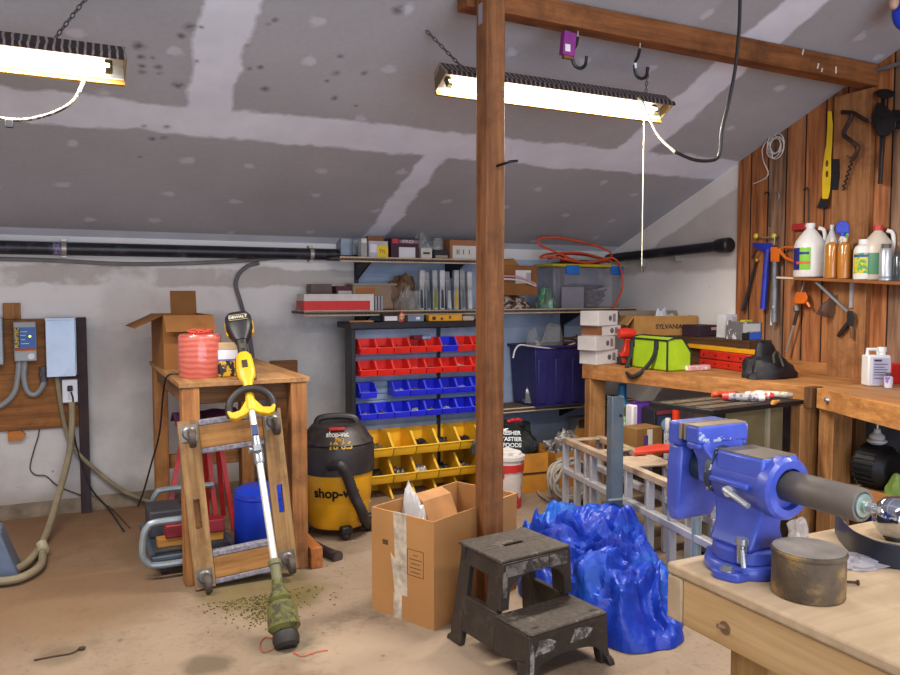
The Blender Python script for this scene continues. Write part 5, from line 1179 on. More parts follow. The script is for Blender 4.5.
# dark backing below the benches
one(G().bb((XI-.03,2.2,.0),(XI-.005,3.6,.7)),'grey_panel',MT('#5b5a60',.8,var=.2),'dull grey panel standing against the wall beneath the workbench','sheet')
# --- things on the far bench
zb=ZB+.0015
def bx(px0,px1,pyb,pyt,Y,dep,name,label,cat,hexc,rz=0.0,z=None,grp=None,labs=None,rough=.6,bev=.002,h2=None):
    z=zb if z is None else z
    a=PY(px0,pyb,Y); b=PY(px1,pyb,Y); tz=PY((px0+px1)/2,pyt,Y).z; w=b.x-a.x
    r=T(name,label,cat,((a.x+b.x)/2,Y+dep/2,z),rz,grp); h=tz-z
    g=G(); g.bb((-w/2,-dep/2,0),(w/2,dep/2,h)); g.to('box_body',MT(hexc,rough,var=.08,h2=h2,w=(.55,.62,30)),r,bev=bev)
    bd_=r.children[0]
    for (u0,u1,v0,v1,hx) in (labs or ()):
        g=G(); g.bb((-w/2+w*u0,-dep/2-.0012,h*v0),(-w/2+w*u1,-dep/2+.001,h*v1)); g.to('label_patch',MT(hx,.5,var=.05),bd_)
    return r,w,h
Ys=4.10; zz=zb
c0=PZ(598,365,ZB)
for i,(py0,py1,dx,dy,rz,lb,hx) in enumerate(((365,350.5,.005,.02,-.06,'bottom','#cfc9c6'),(350.5,336,-.03,.0,.04,'second from the bottom','#c9c2be'),(336,325.5,.015,.01,-.03,'third up with brown end','#cbc5c0'),(325.5,310.5,-.015,-.005,.05,'topmost','#d2ccc8'))):
    d_=c0.dot(FW)-CAM.dot(FW); h=(py0-py1)*4.55/FPX*1.16-.001
    h=(PY(596,py1,Ys).z-PY(596,py0,Ys).z)-.001
    r=T('white_carton','white carton, %s, stack of four on bench end'%lb,'carton',(c0.x+dx+.06,Ys+.10+dy,zz),rz+.25,'stacked white cartons on the bench end')
    w=.215 if i!=2 else .225; dep=.15
    g=G(); g.bb((-w/2,-dep/2,0),(w/2,dep/2,h)); g.to('box_body',MT(hx,.6,var=.06,h2='#8a7466',w=(.62,.7,14)),r,bev=.003)
    pr=MT('#7a7676',.6)
    g=G()
    g.bb((.05,-dep/2-.001,h*.25),(.08,-dep/2+.001,h*.8)); g.to('printed_panel',pr,r)
    if i==2: g=G(); g.bb((-w/2-.0015,-dep/2-.0012,h*.08),(-w/2+.03,dep/2,h*.95)); g.to('brown_end',MT('#8a5a38',.6),r)
    g=G(); g.lathe([(.0001,0),(.018,0),(.018,.0012),(.0001,.0012)],(0,0,0),16,'y',) ; g.bm.transform(Matrix.Translation((.02,-dep/2-.0013,h*.5))); g.to('round_mark',MT('#5a5658',.6),r)
    zz+=h+.0012
# red cordless work light
q=PZ(624,365,ZB); 
r=T('red_work_light','red and black cordless work light standing between white cartons and green bag','work light',(q.x+.03,q.y+.02,zb),-.3)
rr_=MT('#d2301e',.35,var=.08); bk=MT('#211d20',.5)
hh=PY(624,328,q.y).z-ZB
g=G(); g.bb((-.05,-.04,0),(.05,.04,.05)); g.to('battery_base',bk,r,bev=.008)
g=G(); g.loft([[Vector((x*s_,y*s_,z))+Vector((o_,0,0)) for x,y in ((-.03,-.026),(.03,-.026),(.03,.026),(-.03,.026))] for z,s_,o_ in ((.05,1.25,-.005),(.075,1.2,-.005),(.09,.8,0),(hh*.62,.75,.012),(hh*.7,1.0,.018))]); g.to('handle',rr_,r,bev=.008)
g=G(); g.tube([(-.055,-.01,hh*.84),(.0,-.01,hh*.85),(.055,-.01,hh*.83)],[.034,.036,.032],16); g.to('light_head',rr_,r,bev=.006)
g=G(); g.cyl((-.03,-.0405,.027),(-.03,-.043,.027),.016); g.to('round_badge',MT('#c02818',.4),r)
# green tool bag
a=PZ(631,367,ZB); b=PZ(667,372,ZB); c=PZ(690,368,ZB)
ux=(b-a); ux.z=0; L1=ux.length; ux.normalize(); uy=(c-b); uy.z=0; L2=uy.length; uy=Vector((-ux.y,ux.x,0)); 
hB_=PY(667,338,b.y).z-ZB
if uy.dot(c-b)<0: uy=-uy
L2=min(L2,.185)
M=Matrix((ux,uy,Vector((0,0,1)))).transposed().to_4x4(); M.translation=a+Vector((0,0,.0015))
r=T('tool_bag','lime green fabric tool bag with black handles on the far bench','tool bag',a+Vector((0,0,.0015))); r.rotation_euler=M.to_euler(); WM[r.name]=M
gr=MT('#a2c41c',.6,var=.08,h2='#8fb018',w=(.55,.7,8)); wb=MT('#1e1f1c',.7)
g=G(); hs=hB_*.98
g.loft([[Vector((x,0+.004,0)),Vector((x,L2,0)),Vector((x,L2*1.0,hs*.55)),Vector((x,L2*.62,hs)),Vector((x,L2*.30,hs)),Vector((x,0,hs*.93))] for x in (0,L1)]); g.to('bag_body',gr,r,bev=.01)
g=G()
for x in (0,L1): g.tube([(x,0,0),(x,0,hs*.93),(x,L2*.30,hs),(x,L2*.62,hs),(x,L2,hs*.55),(x,L2,0)],.006,6)
g.tube([(0,-.001,hs*.93),(L1,-.001,hs*.93)],.006,6); g.to('piping',wb,r)
g=G(); g.tube([(.0,L2*.46,hs+.003),(L1,L2*.46,hs+.003)],.006,6); g.to('zipper',wb,r)
def strap(pts,w_):
    q=G(); P=smooth([Vector(p) for p in pts],6); 
    q.loft([[p+Vector((-w_/2,-.0025,0)),p+Vector((w_/2,-.0025,0)),p+Vector((w_/2,.0025,0)),p+Vector((-w_/2,.0025,0))] for p in P]); return q
x1,x2=L1*.05,L1*.72
g=G(); pts=[(x1,-.010,hs*.85),(x1+.005,-.018,hs*.45),(x1+.03,-.07,.0),(L1*.35,-.10,-.045),(L1*.52,-.085,-.03),(x2-.03,-.04,.03),(x2,-.014,hs*.5),(x2+.005,-.010,hs*.88)]
g.tube(pts,[.013]*43,8,sm=6); g.to('strap_handle',wb,r)
for x in (x1,x2):
    g=G(); g.bb((x-.018,-.008,hs*.66),(x+.018,.004,hs*.92)); g.to('strap_patch',wb,r,bev=.003)
# wooden crate and boxes behind
ZCr=PY(728,335,3.75).z
zc_=1.0
r=T('wooden_crate','low brown wooden crate at the back of the far bench, carrying cartons','crate',(3.875,3.85,zb)); g=G(); g.bb((-.10,-.40,0),(.10,.62,zc_-zb)); g.to('crate_body',WOOD('#5d3f28','#3c2615','y'),r,bev=.004)  # wood colour darkened to carry the shadow inside the crate
zq=zc_+.0012
# sylvania carton
a=PY(641,338,4.12); b=PY(698,338,4.12)
r=T('bulb_carton','brown lamp carton with printed name and torn flaps on the wooden crate','cardboard box',((a.x+b.x)/2,4.24,zq),-.22); w=(b.x-a.x)*.95; h=PY(670,316,4.12).z-zq; d_=.22
cdb=MT('#b08048',.75,var=.08,spec=.2)
g=G(); t_=.005; g.bb((-w/2,-d_/2,0),(w/2,d_/2,t_)); g.bb((-w/2,-d_/2,t_),(-w/2+t_,d_/2,h)); g.bb((w/2-t_,-d_/2,t_),(w/2,d_/2,h)); g.bb((-w/2+t_,-d_/2,t_),(w/2-t_,-d_/2+t_,h)); g.bb((-w/2+t_,d_/2-t_,t_),(w/2-t_,d_/2,h)); g.to('carton_body',cdb,r)
g=G(); g.prism([(-w/2,h),(-w/2+.004,h),(-w/2-.05,h-.065),(-w/2-.06,h-.06)],-d_/2,d_/2-.1,'y'); g.to('flap',MT('#bd8f58',.75),r)
g=G(); g.prism([(d_/2-.004,h),(d_/2,h),(d_/2+.02,h+.03),(d_/2+.012,h+.032)],-w/2,w/2,'x'); g.to('flap',MT('#8a7a68',.75),r)
TXT('SYLVANIA',.045,MT('#2b2118',.6),r,WM[r.name]@FR((.02,-d_/2-.0012,h*.45),(1,0,0),(0,0,1)),sx=1.0,bold=.001)
one(lumps((WM[r.name].translation.x+.03,4.24,zq+.008),.09,.08,h+.03,18,91,.5,7,m=8),'white_wrap',MT('#cfd3dc',.4,var=.15),'crumpled white wrapping sticking out of the lamp carton','wrapping',ang=15)
# organiser row on crate front end
r,w,h=bx(699,723,335,325,3.92,.16,'dark_organiser','flat dark purple parts case left of the white carton on the crate','case','#35202e',z=zq,labs=[(.5,.9,.55,.8,'#d9a0a4')])
r,w,h=bx(725,741,335,314.5,3.74,.075,'white_carton','small white printed carton on the crate, beside the parts organiser','carton','#d9d8da',z=zq,labs=[(.2,.35,.25,.75,'#6a6a70'),(.45,.95,.55,.9,'#b9bac4'),(.5,.9,.1,.4,'#c4c6d0')])
r,w,h=bx(742,761,335,322,3.53,.13,'parts_organiser','clear parts organiser with blue latch and yellow tab beside the white carton','organiser','#6b666a',z=zq,labs=[(.05,.95,.45,.9,'#c9cac8'),(.4,1.0,0,.4,'#2f62c8'),(.0,.38,.0,.4,'#28232a')],h2='#d8d8d4')
g=G(); g.bb((-w*.2,-.04,h),(w*.2,.0,h+.012)); g.to('yellow_tab',MT('#c9bc1e',.4),r,bev=.002)
# red ramp case and yellow level
a=PZ(699,366,ZB); b=PZ(748,373,ZB); 
hr=PY(748,357,b.y).z-ZB; hl=PY(699,347,a.y+.0).z-ZB
ux=(b-a); ux.z=0; Lr=ux.length; ux.normalize(); uy=Vector((-ux.y,ux.x,0)); uy=uy if uy.x>0 else -uy
M=Matrix((ux,uy,Vector((0,0,1)))).transposed().to_4x4()
if M.determinant()<0: uy=uy; 
M.translation=a+Vector((0,0,.0015))
r=T('red_case','long red plastic tool case under the yellow level','case',M.translation); r.rotation_euler=M.to_euler(); WM[r.name]=M
sy=1 if uy.dot(Vector((-ux.y,ux.x,0)))>0 else 1
hc=.105
g=G(); g.bb((0,0.0,0),(Lr,.10,hc*.48)); g.bb((0,.004,hc*.5),(Lr,.096,hc)); g.to('case_body',MT('#c22a1c',.4,var=.1),r,bev=.006)
g=G(); g.bb((0.002,.003,hc*.47),(Lr-.002,.097,hc*.51)); g.to('case_seam',MT('#5a1410',.5),r)
g=G()
for u in (.1,.35,.62,.85):
    for v in (.25,.75): g.cyl((Lr*u,.001,hc*v),(Lr*u,-.002,hc*v),.006,n=10)
g.to('rivet',MT('#2a1210',.5),r)
p=PY(682,342,a.y); 
A2=M@Vector((-.16,.05,hc+.002)); B2=M@Vector((Lr+.02,.05,hc+.002)); 
r=T('spirit_level','long yellow spirit level lying on top of the red case','level',(A2+B2)/2); uxx=(B2-A2).normalized()
g=G(); R3=Matrix((uxx,Vector((-uxx.y,uxx.x,0)),Vector((0,0,1)))).transposed(); g.box((A2+B2)/2+Vector((0,0,.0135)),((B2-A2).length,.05,.027),R=R3); g.to('level_bar',MT('#e2a51c',.35,var=.05),r,True,bev=.003)
g=G(); g.box(along(A2,B2,.75)+Vector((0,0,.0275)),(.05,.02,.002),R=R3); g.to('vial_window',MT('#6a5a20',.3),r,True)
q=PZ(700,371,ZB); r,w,h=bx(690,711,371,365.5,q.y,.06,'pink_packet','small clear packet of pink parts on the bench edge by the red case','packet','#d7a2a4',rough=.2,bev=.006,h2='#efe2e0')
# black bag
q=PZ(770,380,ZB); r=T('black_bag','black fabric bag slumped on the far bench beside the red case','bag',(q.x+.09,q.y+.10,zb))
kb=MT('#17151b',.6,var=.25)
g=lumps((0,0,0),.165,.12,.135,26,103,.3,4,m=10); g.to('bag_body',kb,r,ang=30)
g=G(); hp=PY(765,345,q.y).z-zb+.02
g.loft([[Vector((x*s_+o_,y*s_,z)) for x,y in ((-.085,-.03),(.075,-.035),(.085,.03),(-.075,.035))] for z,s_,o_ in ((.02,1.7,0.01),(.08,1.45,0),(hp*.6,1.2,-.01),(hp*.85,.95,-.02),(hp,.55,-.03))]); g.to('bag_neck',kb,r,bev=.012,sub=1)
g=G(); g.tube([(-.06,-.10,.09),(-.055,-.09,.13),(-.02,-.08,.15),(-.005,-.09,.12),(0,-.11,.07)],.007,6,sm=5); g.to('drawstring',MT('#3d3630',.6),r)
# --- slotted black table in front of the bench
t=T('slotted_table','black slotted metal table top on a dull olive cabinet in front of the bench','metal table',(3.0,2.83,0))
zt=.755; bm_=MT('#1d1a1c',.5,.2,var=.2); 
P4=[PZ(649,402,zt),PZ(713,410.5,zt),PZ(804,400,zt)]; P4.append(P4[0]+P4[2]-P4[1])
g=G(); g.prism([(p.x,p.y) for p in P4],zt-.022,zt,'z'); g.to('plate',bm_,t,True,bev=.002)
g=G(); e1=(P4[2]-P4[1]); e2=(P4[0]-P4[1])
for i in range(9):
    for j in range(3):
        q=P4[1]+e1*(.05+.065*i)+e2*(.16+.28*j); a1=e1*.042; a2=e2*.18
        g=G(); g.prism([(q.x,q.y),(q.x+a1.x,q.y+a1.y),(q.x+a1.x+a2.x,q.y+a1.y+a2.y),(q.x+a2.x,q.y+a2.y)],zt-.001,zt+.001,'z'); g.to('plate_rib',MT('#6b5a44',.6,var=.2),t,True)
C4=[P4[1]+e1*u+e2*v for u,v in ((.08,.42),(.08,.10),(.84,.10),(.84,.42))]
g=G(); g.prism([(p.x,p.y) for p in C4],.06,zt-.0225,'z'); g.to('cabinet',MT('#6d6144',.6,var=.12),t,True,bev=.004)
C5=[P4[1]+e1*u+e2*v for u,v in ((.63,.06),(.66,.06),(.66,.099),(.63,.099))]
g=G(); g.prism([(p.x,p.y) for p in C5],.06,zt-.0225,'z'); g.to('edge_strip',MT('#9b9178',.5),t,True)
g=G()
for i in range(6):
    C6=[P4[1]+e1*u+e2*v for u,v in ((.06+.022*i,.07),(.07+.022*i,.07),(.07+.022*i,.099),(.06+.022*i,.099))]; g.prism([(p.x,p.y) for p in C6],.5,zt-.0225,'z')
g.to('vent_slat',MT('#2c2418',.6),t,True)
g=G(); 
for u,v in ((.1,.2),(.8,.2),(.8,.36),(.1,.36)):
    q=P4[1]+e1*u+e2*v; g.bb((q.x-.03,q.y-.03,0),(q.x+.03,q.y+.03,.06))
g.to('foot',bm_,t,True)
q=PZ(786,401.5,zt); q2=PZ(772,406,zt); 
r=T('hand_file','small tool with pale wooden handle poking over the slotted table edge','hand tool',q2+Vector((0,0,.012))); g=G(); dd=(q-q2).normalized(); g.tube([q2+Vector((0,0,.014)),q2+dd*.02+Vector((0,0,.014)),q2+dd*.05+Vector((0,0,.014)),q2+dd*.1+Vector((0,0,.014))],[.008,.0125,.009,.006],10); g.to('wooden_handle',MT('#d89a4a',.5),r,True)
# cartridges
def cartridge(pa,pb,rad,name,label,body,e1c,e2c,h2=None):
    a=PZ(*pa,zt)+Vector((0,0,rad+.0015)); b=PZ(*pb,zt)+Vector((0,0,rad+.0015)); d_=(b-a).normalized(); L_=(b-a).length
    r=T(name,label,'tube',(a+b)/2-Vector((0,0,rad)))
    g=G(); g.cyl(a+d_*L_*.16,b-d_*L_*.14,rad); g.to('tube_body',MT(body,.3,var=.1,h2=h2,w=(.5,.56,40)),r,True)
    g=G(); g.cyl(a,a+d_*L_*.16,rad*.8,rad*1.02); g.to('tube_end',MT(e1c,.4),r,True)
    g=G(); g.cyl(b-d_*L_*.14,b,rad*1.02,rad*.75); g.to('tube_end',MT(e2c,.4),r,True)
cartridge((722,400.5),(765,402.5),.020,'clear_cartridge','clear cartridge with red left end at the front of the slotted table','#a9a4a8','#c23a34','#d8cfcb','#5a565c')
cartridge((745,398.3),(774,399.8),.018,'white_cartridge','white cartridge with red right end, middle of the slotted table','#ddd3cc','#e2d9d2','#b8281e','#c85a4a')
cartridge((755,396.2),(793,398.8),.016,'long_white_tube','long cream tube at the back of the slotted table','#cdbfae','#d8cdc0','#8f8478','#a3988c')
cartridge((712,397.6),(738,397.0),.015,'orange_tube','small orange red tube at the back left of the cartridges','#c8442c','#d9603a','#7a2018')
# --- things on the lower shelf
zs=.3415
def sbx(px0,px1,pyt,Y,dep,name,label,cat,hexc,labs=None,rz=0,**kw): return bx(px0,px1,450,pyt,Y,dep,name,label,cat,hexc,rz=rz,z=zs,labs=labs,**kw)
def can(px,pyt,Y,rad,name,label,body,cap,zoff=zs,caph=.25,h2=None,shoulder=True):
    c=PY(px,420,Y); h=PY(px,pyt,Y).z-zoff; r=T(name,label,'can',(c.x,Y,zoff))
    g=G(); hb=h*(1-caph); g.lathe([(.001,0),(rad,0),(rad,hb-.02),(rad*.7,hb),(.001,hb)],n=20); g.to('can_body',MT(body,.3,.2,var=.1,h2=h2,w=(.5,.56,30)),r)
    g=G(); g.lathe([(rad*.75,hb),(rad*.75,h-.006),(rad*.6,h),(.001,h)],n=20); g.to('can_cap',MT(cap,.4),r); return r
can(622,384,4.02,.035,'spray_can','tall light blue spray can standing under the far bench corner','#1f8fc0','#1c6fa8',h2='#bfe2ee')
can(624,406,3.86,.03,'white_bottle','white bottle with green mark under the far bench, behind the steel channel','#d2d4cc','#4a5148',h2='#6aa060')
r,w,h=sbx(632,645,405,3.74,.07,'white_pouch','white and purple pouch bottle under the far bench','bottle','#d5cfd3',[(0,.4,.0,.35,'#5a2a86')],bev=.01)
g=G(); g.bb((-w*.25,-.02,h),(w*.25,.02,h+.02)); g.to('pouch_cap',MT('#4a2370',.4),r,bev=.004)
r,w,h=sbx(641,662,404,3.70,.12,'purple_box','purple box with a white circle under the far bench','box','#4a1f80',bev=.004)
g=G(); g.cyl((-w*.1,-.0615,h*.55),(-w*.1,-.059,h*.55),w*.26); g.to('white_circle',MT('#d8d2d6',.5),r)
r,w,h=sbx(654,674,409,3.56,.12,'dark_box','dark navy box with blue square emblem under the far bench','box','#1d1c28',[(.15,.95,.42,.85,'#2a3a5a'),(.1,1,.88,.97,'#7a3a42')],bev=.003)
g=G(); g.cyl((w*.05,-.0625,h*.64),(w*.05,-.0605,h*.64),w*.22); g.to('round_emblem',MT('#8ab4dc',.4),r)
g=G(); g.bb((w*.02,-.0635,h*.55),(w*.08,-.0615,h*.73)); g.to('emblem_mark',MT('#e8f0f8',.4),r)
r,w,h=bx(636,662,448,428,3.50,.14,'brown_carton','small brown carton with torn white label on the lower bench shelf','carton','#8a6436',z=zs,labs=[(.28,.45,.2,.75,'#5a3a7a'),(.42,.62,.1,.95,'#d8d2c4')]); 
can(668,418,3.42,.022,'silver_can','slim silver canister under the bench beside the red capped can','#b9bcc2','#c8c2b8',h2='#7a7680')
can(676,408,3.50,.030,'spray_can','spray can with orange red cap under the bench','#6d625a','#d93a1a',caph=.32,h2='#a89a86')
r=T('red_lid','flat red plastic lid resting on the ladder top under the bench','plastic lid',(0,0,0)); q=PZ(655,452,.46); r.location=q; WM[r.name]=Matrix.Translation(q)  # red plastic lid, built as a thin slab
g=G(); g.prism([(-.16,-.02),(.10,-.07),(.16,.0),(.10,.09),(-.08,.06)],.0,.022,'z'); g.to('board_panel',MT('#c5402e',.45,var=.1),r,bev=.006)
# --- aluminium folding ladder
ZL_=.455
A=PZ(566,438,ZL_); B=PZ(698,494,ZL_); dd=(B-A); dd.z=0; dd.normalize(); Ll=1.55; B=A+dd*Ll
px_=Vector((-dd.y,dd.x,0)); px_=px_ if px_.x>0 else -px_; wd=.21
al=MT('#b9b8be',.4,.3,var=.12,h2='#94867a',w=(.55,.75,9)); al_lit=MT('#b39c86',.5,.2,var=.15,h2='#8f7a66')  # second metal: tan light on the upper faces, put into the colour
r=T('folding_ladder','folded aluminium ladder standing on edge between blue tarp and far bench','ladder',((A+B)/2+px_*wd/2)*1.0)
r.location.z=0; WM[r.name]=Matrix.Translation(r.location)
def bar(a,b,wv,hv,up=Vector((0,0,1))):
    d_=(b-a).normalized(); s_=d_.cross(up).normalized(); u_=s_.cross(d_); q=G()
    q.loft([[p+s_*x*wv/2+u_*y*hv/2 for x,y in ((-1,-1),(1,-1),(1,1),(-1,1))] for p in (a,b)]); return q
for side in (0,1):
    o=px_*(wd*side)
    for z,nm in ((ZL_-.012,'top_rail'),(.27,'middle_rail')):
        bar(A+o+Vector((0,0,z-ZL_)),B+o+Vector((0,0,z-ZL_)),.042,.032).to(nm,al if z<.4 else al_lit,r,True,bev=.003)
    for f in (.0,.10,.18,.225,.36,.47,.60,.72,.84,.97):
        p=A+dd*(Ll*f)+o; a=Vector((p.x,p.y,.0)); b=Vector((p.x,p.y,ZL_-.0285)); bar(a,b,.022,.036,up=px_).to('rung',al,r,True,bev=.002)
for f,wv in ((.02,.05),(.24,.05),(.42,.22),(.70,.06),(.97,.05)):
    p=A+dd*(Ll*f); bar(p+Vector((0,0,-.006)),p+px_*wd+Vector((0,0,-.006)),wv,.010).to('cross_plate',al_lit,r,True,bev=.002)
# --- steel channel upright
q=PY(615,450,2.90); ztp=PY(615,396,2.90).z
r=T('steel_channel','grey steel channel post standing upright in front of the folded ladder','steel post',(q.x,2.90,0),-.15)
sc_=MT('#66747f',.45,.4,var=.12,h2='#7d7468'); w_=.031
g=G(); g.bb((-w_,-.024,0),(-w_+.004,.024,ztp)); g.bb((-w_+.004,-.024,0),(w_-.004,-.020,ztp)); g.bb((w_-.004,-.024,0),(w_,.024,ztp)); g.to('channel',sc_,r,bev=.0015)
g=G(); g.lathe([(.001,-.0245),(.008,-.0245),(.008,-.0215),(.001,-.0215)],(w_*.45,0,ztp-.09),14,'y'); g.to('bolt_hole',MT('#16181a',.7),r)
zf=PY(615,497,2.90).z
g=G(); g.bb((-.05,-.045,zf-.004),(.06,-.0245,zf)); g.to('flange',MT('#a5a7a8',.4,.5),r)
r=one(G().cyl((PY(697,540,2.42).x,2.42,0),(PY(696,540,2.42).x,2.42,.36),.018),'steel_pipe',MT('#8ea0a6',.4,.4),'short pale steel pipe standing on the floor behind the vise bench corner','pipe')
# --- under the near bench
q=PY(876,470,l1.y-.10); zq2=zsh+.0015
r=T('black_motor','round black finned motor on the lower shelf of the near bench','motor',(q.x,q.y,zq2)); kk=MT('#19181c',.5,.1,var=.3)
g=G(); R_=.105; g.lathe([(.001,-.09),(R_*.7,-.09),(R_,-.05),(R_,.05),(R_*.7,.09),(.001,.09)],(0,0,R_),28,'y'); g.to('motor_body',kk,r,bev=.01)
g=G()
for i in range(28):
    a=2*PI*i/28; g.box((R_*1.0*math.cos(a),0,R_+R_*1.0*math.sin(a)),(.012,.11,.004),R=Matrix.Rotation(-a,3,'Y')) if math.sin(a)>-.85 else None
g.to('cooling_fin',kk,r)
g=G(); g.bb((.08,-.04,.03),(.30,.06,.13)); g.to('motor_box',kk,r,bev=.01)
r2=T('white_insulator','white ribbed cap with a thin rod on top of the black motor','insulator',(q.x,q.y,zq2+R_*2.05))
g=G(); g.lathe([(.001,0),(.03,0),(.045,.012),(.045,.02),(.032,.026),(.036,.034),(.034,.042),(.018,.056),(.014,.075),(.001,.078)],n=22); g.to('ribbed_cap',MT('#d5d5d2',.35),r2)
g=G(); g.cyl((0,0,.076),(0.002,0,.13),.006); g.to('thin_rod',MT('#c2c8cc',.3,.5),r2)
q=PY(899,483,l1.y-.25); o=one(lumps((q.x,q.y,zsh+.001),.05,.06,.11,14,111,.3,4,m=7),'green_pouch',MT('#7d9a4a',.5,var=.2),'green pouch on the near bench lower shelf at the right photo edge','pouch')
pts=[PY(795,417,2.75),PY(800,440,2.74),PY(806,458,2.73),PY(808,475,2.72),PY(806,490,2.71)]
g=G(); g.tube(pts,.007,8,sm=5); one(g,'power_cord',MT('#161417',.5),'black cord hanging beside the near leg of the far bench','cord')
g=G(); 
rings=[]
for i in range(8):
    row=[]
    for j in range(6): row.append(Vector((3.50+.03*math.sin(j*1.7+i*.4)+j*.022,3.05+.01*j+.012*math.cos(i+j),.70-.06*i)))
    rings.append(row)
for i in range(7):
    for j in range(5): g.quad(rings[i][j],rings[i+1][j],rings[i+1][j+1],rings[i][j+1])
bmesh.ops.remove_doubles(g.bm,verts=g.bm.verts,dist=1e-5)
one(g,'magenta_rag',MT('#7a1a66',.8,var=.2),'magenta rag hanging in the dark behind the far bench leg','rag',solid=.006,sub=1)
# --- on the near bench
r=T('white_jug','white rectangular jug with printed label on the near bench','jug',(0,0,0)); q=PZ(876,387,ZB); r.location=(q.x+.045,q.y+.035,ZB+.0015); r.rotation_euler=(0,0,-.45); WM[r.name]=Matrix.LocRotScale(r.location,r.rotation_euler,None)
wj=MT('#dcdada',.35,var=.04); hj=PY(876,350,q.y).z-ZB; w_=.058
g=G(); g.bb((-w_,-.035,0),(w_,.035,hj*.84)); g.to('jug_body',wj,r,bev=.008)
g=G(); g.tube([(-w_+.012,0,hj*.83),(-w_+.012,0,hj*.99),(0,0,hj*.99),(.012,0,hj*.83)],.010,8,sm=0); g.to('jug_handle',wj,r,bev=.003)
g=G(); g.cyl((w_*.5,0,hj*.84),(w_*.5,0,hj*.92),.018); g.to('jug_neck',wj,r)
g=G(); g.cyl((w_*.5,0,hj*.92),(w_*.5,0,hj*1.05),.021); g.to('jug_cap',MT('#e4e4e6',.4),r)
g=G(); g.bb((-w_*.62,-.0362,hj*.06),(w_*.95,-.034,hj*.76)); g.to('label_patch',MT('#b9b6cf',.45,var=.08),r)
g=G(); 
for i,(l_,z_) in enumerate(((.5,.70),(.9,.60),(.7,.52),(.9,.45),(.8,.38),(.85,.31),(.6,.22))): g.bb((-w_*.5,-.0374,hj*z_-(.005 if i==0 else .0018)),(-w_*.5+w_*1.3*l_,-.0355,hj*z_+(.005 if i==0 else .0018)))
g.to('print_line',MT('#3a3550',.5),r)
q=PZ(887,388,ZB); r=T('small_bottle','small white and purple bottle in front of the white jug','bottle',(q.x+.01,q.y,ZB+.0015)); g=G(); g.lathe([(.001,0),(.02,0),(.02,.05),(.014,.058),(.001,.06)],n=18); g.to('bottle_body',MT('#dcd8e2',.35,h2='#8a6ab8',w=(.5,.55,40)),r); g=G(); g.cyl((0,0,.0595),(0,0,.075),.014); g.to('bottle_cap',MT('#5a4a48',.4),r)
a=PZ(891,386,ZB); r,w,h=bx(891,912,387,364,a.y+.05,.1,'red_box','bright red box beside the white jug at the right edge','box','#c21c16',bev=.004)
# ================================================================== PLANK WALL: SHELF AND TOOLS
XS=XI
a=PX(777,276,XS-.16); b=PX(900,281.5,XS-.16)
r=T('wall_shelf','narrow wooden shelf of bottles on the plank wall','shelf',(XS-.09,(a.y+b.y)/2,(a.z+b.z)/2))
slope=(b.z-a.z)/(b.y-a.y)
def zsf(y): return a.z+(y-a.y)*slope
yn=b.y-.25
g=G(); g.loft([[Vector((x,y,zsf(y)+dz)) for x,dz in ((XS-.165,-.018),(XS-.165,0),(XS-.002,0),(XS-.002,-.018))] for y in (a.y,yn)]); g.to('shelf_board',WOOD('#9a5f34','#6f3f1f','y'),r,True,bev=.002)
g=G(); yy=a.y; g.loft([[Vector((x,y,zsf(y)+dz)) for x,dz in ((XS-.167,-.014),(XS-.167,-.003),(XS-.164,-.003),(XS-.164,-.014))] for y in (yy,yy-.12)]); g.to('edge_tape',MT('#c9bca8',.6),r,True)
gm2=MT('#9aa0a6',.35,.6)
ybk=PX(851.5,295,XS-.045).y
g=G(); g.bb((XS-.050,ybk-.010,zsf(ybk)-.16),(XS-.0385,ybk+.010,zsf(ybk)-.019)); g.to('bracket_strip',MT('#c3c7cc',.35,.5),r,True)
g=G(); g.tube([PX(816,282,XS-.13),PX(850,314,XS-.046)],.009,6); g.to('bracket_brace',gm2,r,True)
def onshelf(px,Xo): 
    q=PX(px,270,XS-Xo); return Vector((q.x,q.y,zsf(q.y)+.0015))
def scale_at(Y,X): return (Vector((X,Y,HC))-CAM).dot(FW)/FPX
def bottle(px0,px1,pyt,Xo,name,label,cat,prof,mat,cap=None,capr=(0,0,0),lab=None,sq=False):
    """bottle turned from a profile of (radius share, height share)"""
    c=onshelf((px0+px1)/2,Xo); s_=scale_at(c.y,c.x); R=(px1-px0)/2*s_*1.0; h=PX((px0+px1)/2,pyt,c.x).z-c.z
    r=T(name,label,cat,c); g=G()
    g.lathe([(max(.0008,p*R),z*h) for p,z in prof],n=28); g.to('bottle_body',mat,r)
    if cap: g=G(); g.cyl((0,0,capr[1]*h),(0,0,h*capr[2]),capr[0]*R); g.to('bottle_cap',cap,r)
    return r,R,h
fx=Vector((CAM.x-XS,CAM.y-3.0,0)).normalized(); fang=math.atan2(fx.y,fx.x); fs=Vector((-fx.y,fx.x,0))
def band(r,R,z0,z1,a0,a1,mat,name='label_patch',n=12):
    g=G(); rings=[]
    for i in range(n+1):
        an=fang+a0+(a1-a0)*i/n; rings.append([Vector((q*math.cos(an),q*math.sin(an),z)) for q,z in ((R*.99,z0),(R*1.012,z0),(R*1.012,z1),(R*.99,z1))])
    g.loft(rings); return g.to(name,mat,r.children[0])
wpl=MT('#e2ddd8',.35,var=.04)
def jughandle(r,R,h,mat,sgn=1):
    g=G(); q=fs*(R*.55*sgn); g.tube([q*.9+Vector((0,0,h*.93)),q*1.5+Vector((0,0,h*.88)),q*1.65+Vector((0,0,h*.72)),q*1.6+Vector((0,0,h*.58))],R*.13,8,sm=5); g.to('jug_handle',mat,r)
jp=[(0,0),(.95,0),(1,.03),(1,.58),(.9,.68),(.45,.86),(.26,.92),(.26,.97),(0,.97)]
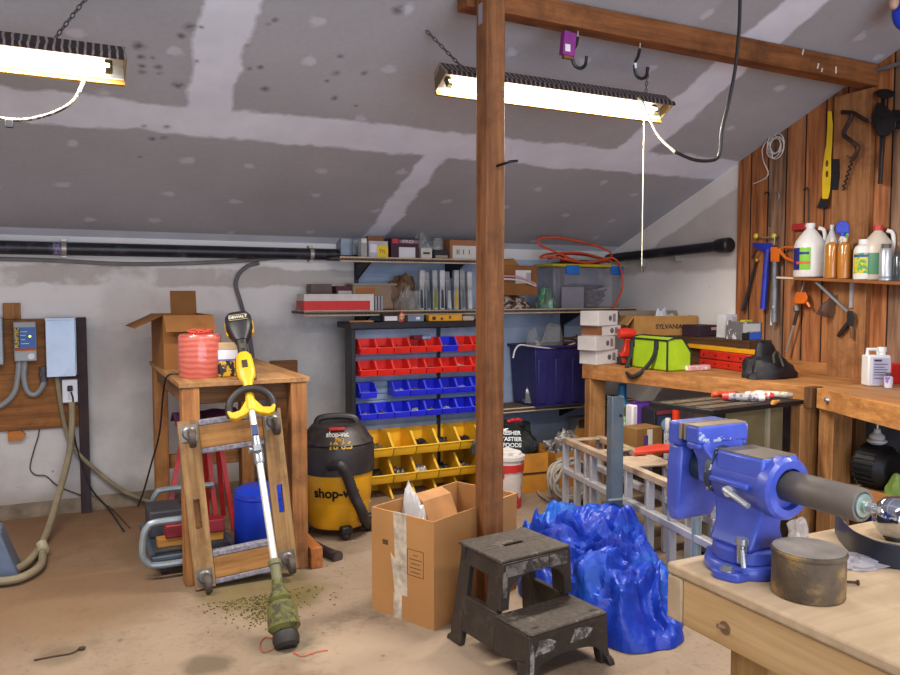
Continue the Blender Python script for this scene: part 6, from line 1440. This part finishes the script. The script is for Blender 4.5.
r,R,h=bottle(794.5,824,224.5,.085,'white_gallon_jug','large white gallon jug with blue and green label on the wall shelf','jug',jp,wpl,MT('#e8e6e4',.4),(.3,.95,1.02)); jughandle(r,R,h,wpl)
band(r,R,h*.13,h*.55,-.95,.1,MT('#7fc23a',.4)); band(r,R*1.004,h*.13,h*.55,-1.3,-.62,MT('#2c2a7a',.4)); band(r,R*1.006,h*.24,h*.29,-.9,.1,MT('#d8622a',.4)); band(r,R*1.006,h*.42,h*.47,-.8,0,MT('#2c2a7a',.4))
am=MT('#b5742a',.15,var=.06,spec=.7)
ap=[(0,0),(.97,0),(1,.03),(1,.84),(.85,.9),(.4,.93),(.36,1),(0,1)]
r,R,h=bottle(825,838,240,.12,'amber_bottle','amber bottle on the wall shelf, left one of the pair','bottle',ap,am,MT('#d8c8b8',.4),(.4,.95,1.05),)
r,R,h=bottle(837.8,850,240,.12,'amber_bottle','amber bottle on the wall shelf, right one of the pair by the green box','bottle',ap,am,MT('#d8c8b8',.4),(.4,.95,1.05))
cl=MT('#c9cacb',.2,var=.1,spec=.7)
r,R,h=bottle(824,838,226,.045,'clear_jug','clear jug behind the amber bottles on the wall shelf','jug',jp,cl,MT('#dcdcda',.4),(.3,.95,1.02)); jughandle(r,R,h,cl)
r,R,h=bottle(835,848,222,.05,'spray_bottle','spray bottle with bright blue trigger head behind the amber bottles','bottle',[(0,0),(.9,0),(.95,.03),(.95,.55),(.4,.72),(.3,.78),(0,.78)],MT('#d6d2cc',.35))
bl=MT('#2a40c0',.35)
g=G(); q=fs; g.loft([[fs*(u*R)+Vector((0,0,z*h)) + fx*w for u,z,w in ((s0,.80,-.012),(s0,.80,.012),(s0,z1,.012),(s0,z1,-.012))] for s0,z1 in ((-.9,.96),(-.3,1.02),(.6,1.0),(.9,.92))]); g.cyl((0,0,h*.74),(0,0,h*.82),R*.42); g.to('trigger_head',bl,r,bev=.003)
g=G(); g.tube([fs*(R*.75)+Vector((0,0,h*.9)),fs*(R*.85)+Vector((0,0,h*.72))],.006,8); g.to('trigger',MT('#c8c8cc',.4),r)
c=onshelf(847,.025); s_=scale_at(c.y,c.x); hh=PX(847,222.5,c.x).z-c.z
r=T('green_box','tall thin green box standing behind the amber bottles','box',c,fang+PI/2); g=G(); g.bb((-7*s_,-.012,0),(7*s_,.012,hh)); g.to('box_body',MT('#4fa82c',.4,var=.06),r,bev=.002)
g=G(); g.bb((2*s_,-.0128,hh*.6),(6*s_,.0,hh*.8)); g.to('red_mark',MT('#b8322a',.4),r)
r,R,h=bottle(854,872,239.5,.115,'white_bottle','small white bottle with yellow and blue label on the wall shelf','bottle',[(0,0),(.95,0),(1,.03),(1,.72),(.85,.82),(.48,.88),(.48,.9),(0,.9)],wpl,MT('#e4e2e0',.4),(.52,.88,1.0))
band(r,R,h*.15,h*.66,-1.2,.45,MT('#d8c832',.4,h2='#4f9a4a',w=(.5,.56,40))); band(r,R,h*.15,h*.66,.45,1.2,MT('#2a3f86',.4)); band(r,R*1.004,h*.55,h*.62,-1.2,.45,MT('#2a5a9a',.4))
r,R,h=bottle(862,892,227,.055,'cream_jug','cream jug with red cap behind the small white bottle','jug',jp,MT('#cdbfb0',.35,var=.08),MT('#c23430',.4),(.3,.93,1.03)); jughandle(r,R,h,wpl)
band(r,R,h*.1,h*.5,-1.0,.4,MT('#4f8a6a',.4,h2='#a8c0b0'))
r,R,h=bottle(879.5,892,246,.125,'silver_can','silver aerosol can at the right of the wall shelf','can',[(0,0),(1,0),(1,.86),(.7,.94),(0,.94)],MT('#c4c6cc',.3,.5,var=.1),MT('#5d564e',.4),(.72,.93,1.06))
band(r,R,h*.05,h*.12,-1.3,1.3,MT('#8a8d94',.4))
r,R,h=bottle(893,906,252,.10,'dark_jar','dark glass jar at the right photo edge of the wall shelf','jar',[(0,0),(1,0),(1,.8),(.8,.9),(0,.9)],MT('#3f4448',.15,var=.2),MT('#2a2a30',.4),(.8,.88,1.0))
# red tool handle hung behind the jug
c=PX(800,227,XS-.02); r=one(G().box(c,(.03,.10,.04)),'red_handle',MT('#b02a2e',.4),'red plastic tool handle hung behind the white gallon jug','tool handle',bev=.008)
# --- hanging tools.  W(px,py,off): point off the planks
def W(px,py,off=.02): return PX(px,py,XS-off)
def nail(px,py,par,L=.03): 
    q=W(px,py,0); g=G(); g.cyl(q+Vector((.003,0,0)),q-Vector((L,0,0)),.0028,n=8); g.to('nail',MT('#6a6660',.4,.7),par,True)
c=W(775,146); r=T('wire_coil','white wire coiled and hung on a nail high on the plank wall','wire coil',c); g=G(); pts=[]
for i in range(90):
    a_=i*2*PI/18; R_=(.043+.018*((i*0.618*1.0/18)%1)); pts.append(W(775+1.5*math.sin(i//18*2),146+1.5*math.cos(i//18*3),.012+.0003*i)+Vector((0,R_*.95*math.cos(a_),R_*1.15*math.sin(a_))))
pts+= [W(767,141),W(762,150),W(764,163),W(768,171),W(766,178),W(753,184)]
g.tube(pts,.0032,6,sm=2); g.to('wire',MT('#d6cfc8',.4),r,True); 
q=W(765,137); g=G(); g.tube([W(760,136,.0),W(763,137,.03),W(768,139,.035)],.003,6); g.to('nail',MT('#8a8680',.4,.6),r,True)
# yellow snow brush
r=T('snow_brush','yellow snow brush with black bristles and scraper hung on the plank wall','brush',W(829,160)); ylb=MT('#e4bd1c',.4,var=.06)
def flat(pts,w,t,off): # strip of given pixel half widths in the wall plane
    q=G(); L_,Rr=[],[]
    for (x,y),ww in zip(pts,w): L_.append((x-ww,y)); Rr.append((x+ww,y))
    poly=L_+Rr[::-1]; f=[W(x,y,off) for x,y in poly]; b_=[W(x,y,off+t) for x,y in poly]
    q.loft([f,b_]); return q
g=flat([(829.5,111),(830,125),(829,145),(827.5,157),(826.5,175),(826,190),(825,199)],[2,2.8,3,3.6,4.6,4.2,3],.022,.012); g.to('handle',ylb,r,True,bev=.004)
for y in (163.5,174): g=G(); q=W(827,y,.034); g.sph(q,.013,(.25,.7,1.6),12); g.to('grip_hole',MT('#5a3a12',.6),r,True)
flat([(836,159),(836,175),(834.5,190)],[3.6,4,3.8],.03,.008).to('bristles',MT('#1f1c22',.9,var=.3,sc=80),r,True)
flat([(824.5,197),(823.5,203),(822,208)],[3.6,4.8,5.4],.012,.014).to('scraper_blade',MT('#1e1b1f',.4),r,True)
# brace drill
r=T('brace_drill','rusty hand brace drill with auger bit hung on the light trim board','hand drill',W(855,140,.06)); ru=MT('#3d2a22',.6,.3,var=.3,h2='#5d3f2c')
pts=[W(842,112,.06),W(853,113,.07),W(862,118,.075),W(868,121,.075)]
g=G(); g.tube(pts,.011,8,sm=4); g.to('chuck_arm',ru,r,True)
pts=[W(853,113,.07),W(849,122,.075),W(844,134,.075),W(850,140,.08),W(858,147,.08),W(856,154,.075),W(852,160,.07)]
g=G(); g.tube(pts,.012,8,sm=4); g.to('crank',ru,r,True)
g=G(); g.tube([W(852,142,.08),W(857.5,147,.08)],[.011,.016],10); g.to('grip',MT('#4a2a1a',.5),r,True)
g=G(); P=[]
for i in range(40):
    f=i/39; c_=W(852,160,.07).lerp(W(843,190,.06),f); an=i*1.0; P.append(c_+Vector((.007*math.cos(an),.007*math.sin(an),0)))
g.tube(P,.005,6); g.to('auger_bit',MT('#3a2d2a',.5,.5),r,True)
g=G(); g.tube([W(847,156,.07),W(853,159,.07)],.004,6); g.to('chuck_pin',ru,r,True)
# bar clamp / pipe wrench
r=T('bar_clamp','black iron bar clamp hung at the upper right of the plank wall','clamp',W(884,120,.05)); bkm=MT('#1c181c',.5,.3,var=.3)
flat([(883,92),(883,100),(882,128),(880.5,155),(879,184)],[2.2,2.2,2.2,1.4,1.4],.02,.03).to('bar',bkm,r,True)
flat([(888,90),(887,110),(885,130),(883,160),(881.6,184)],[1,1,1,1,1],.02,.045).to('bar',bkm,r,True) 
flat([(884,89),(885,92),(886,96),(884,99)],[4,11,9,2],.04,.03).to('fixed_jaw',bkm,r,True,bev=.004)
flat([(879,103),(882,110),(884,118),(885,128),(883,136)],[3,8,13,11,5],.05,.028).to('sliding_head',bkm,r,True,bev=.006)
flat([(897,110),(896,118),(897,129)],[6,7,5],.04,.03).to('head_lug',bkm,r,True,bev=.006)
g=G(); g.cyl(W(884,120,.06),W(915,119,.06),.022); g.to('screw_handle',bkm,r,True)
g=G(); g.tube([W(872,121,.07),W(868,119,.07)],.007,8); g.to('hook_pin',MT('#8a8a90',.3,.7),r,True)
# thin L hooks
for px,y0,y1,lb in ((769.5,193,227,'thin bent wire rod hung left on the plank wall above the caulking guns'),(808.5,189,224,'thin bent wire rod hung right of it, under the yellow brush side')):
    g=G(); g.tube([W(px-5,y0+1,.012),W(px-2,y0-1,.014),W(px,y0+3,.014),W(px,y1,.012)],.0035,6,sm=3); one(g,'bent_rod',MT('#3a322e',.4,.5),lb,'rod')
g=G(); g.tube([W(775,193,.012),W(778,192,.016),W(779,197,.016),W(777,203,.012)],.003,6,sm=3); one(g,'cup_hook',MT('#9a948c',.4,.6),'small pale cup hook beside the left bent rod','hook')
# blue caulking gun
r=T('caulking_gun','blue caulking gun with yellow knobs hung on the plank wall','caulking gun',W(764,280,.04)); bl2=MT('#2434a8',.4,.1,var=.15)
g=G(); g.tube([W(768,249,.04),W(766.5,262,.04),W(763,309,.04)],.019,14); g.to('barrel',bl2,r,True)
flat([(762,243),(763,247),(768,252)],[11,9,4],.02,.03).to('frame_handle',bl2,r,True,bev=.003)
g=G(); g.tube([W(757,250,.05),W(752,258,.05)],.006,8); g.to('trigger',MT('#2a2030',.4),r,True)
g=G(); g.tube([W(756,235,.04),W(764,238,.04),W(774,236,.04)],.005,8); g.to('plunger_rod',MT('#a8986a',.4,.5),r,True)
for px in (756,774): g=G(); g.sph(W(px,236,.04),.017,(.7,1,1),14); g.to('yellow_knob',MT('#d8c838',.4),r,True)
for yy in (262,276,292,306): 
    g=G(); q=W(768.5-(yy-249)*.092,yy,.04); g.tube([q+Vector((0,0,-.003)),q+Vector((0,0,.003))],.0205,14); g.to('barrel_ring',MT('#1a2888',.4),r,True)
# grey caulking gun with orange handle
r=T('caulking_gun','grey caulking gun with orange handle hung right of the blue one','caulking gun',W(774,290,.05)); gy=MT('#7d8088',.4,.4,var=.2); og=MT('#d86a1c',.4,var=.1)
g=G(); g.tube([W(775,262,.045),W(774,322,.045)],.018,14); g.to('barrel',gy,r,True)
flat([(774,247),(775,254),(775,262)],[3.5,4.5,4.5],.03,.03).to('orange_frame',og,r,True,bev=.004)
g=G(); g.tube([W(779,250,.05),W(786,258,.05),W(795,262,.05)],[.012,.010,.008],10); g.to('orange_handle',og,r,True)
g=G(); g.tube([W(778,250,.05),W(785,247,.05),W(794,247,.05)],.007,8); g.to('orange_trigger',og,r,True)
g=G(); g.tube([W(774,245,.045),W(775,236,.045)],.004,8); g.to('plunger_rod',MT('#a9a39a',.4,.5),r,True)
g=G(); g.tube([W(771,325,.05),W(772,310,.055),W(774,306,.055)],[.006,.006,.009],8); g.to('white_nozzle',MT('#dcdad6',.4),r,True)
# black rod with yellow tip
r=T('pry_rod','slim black rod with yellow tip leaning on the plank wall edge','rod',W(750,285)); g=G(); g.tube([W(756,262,.02),W(743,311,.03)],[.008,.013],8); g.to('rod_shaft',MT('#1d181a',.4),r,True); g=G(); g.sph(W(757,260,.02),.011,(1,1,1),10); g.to('yellow_tip',MT('#d8a82a',.4),r,True)
# orange wand tool
r=T('orange_wand','orange spray wand with black neck and steel shaft hung under the wall shelf','wand',W(802,300,.05))
flat([(801,292),(801,298),(799,304)],[5,7,5.5],.04,.03).to('wand_head',og,r,True,bev=.006)
g=G(); g.tube([W(804,298,.05),W(810,307,.05)],[.012,.008],8); g.to('wand_lever',og,r,True)
g=G(); g.tube([W(796,306,.05),W(797,311,.05)],[.018,.02],12); g.to('collar',MT('#6d6660',.4,.3),r,True)
g=G(); g.tube([W(798,309,.05),W(794,325,.05)],.010,10); g.to('black_neck',MT('#2a2422',.5),r,True)
g=G(); g.tube([W(794,324,.05),W(786,352,.055)],.006,10); g.to('steel_shaft',MT('#b0aca8',.3,.6),r,True)
g=G(); g.tube([W(804,280,.04),W(803,286,.05),W(801,293,.05)],.004,8); g.to('hang_wire',MT('#a8a29a',.4,.5),r,True)
# grey strainer bag
g=G(); c=W(829,303,.03); q=lumps((0,0,0),.085,.04,.13,16,121,.4,5,m=8); q.bm.transform(Matrix.Translation(c-Vector((.0,0,.07)))@Matrix.Rotation(.4,4,'X')); one(q,'mesh_bag',MT('#5f5048',.6,var=.3,alpha=.55),'grey mesh bag hung on the planks behind the shelf brace','bag',ang=20)
# black spring clamp
r=T('spring_clamp','black spring clamp with brown grip hung below the shelf bracket','clamp',W(848,322,.055)); 
g=flat([(850,311),(851,318),(850,326)],[3,4,3],.025,.043); g.to('jaw',MT('#201c1e',.5),r,True,bev=.003)
g=G(); g.tube([W(849,322,.055),W(843,330,.055),W(838,336,.055)],[.012,.014,.010],8); g.to('grip',MT('#221d1e',.5),r,True)
g=G(); g.tube([W(851,323,.055),W(852,331,.055),W(852,338,.055)],[.010,.012,.010],8); g.to('grip',MT('#6a4a2a',.5),r,True,label='brown grip')
# blue object cut by the top right corner
q=PY(899,8,2.35); r=T('blue_jug','blue plastic thing hanging at the top right photo corner','plastic item',q)
g=G(); g.sph(PY(905,12,2.35),.055,(1,1,1.5),20); g.to('blue_body',MT('#1c3fd0',.35,var=.08),r,True)
g=G(); g.sph(PY(894,2,2.35),.022,(1,1,1.6),14); g.to('pale_edge',MT('#c9a088',.5),r,True)
g=G(); g.cyl(PY(903,-5,2.35),Vector((PY(903,-5,2.35).x,2.35,ceil_z(2.35))),.004,n=6); g.to('hang_cord',MT('#3a3634',.6),r,True)
# ================================================================== FOREGROUND BENCH
FZ=.80; fx0,fy1=.998,1.095; fx1,fy0=1.95,.22
lw=WOOD('#b79c7a','#9c8160','y',rough=.6,scale=.8); lwx=WOOD('#c4ab8d','#af9475','x',scale=.5,dirt='#9d8668'); 
t=T('vise_bench','pale timber bench in the foreground carrying the blue vise','workbench',((fx0+fx1)/2,(fy0+fy1)/2,0))
g=G(); n=5; 
for i in range(n):
    ya=fy0+(fy1-fy0)*i/n; yb_=fy0+(fy1-fy0)*(i+1)/n-.002
    g.bb((fx0,ya,FZ-.03),(fx1,yb_,FZ))
g.bm.free(); g=G(); g.bb((fx0,fy0,FZ-.022),(fx1,fy1,FZ)); g.to('bench_top',lwx,t,True,bev=.006)
g=G(); g.bb((fx0+.004,fy0+.02,FZ-.107),(fx0+.042,fy1-.040,FZ-.0225)); g.to('side_beam',WOOD('#c9a577','#a98453','y',scale=.8),t,True,bev=.003)
g=G(); g.bb((fx0+.001,fy1-.039,FZ-.105),(fx1-.02,fy1-.002,FZ-.0225)); g.to('back_beam',lwx,t,True,bev=.004)
for (x,y) in ((fx0+.045,fy1-.20),(fx1-.15,fy1-.15),(fx0+.06,fy0+.06),(fx1-.15,fy0+.06)): g=G(); g.bb((x,y,0),(x+.085,y+.085,FZ-.0225)); g.to('leg',WOOD('#a9824f','#7d5a33','z',scale=.8),t,True,bev=.004)
q=PX(725,628,fx0+.004); g=G(); g.cyl(q+Vector((.003,0,0)),q+Vector((-.012,.006,.004)),.004,n=10); g.lathe([(.0001,0),(.012,0),(.012,.001),(.0001,.001)],(q.x-.001,q.y,q.z),14,'x'); g.to('bent_nail',MT('#8a6a4c',.5,.3),t,True)
# ---- vise
vx,vy=1.102,1.003
vb=MT('#3f51b4',.38,var=.08,h2='#5566c4',w=(.5,.7,14),coat=.2); chip=MT('#3f51b4',.45,var=.1,sc=20,h2='#aeb4be',w=(.57,.60,24)); ir=MT('#8b8074',.45,.5,var=.2,h2='#6a5c50'); stl=MT('#b9bec4',.25,.8,var=.1)
r=T('bench_vise','large blue bench vise bolted to the corner of the pale foreground bench','vise',(vx,vy,FZ+.0005))
zc=FZ
g=G(); g.lathe([(.001,0),(.070,0),(.072,.004),(.072,.016),(.068,.022),(.001,.024)],(vx,vy,zc),44); g.to('base_plate',vb,r,True)
for k_ in range(3):
    a_=math.radians((200,320,80)[k_]); dv=Vector((math.cos(a_),math.sin(a_),0)); pv=Vector((-dv.y,dv.x,0)); c=Vector((vx,vy,zc))
    g=G(); P=[c+dv*.045+pv*.040,c+dv*.086+pv*.024,c+dv*.091+pv*.013,c+dv*.091-pv*.013,c+dv*.086-pv*.024,c+dv*.045-pv*.040]; g.loft([P,[p+Vector((0,0,.016)) for p in P]]); lug_=g.to('lug',vb,r,True,bev=.003)
    g=G(); b0=c+dv*.0785; g.cyl(b0+Vector((0,0,.016)),b0+Vector((0,0,.0185)),.013); g.cyl(b0+Vector((0,0,.0185)),b0+Vector((0,0,.025)),.009,n=6); g.to('lug_bolt',stl,lug_,True)
g=G(); g.lathe([(.058,.024),(.058,.044),(.054,.048),(.001,.048)],(vx,vy,zc),44); g.to('swivel_ring',vb,r,True)
# swivel lock bolt
q=Vector((vx-.050,vy-.036,zc+.030)); g=G(); g.cyl(q,q+Vector((-.004,-.004,.034)),.0085); g.cyl(q+Vector((-.004,-.004,.034)),q+Vector((-.004,-.004,.044)),.0115); g.tube([q+Vector((-.012,-.012,.026)),q+Vector((-.016,-.02,-.002))],.0045,8); g.to('lock_bolt',stl,r,True)
AZ=.965; 
g=G(); 
def rect(w0,y0,y1,z): return [Vector((vx-w0,y0,z)),Vector((vx+w0,y0,z)),Vector((vx+w0,y1,z)),Vector((vx-w0,y1,z))]
g.loft([rect(.047,vy-.050,vy+.050,zc+.046),rect(.040,vy-.048,vy+.048,zc+.062),rect(.031,vy-.050,vy+.048,zc+.085),rect(.029,vy-.058,vy+.052,zc+.115),rect(.031,vy-.064,vy+.055,AZ-.01)]); g.to('pedestal',vb,r,True,bev=.008)
g=G(); g.lathe([(.001,.060),(.043,.060),(.047,.056),(.047,.045),(.050,.040),(.050,-.058),(.053,-.064),(.054,-.068),(.054,-.086),(.049,-.092),(.036,-.092),(.034,-.080),(.001,-.080)],(vx,vy,AZ),44,'y'); g.to('body',vb,r,True)
g=G(); g.loft([[Vector((x,y,z)) for x,z in ((vx-.047,AZ+.015),(vx-.044,1.016),(vx+.044,1.016),(vx+.047,AZ+.015))] for y in (vy-.072,vy+.032)]); g.to('anvil',vb,r,True,bev=.005)
g=G(); g.bb((vx-.041,vy-.069,1.0155),(vx+.041,vy+.029,1.0175)); g.to('anvil_face',ir,r,True)
g=G(); g.bb((vx-.058,vy-.05,AZ-.006),(vx-.046,vy+.038,AZ+.004)); g.to('side_rib',vb,r,True,bev=.003)
# lettering band behind
g=G(); rings=[]
for i in range(17):
    an=math.radians(95+ i*7.5); rings.append([Vector((vx+q_*math.cos(an),y,AZ+q_*math.sin(an))) for q_,y in ((.046,vy+.042),(.0515,vy+.042),(.0515,vy+.056),(.046,vy+.056))])
g.loft(rings); g.to('name_band',MT('#2c3550',.5,h2='#c9c2a8',w=(.56,.6,70)),r,True)
# handle on the side
q=Vector((vx-.056,vy-.015,AZ-.015)); g=G(); g.cyl(q+Vector((.006,0,0)),q+Vector((-.010,-.002,.002)),.010); g.tube([q+Vector((-.008,.008,.004)),q+Vector((-.012,-.05,-.012))],[.0055,.005],8); g.to('side_lever',stl,r,True)
# tube
tx=vx+.006
g=G(); g.lathe([(.001,0),(.0262,0),(.0268,-.003),(.0272,-.145),(.0255,-.150),(.021,-.150),(.020,-.146),(.001,-.146)],(tx,vy-.072,AZ+.004),36,'y'); g.to('slide_tube',MT('#6f675f',.5,.4,var=.2,h2='#57504a'),r,True)
g=G(); y0=vy-.222; g.lathe([(.001,.006),(.0195,.006),(.0185,-.002),(.011,-.003),(.011,-.008),(.001,-.008)],(tx,y0,AZ+.004),26,'y'); g.to('end_washer',MT('#9aa79f',.3,.6,var=.15),r,True)
g=G(); g.cyl((tx,y0-.007,AZ+.004),(tx,y0-.018,AZ+.004),.0085,n=6); g.cyl((tx,y0-.018,AZ+.004),(tx,y0-.027,AZ+.004),.005); g.to('end_nut',stl,r,True)
# jaws
JX0,JX1,JT=vx-.062,vx+.064,1.053
g=G(); ys_=vy+.055
g.loft([[Vector((vx+s_*wx_,y,z)) for s_,y,z in ((-1,ys_-.03,AZ+.0),(1,ys_-.03,AZ+.0),(1,ys_+.02,AZ+.0),(-1,ys_+.02,AZ+.0))] if False else [Vector((vx-wx_,ya_,z_)),Vector((vx+wx_,ya_,z_)),Vector((vx+wx_,yb_,z_)),Vector((vx-wx_,yb_,z_))] for wx_,ya_,yb_,z_ in ((.036,vy+.030,vy+.085,AZ-.02),(.038,vy+.036,vy+.088,AZ+.02),(.048,vy+.055,vy+.092,AZ+.045),(.052,vy+.062,vy+.094,AZ+.066))]); g.to('jaw_neck',vb,r,True,bev=.004)
g=G(); g.bb((JX0,vy+.058,JT-.034),(JX1,vy+.094,JT)); g.bb((JX0,vy+.06,JT-.044),(JX0+.014,vy+.092,JT-.03)); g.bb((JX1-.014,vy+.06,JT-.044),(JX1,vy+.092,JT-.03)); g.to('static_jaw',chip,r,True,bev=.005)
g=G(); g.bb((JX0+.003,vy+.094,JT-.030),(JX1-.003,vy+.101,JT)); g.to('jaw_plate',ir,r,True,bev=.001)
g=G(); g.bb((JX0+.003,vy+.107,JT-.030),(JX1-.003,vy+.114,JT)); g.to('jaw_plate',ir,r,True,bev=.001)
g=G(); g.bb((JX0+.002,vy+.062,JT-.0005),(JX1-.002,vy+.092,JT+.0012)); g.to('jaw_top',MT('#9a8468',.5,.3,var=.2,h2='#6a5a4c'),r,True)
g=G(); g.bb((JX0+.006,vy+.114,JT-.045),(JX1-.002,vy+.146,JT-.0)); g.to('moving_jaw',vb,r,True,bev=.005)
g=G(); g.loft([[Vector((vx-wx_,ya_,z_)),Vector((vx+wx_,ya_,z_)),Vector((vx+wx_,yb_,z_)),Vector((vx-wx_,yb_,z_))] for wx_,ya_,yb_,z_ in ((.046,vy+.128,vy+.150,JT-.195),(.053,vy+.122,vy+.153,JT-.17),(.053,vy+.116,vy+.153,JT-.09),(.050,vy+.116,vy+.15,JT-.045))]); g.to('front_slab',vb,r,True,bev=.006)
g=G(); g.cyl((vx,vy+.05,AZ+.002),(vx,vy+.125,AZ+.002),.030,n=28); g.to('slide_bar',MT('#3d4f5a',.4,.4),r,True)
# rusty can
c=PZ(810,586,FZ); c=Vector((1.098,.868,FZ+.001))
r=T('rusty_can','rusty round steel can with grey top on the bench in front of the vise','can',c); k=MT('#6d5a46',.75,.1,var=.3,sc=14,h2='#9a7a48',w=(.5,.62,16),bump=.4)
g=G(); g.lathe([(.001,0),(.055,0),(.057,.003),(.057,.068),(.059,.070),(.059,.074),(.056,.076),(.001,.076)],n=44); g.to('can_body',k,r)
g=G(); g.lathe([(.001,.0762),(.056,.0762),(.0565,.0772),(.001,.0775)],n=44); g.to('can_top',MT('#a0968c',.6,.1,var=.2,sc=14,h2='#857a70'),r)
g=G(); g.cyl((.054,.012,.066),(.066,.012,.060),.007); g.to('spout',MT('#5a3a2a',.6,.3),r)
q=PZ(850,583,FZ); r=T('rusty_nail','rusty nail sticking from behind the rusty can','nail',q); g=G(); z_=Vector((0,0,.0045)); g.cyl(PZ(838,584,FZ)+z_,PZ(857,585,FZ)+z_,.0025,n=8); d_=(PZ(857,585,FZ)-PZ(838,584,FZ)).normalized(); g.cyl(PZ(857,585,FZ)+z_,PZ(857,585,FZ)+z_+d_*.003,.0045,n=10); g.to('nail_shaft',MT('#4d3628',.6,.4),r,True)
# black curved steel
pts=[(836,522),(841,531),(852,543),(868,551),(885,556),(915,560)]
r=T('curved_blade','curved dark steel blade lying on the foreground bench behind the vise tube','steel blade',PZ(870,560,FZ)); g=G(); P=smooth([PZ(x,y+12,FZ) for x,y in pts],6); n_=len(P)
g.loft([[p+Vector((0,0,.001)),p+Vector((.006,.008,.001)),p+Vector((.006,.008,.052-.010*i/n_)),p+Vector((0,0,.052-.010*i/n_))] for i,p in enumerate(P)]); g.to('blade',MT('#2a2f3c',.35,.4,var=.2),r,True,bev=.001)
q=PZ(905,562,FZ); r=T('chrome_ball','shiny chrome ball on the foreground bench at the right photo edge','ball',(1.50,.985,FZ+.045)); 
g=G(); g.sph((0,0,.0),.044,(1,1,1),28); g.to('ball_shell',MT('#c9cdd4',.08,1.0,var=.03),r); g=G(); g.lathe([(.001,0),(.02,0),(.022,.004),(.02,.008),(.001,.008)],(0,0,-.0445),20); g.to('ball_base',MT('#2d2a2c',.5),r)
one(lumps((1.305,.93,FZ+.001),.06,.045,.012,20,131,.5,7,m=6),'plastic_scrap',MT('#c9c4cc',.12,alpha=.5,spec=.8),'clear plastic scrap flat on the bench under the curved blade','plastic',ang=15)
q=PZ(798,540,FZ); one(lumps((q.x,q.y+.0,FZ+.001),.018,.02,.05,14,133,.5,6,m=7),'plastic_scrap',MT('#cfc8c4',.12,alpha=.6,spec=.8),'upright clear plastic scrap just behind the rusty can','plastic',ang=15)
# ================================================================== LIGHT
WARM=(1.0,.93,.82); COOL=(.72,.84,1.0)
area('lamp_middle',((pR0.x+pR1.x)/2,LY-.03,ZL-.03),1.15,.05,64,WARM,(math.radians(-4),0,0))
area('lamp_left',(pL.x-.62,LY-.03,pL.z-.03),1.15,.05,48,WARM,(math.radians(-6),0,0))
area('lamp_behind',(.5,.0,2.85),1.2,.12,40,(1.0,.96,.9),(math.radians(22),0,0))
area('fill_behind_right',(2.6,.7,2.6),1.2,.15,20,(1.0,.95,.88),(math.radians(14),0,0))  # unseen fill lamp, no fitting modelled, lights the right side
area('open_door_daylight',(.9,YF+.15,1.25),4.4,2.4,135,COOL,(math.radians(104),0,0))
w=bpy.data.worlds.new('world'); S.world=w; w.use_nodes=True; bg=w.node_tree.nodes['Background']; bg.inputs[0].default_value=(.62,.74,1.0,1); bg.inputs[1].default_value=1.0
vs=S.view_settings; vs.view_transform='Standard'; vs.look='None'; vs.exposure=0.0; vs.gamma=1.0; vs.use_curve_mapping=False
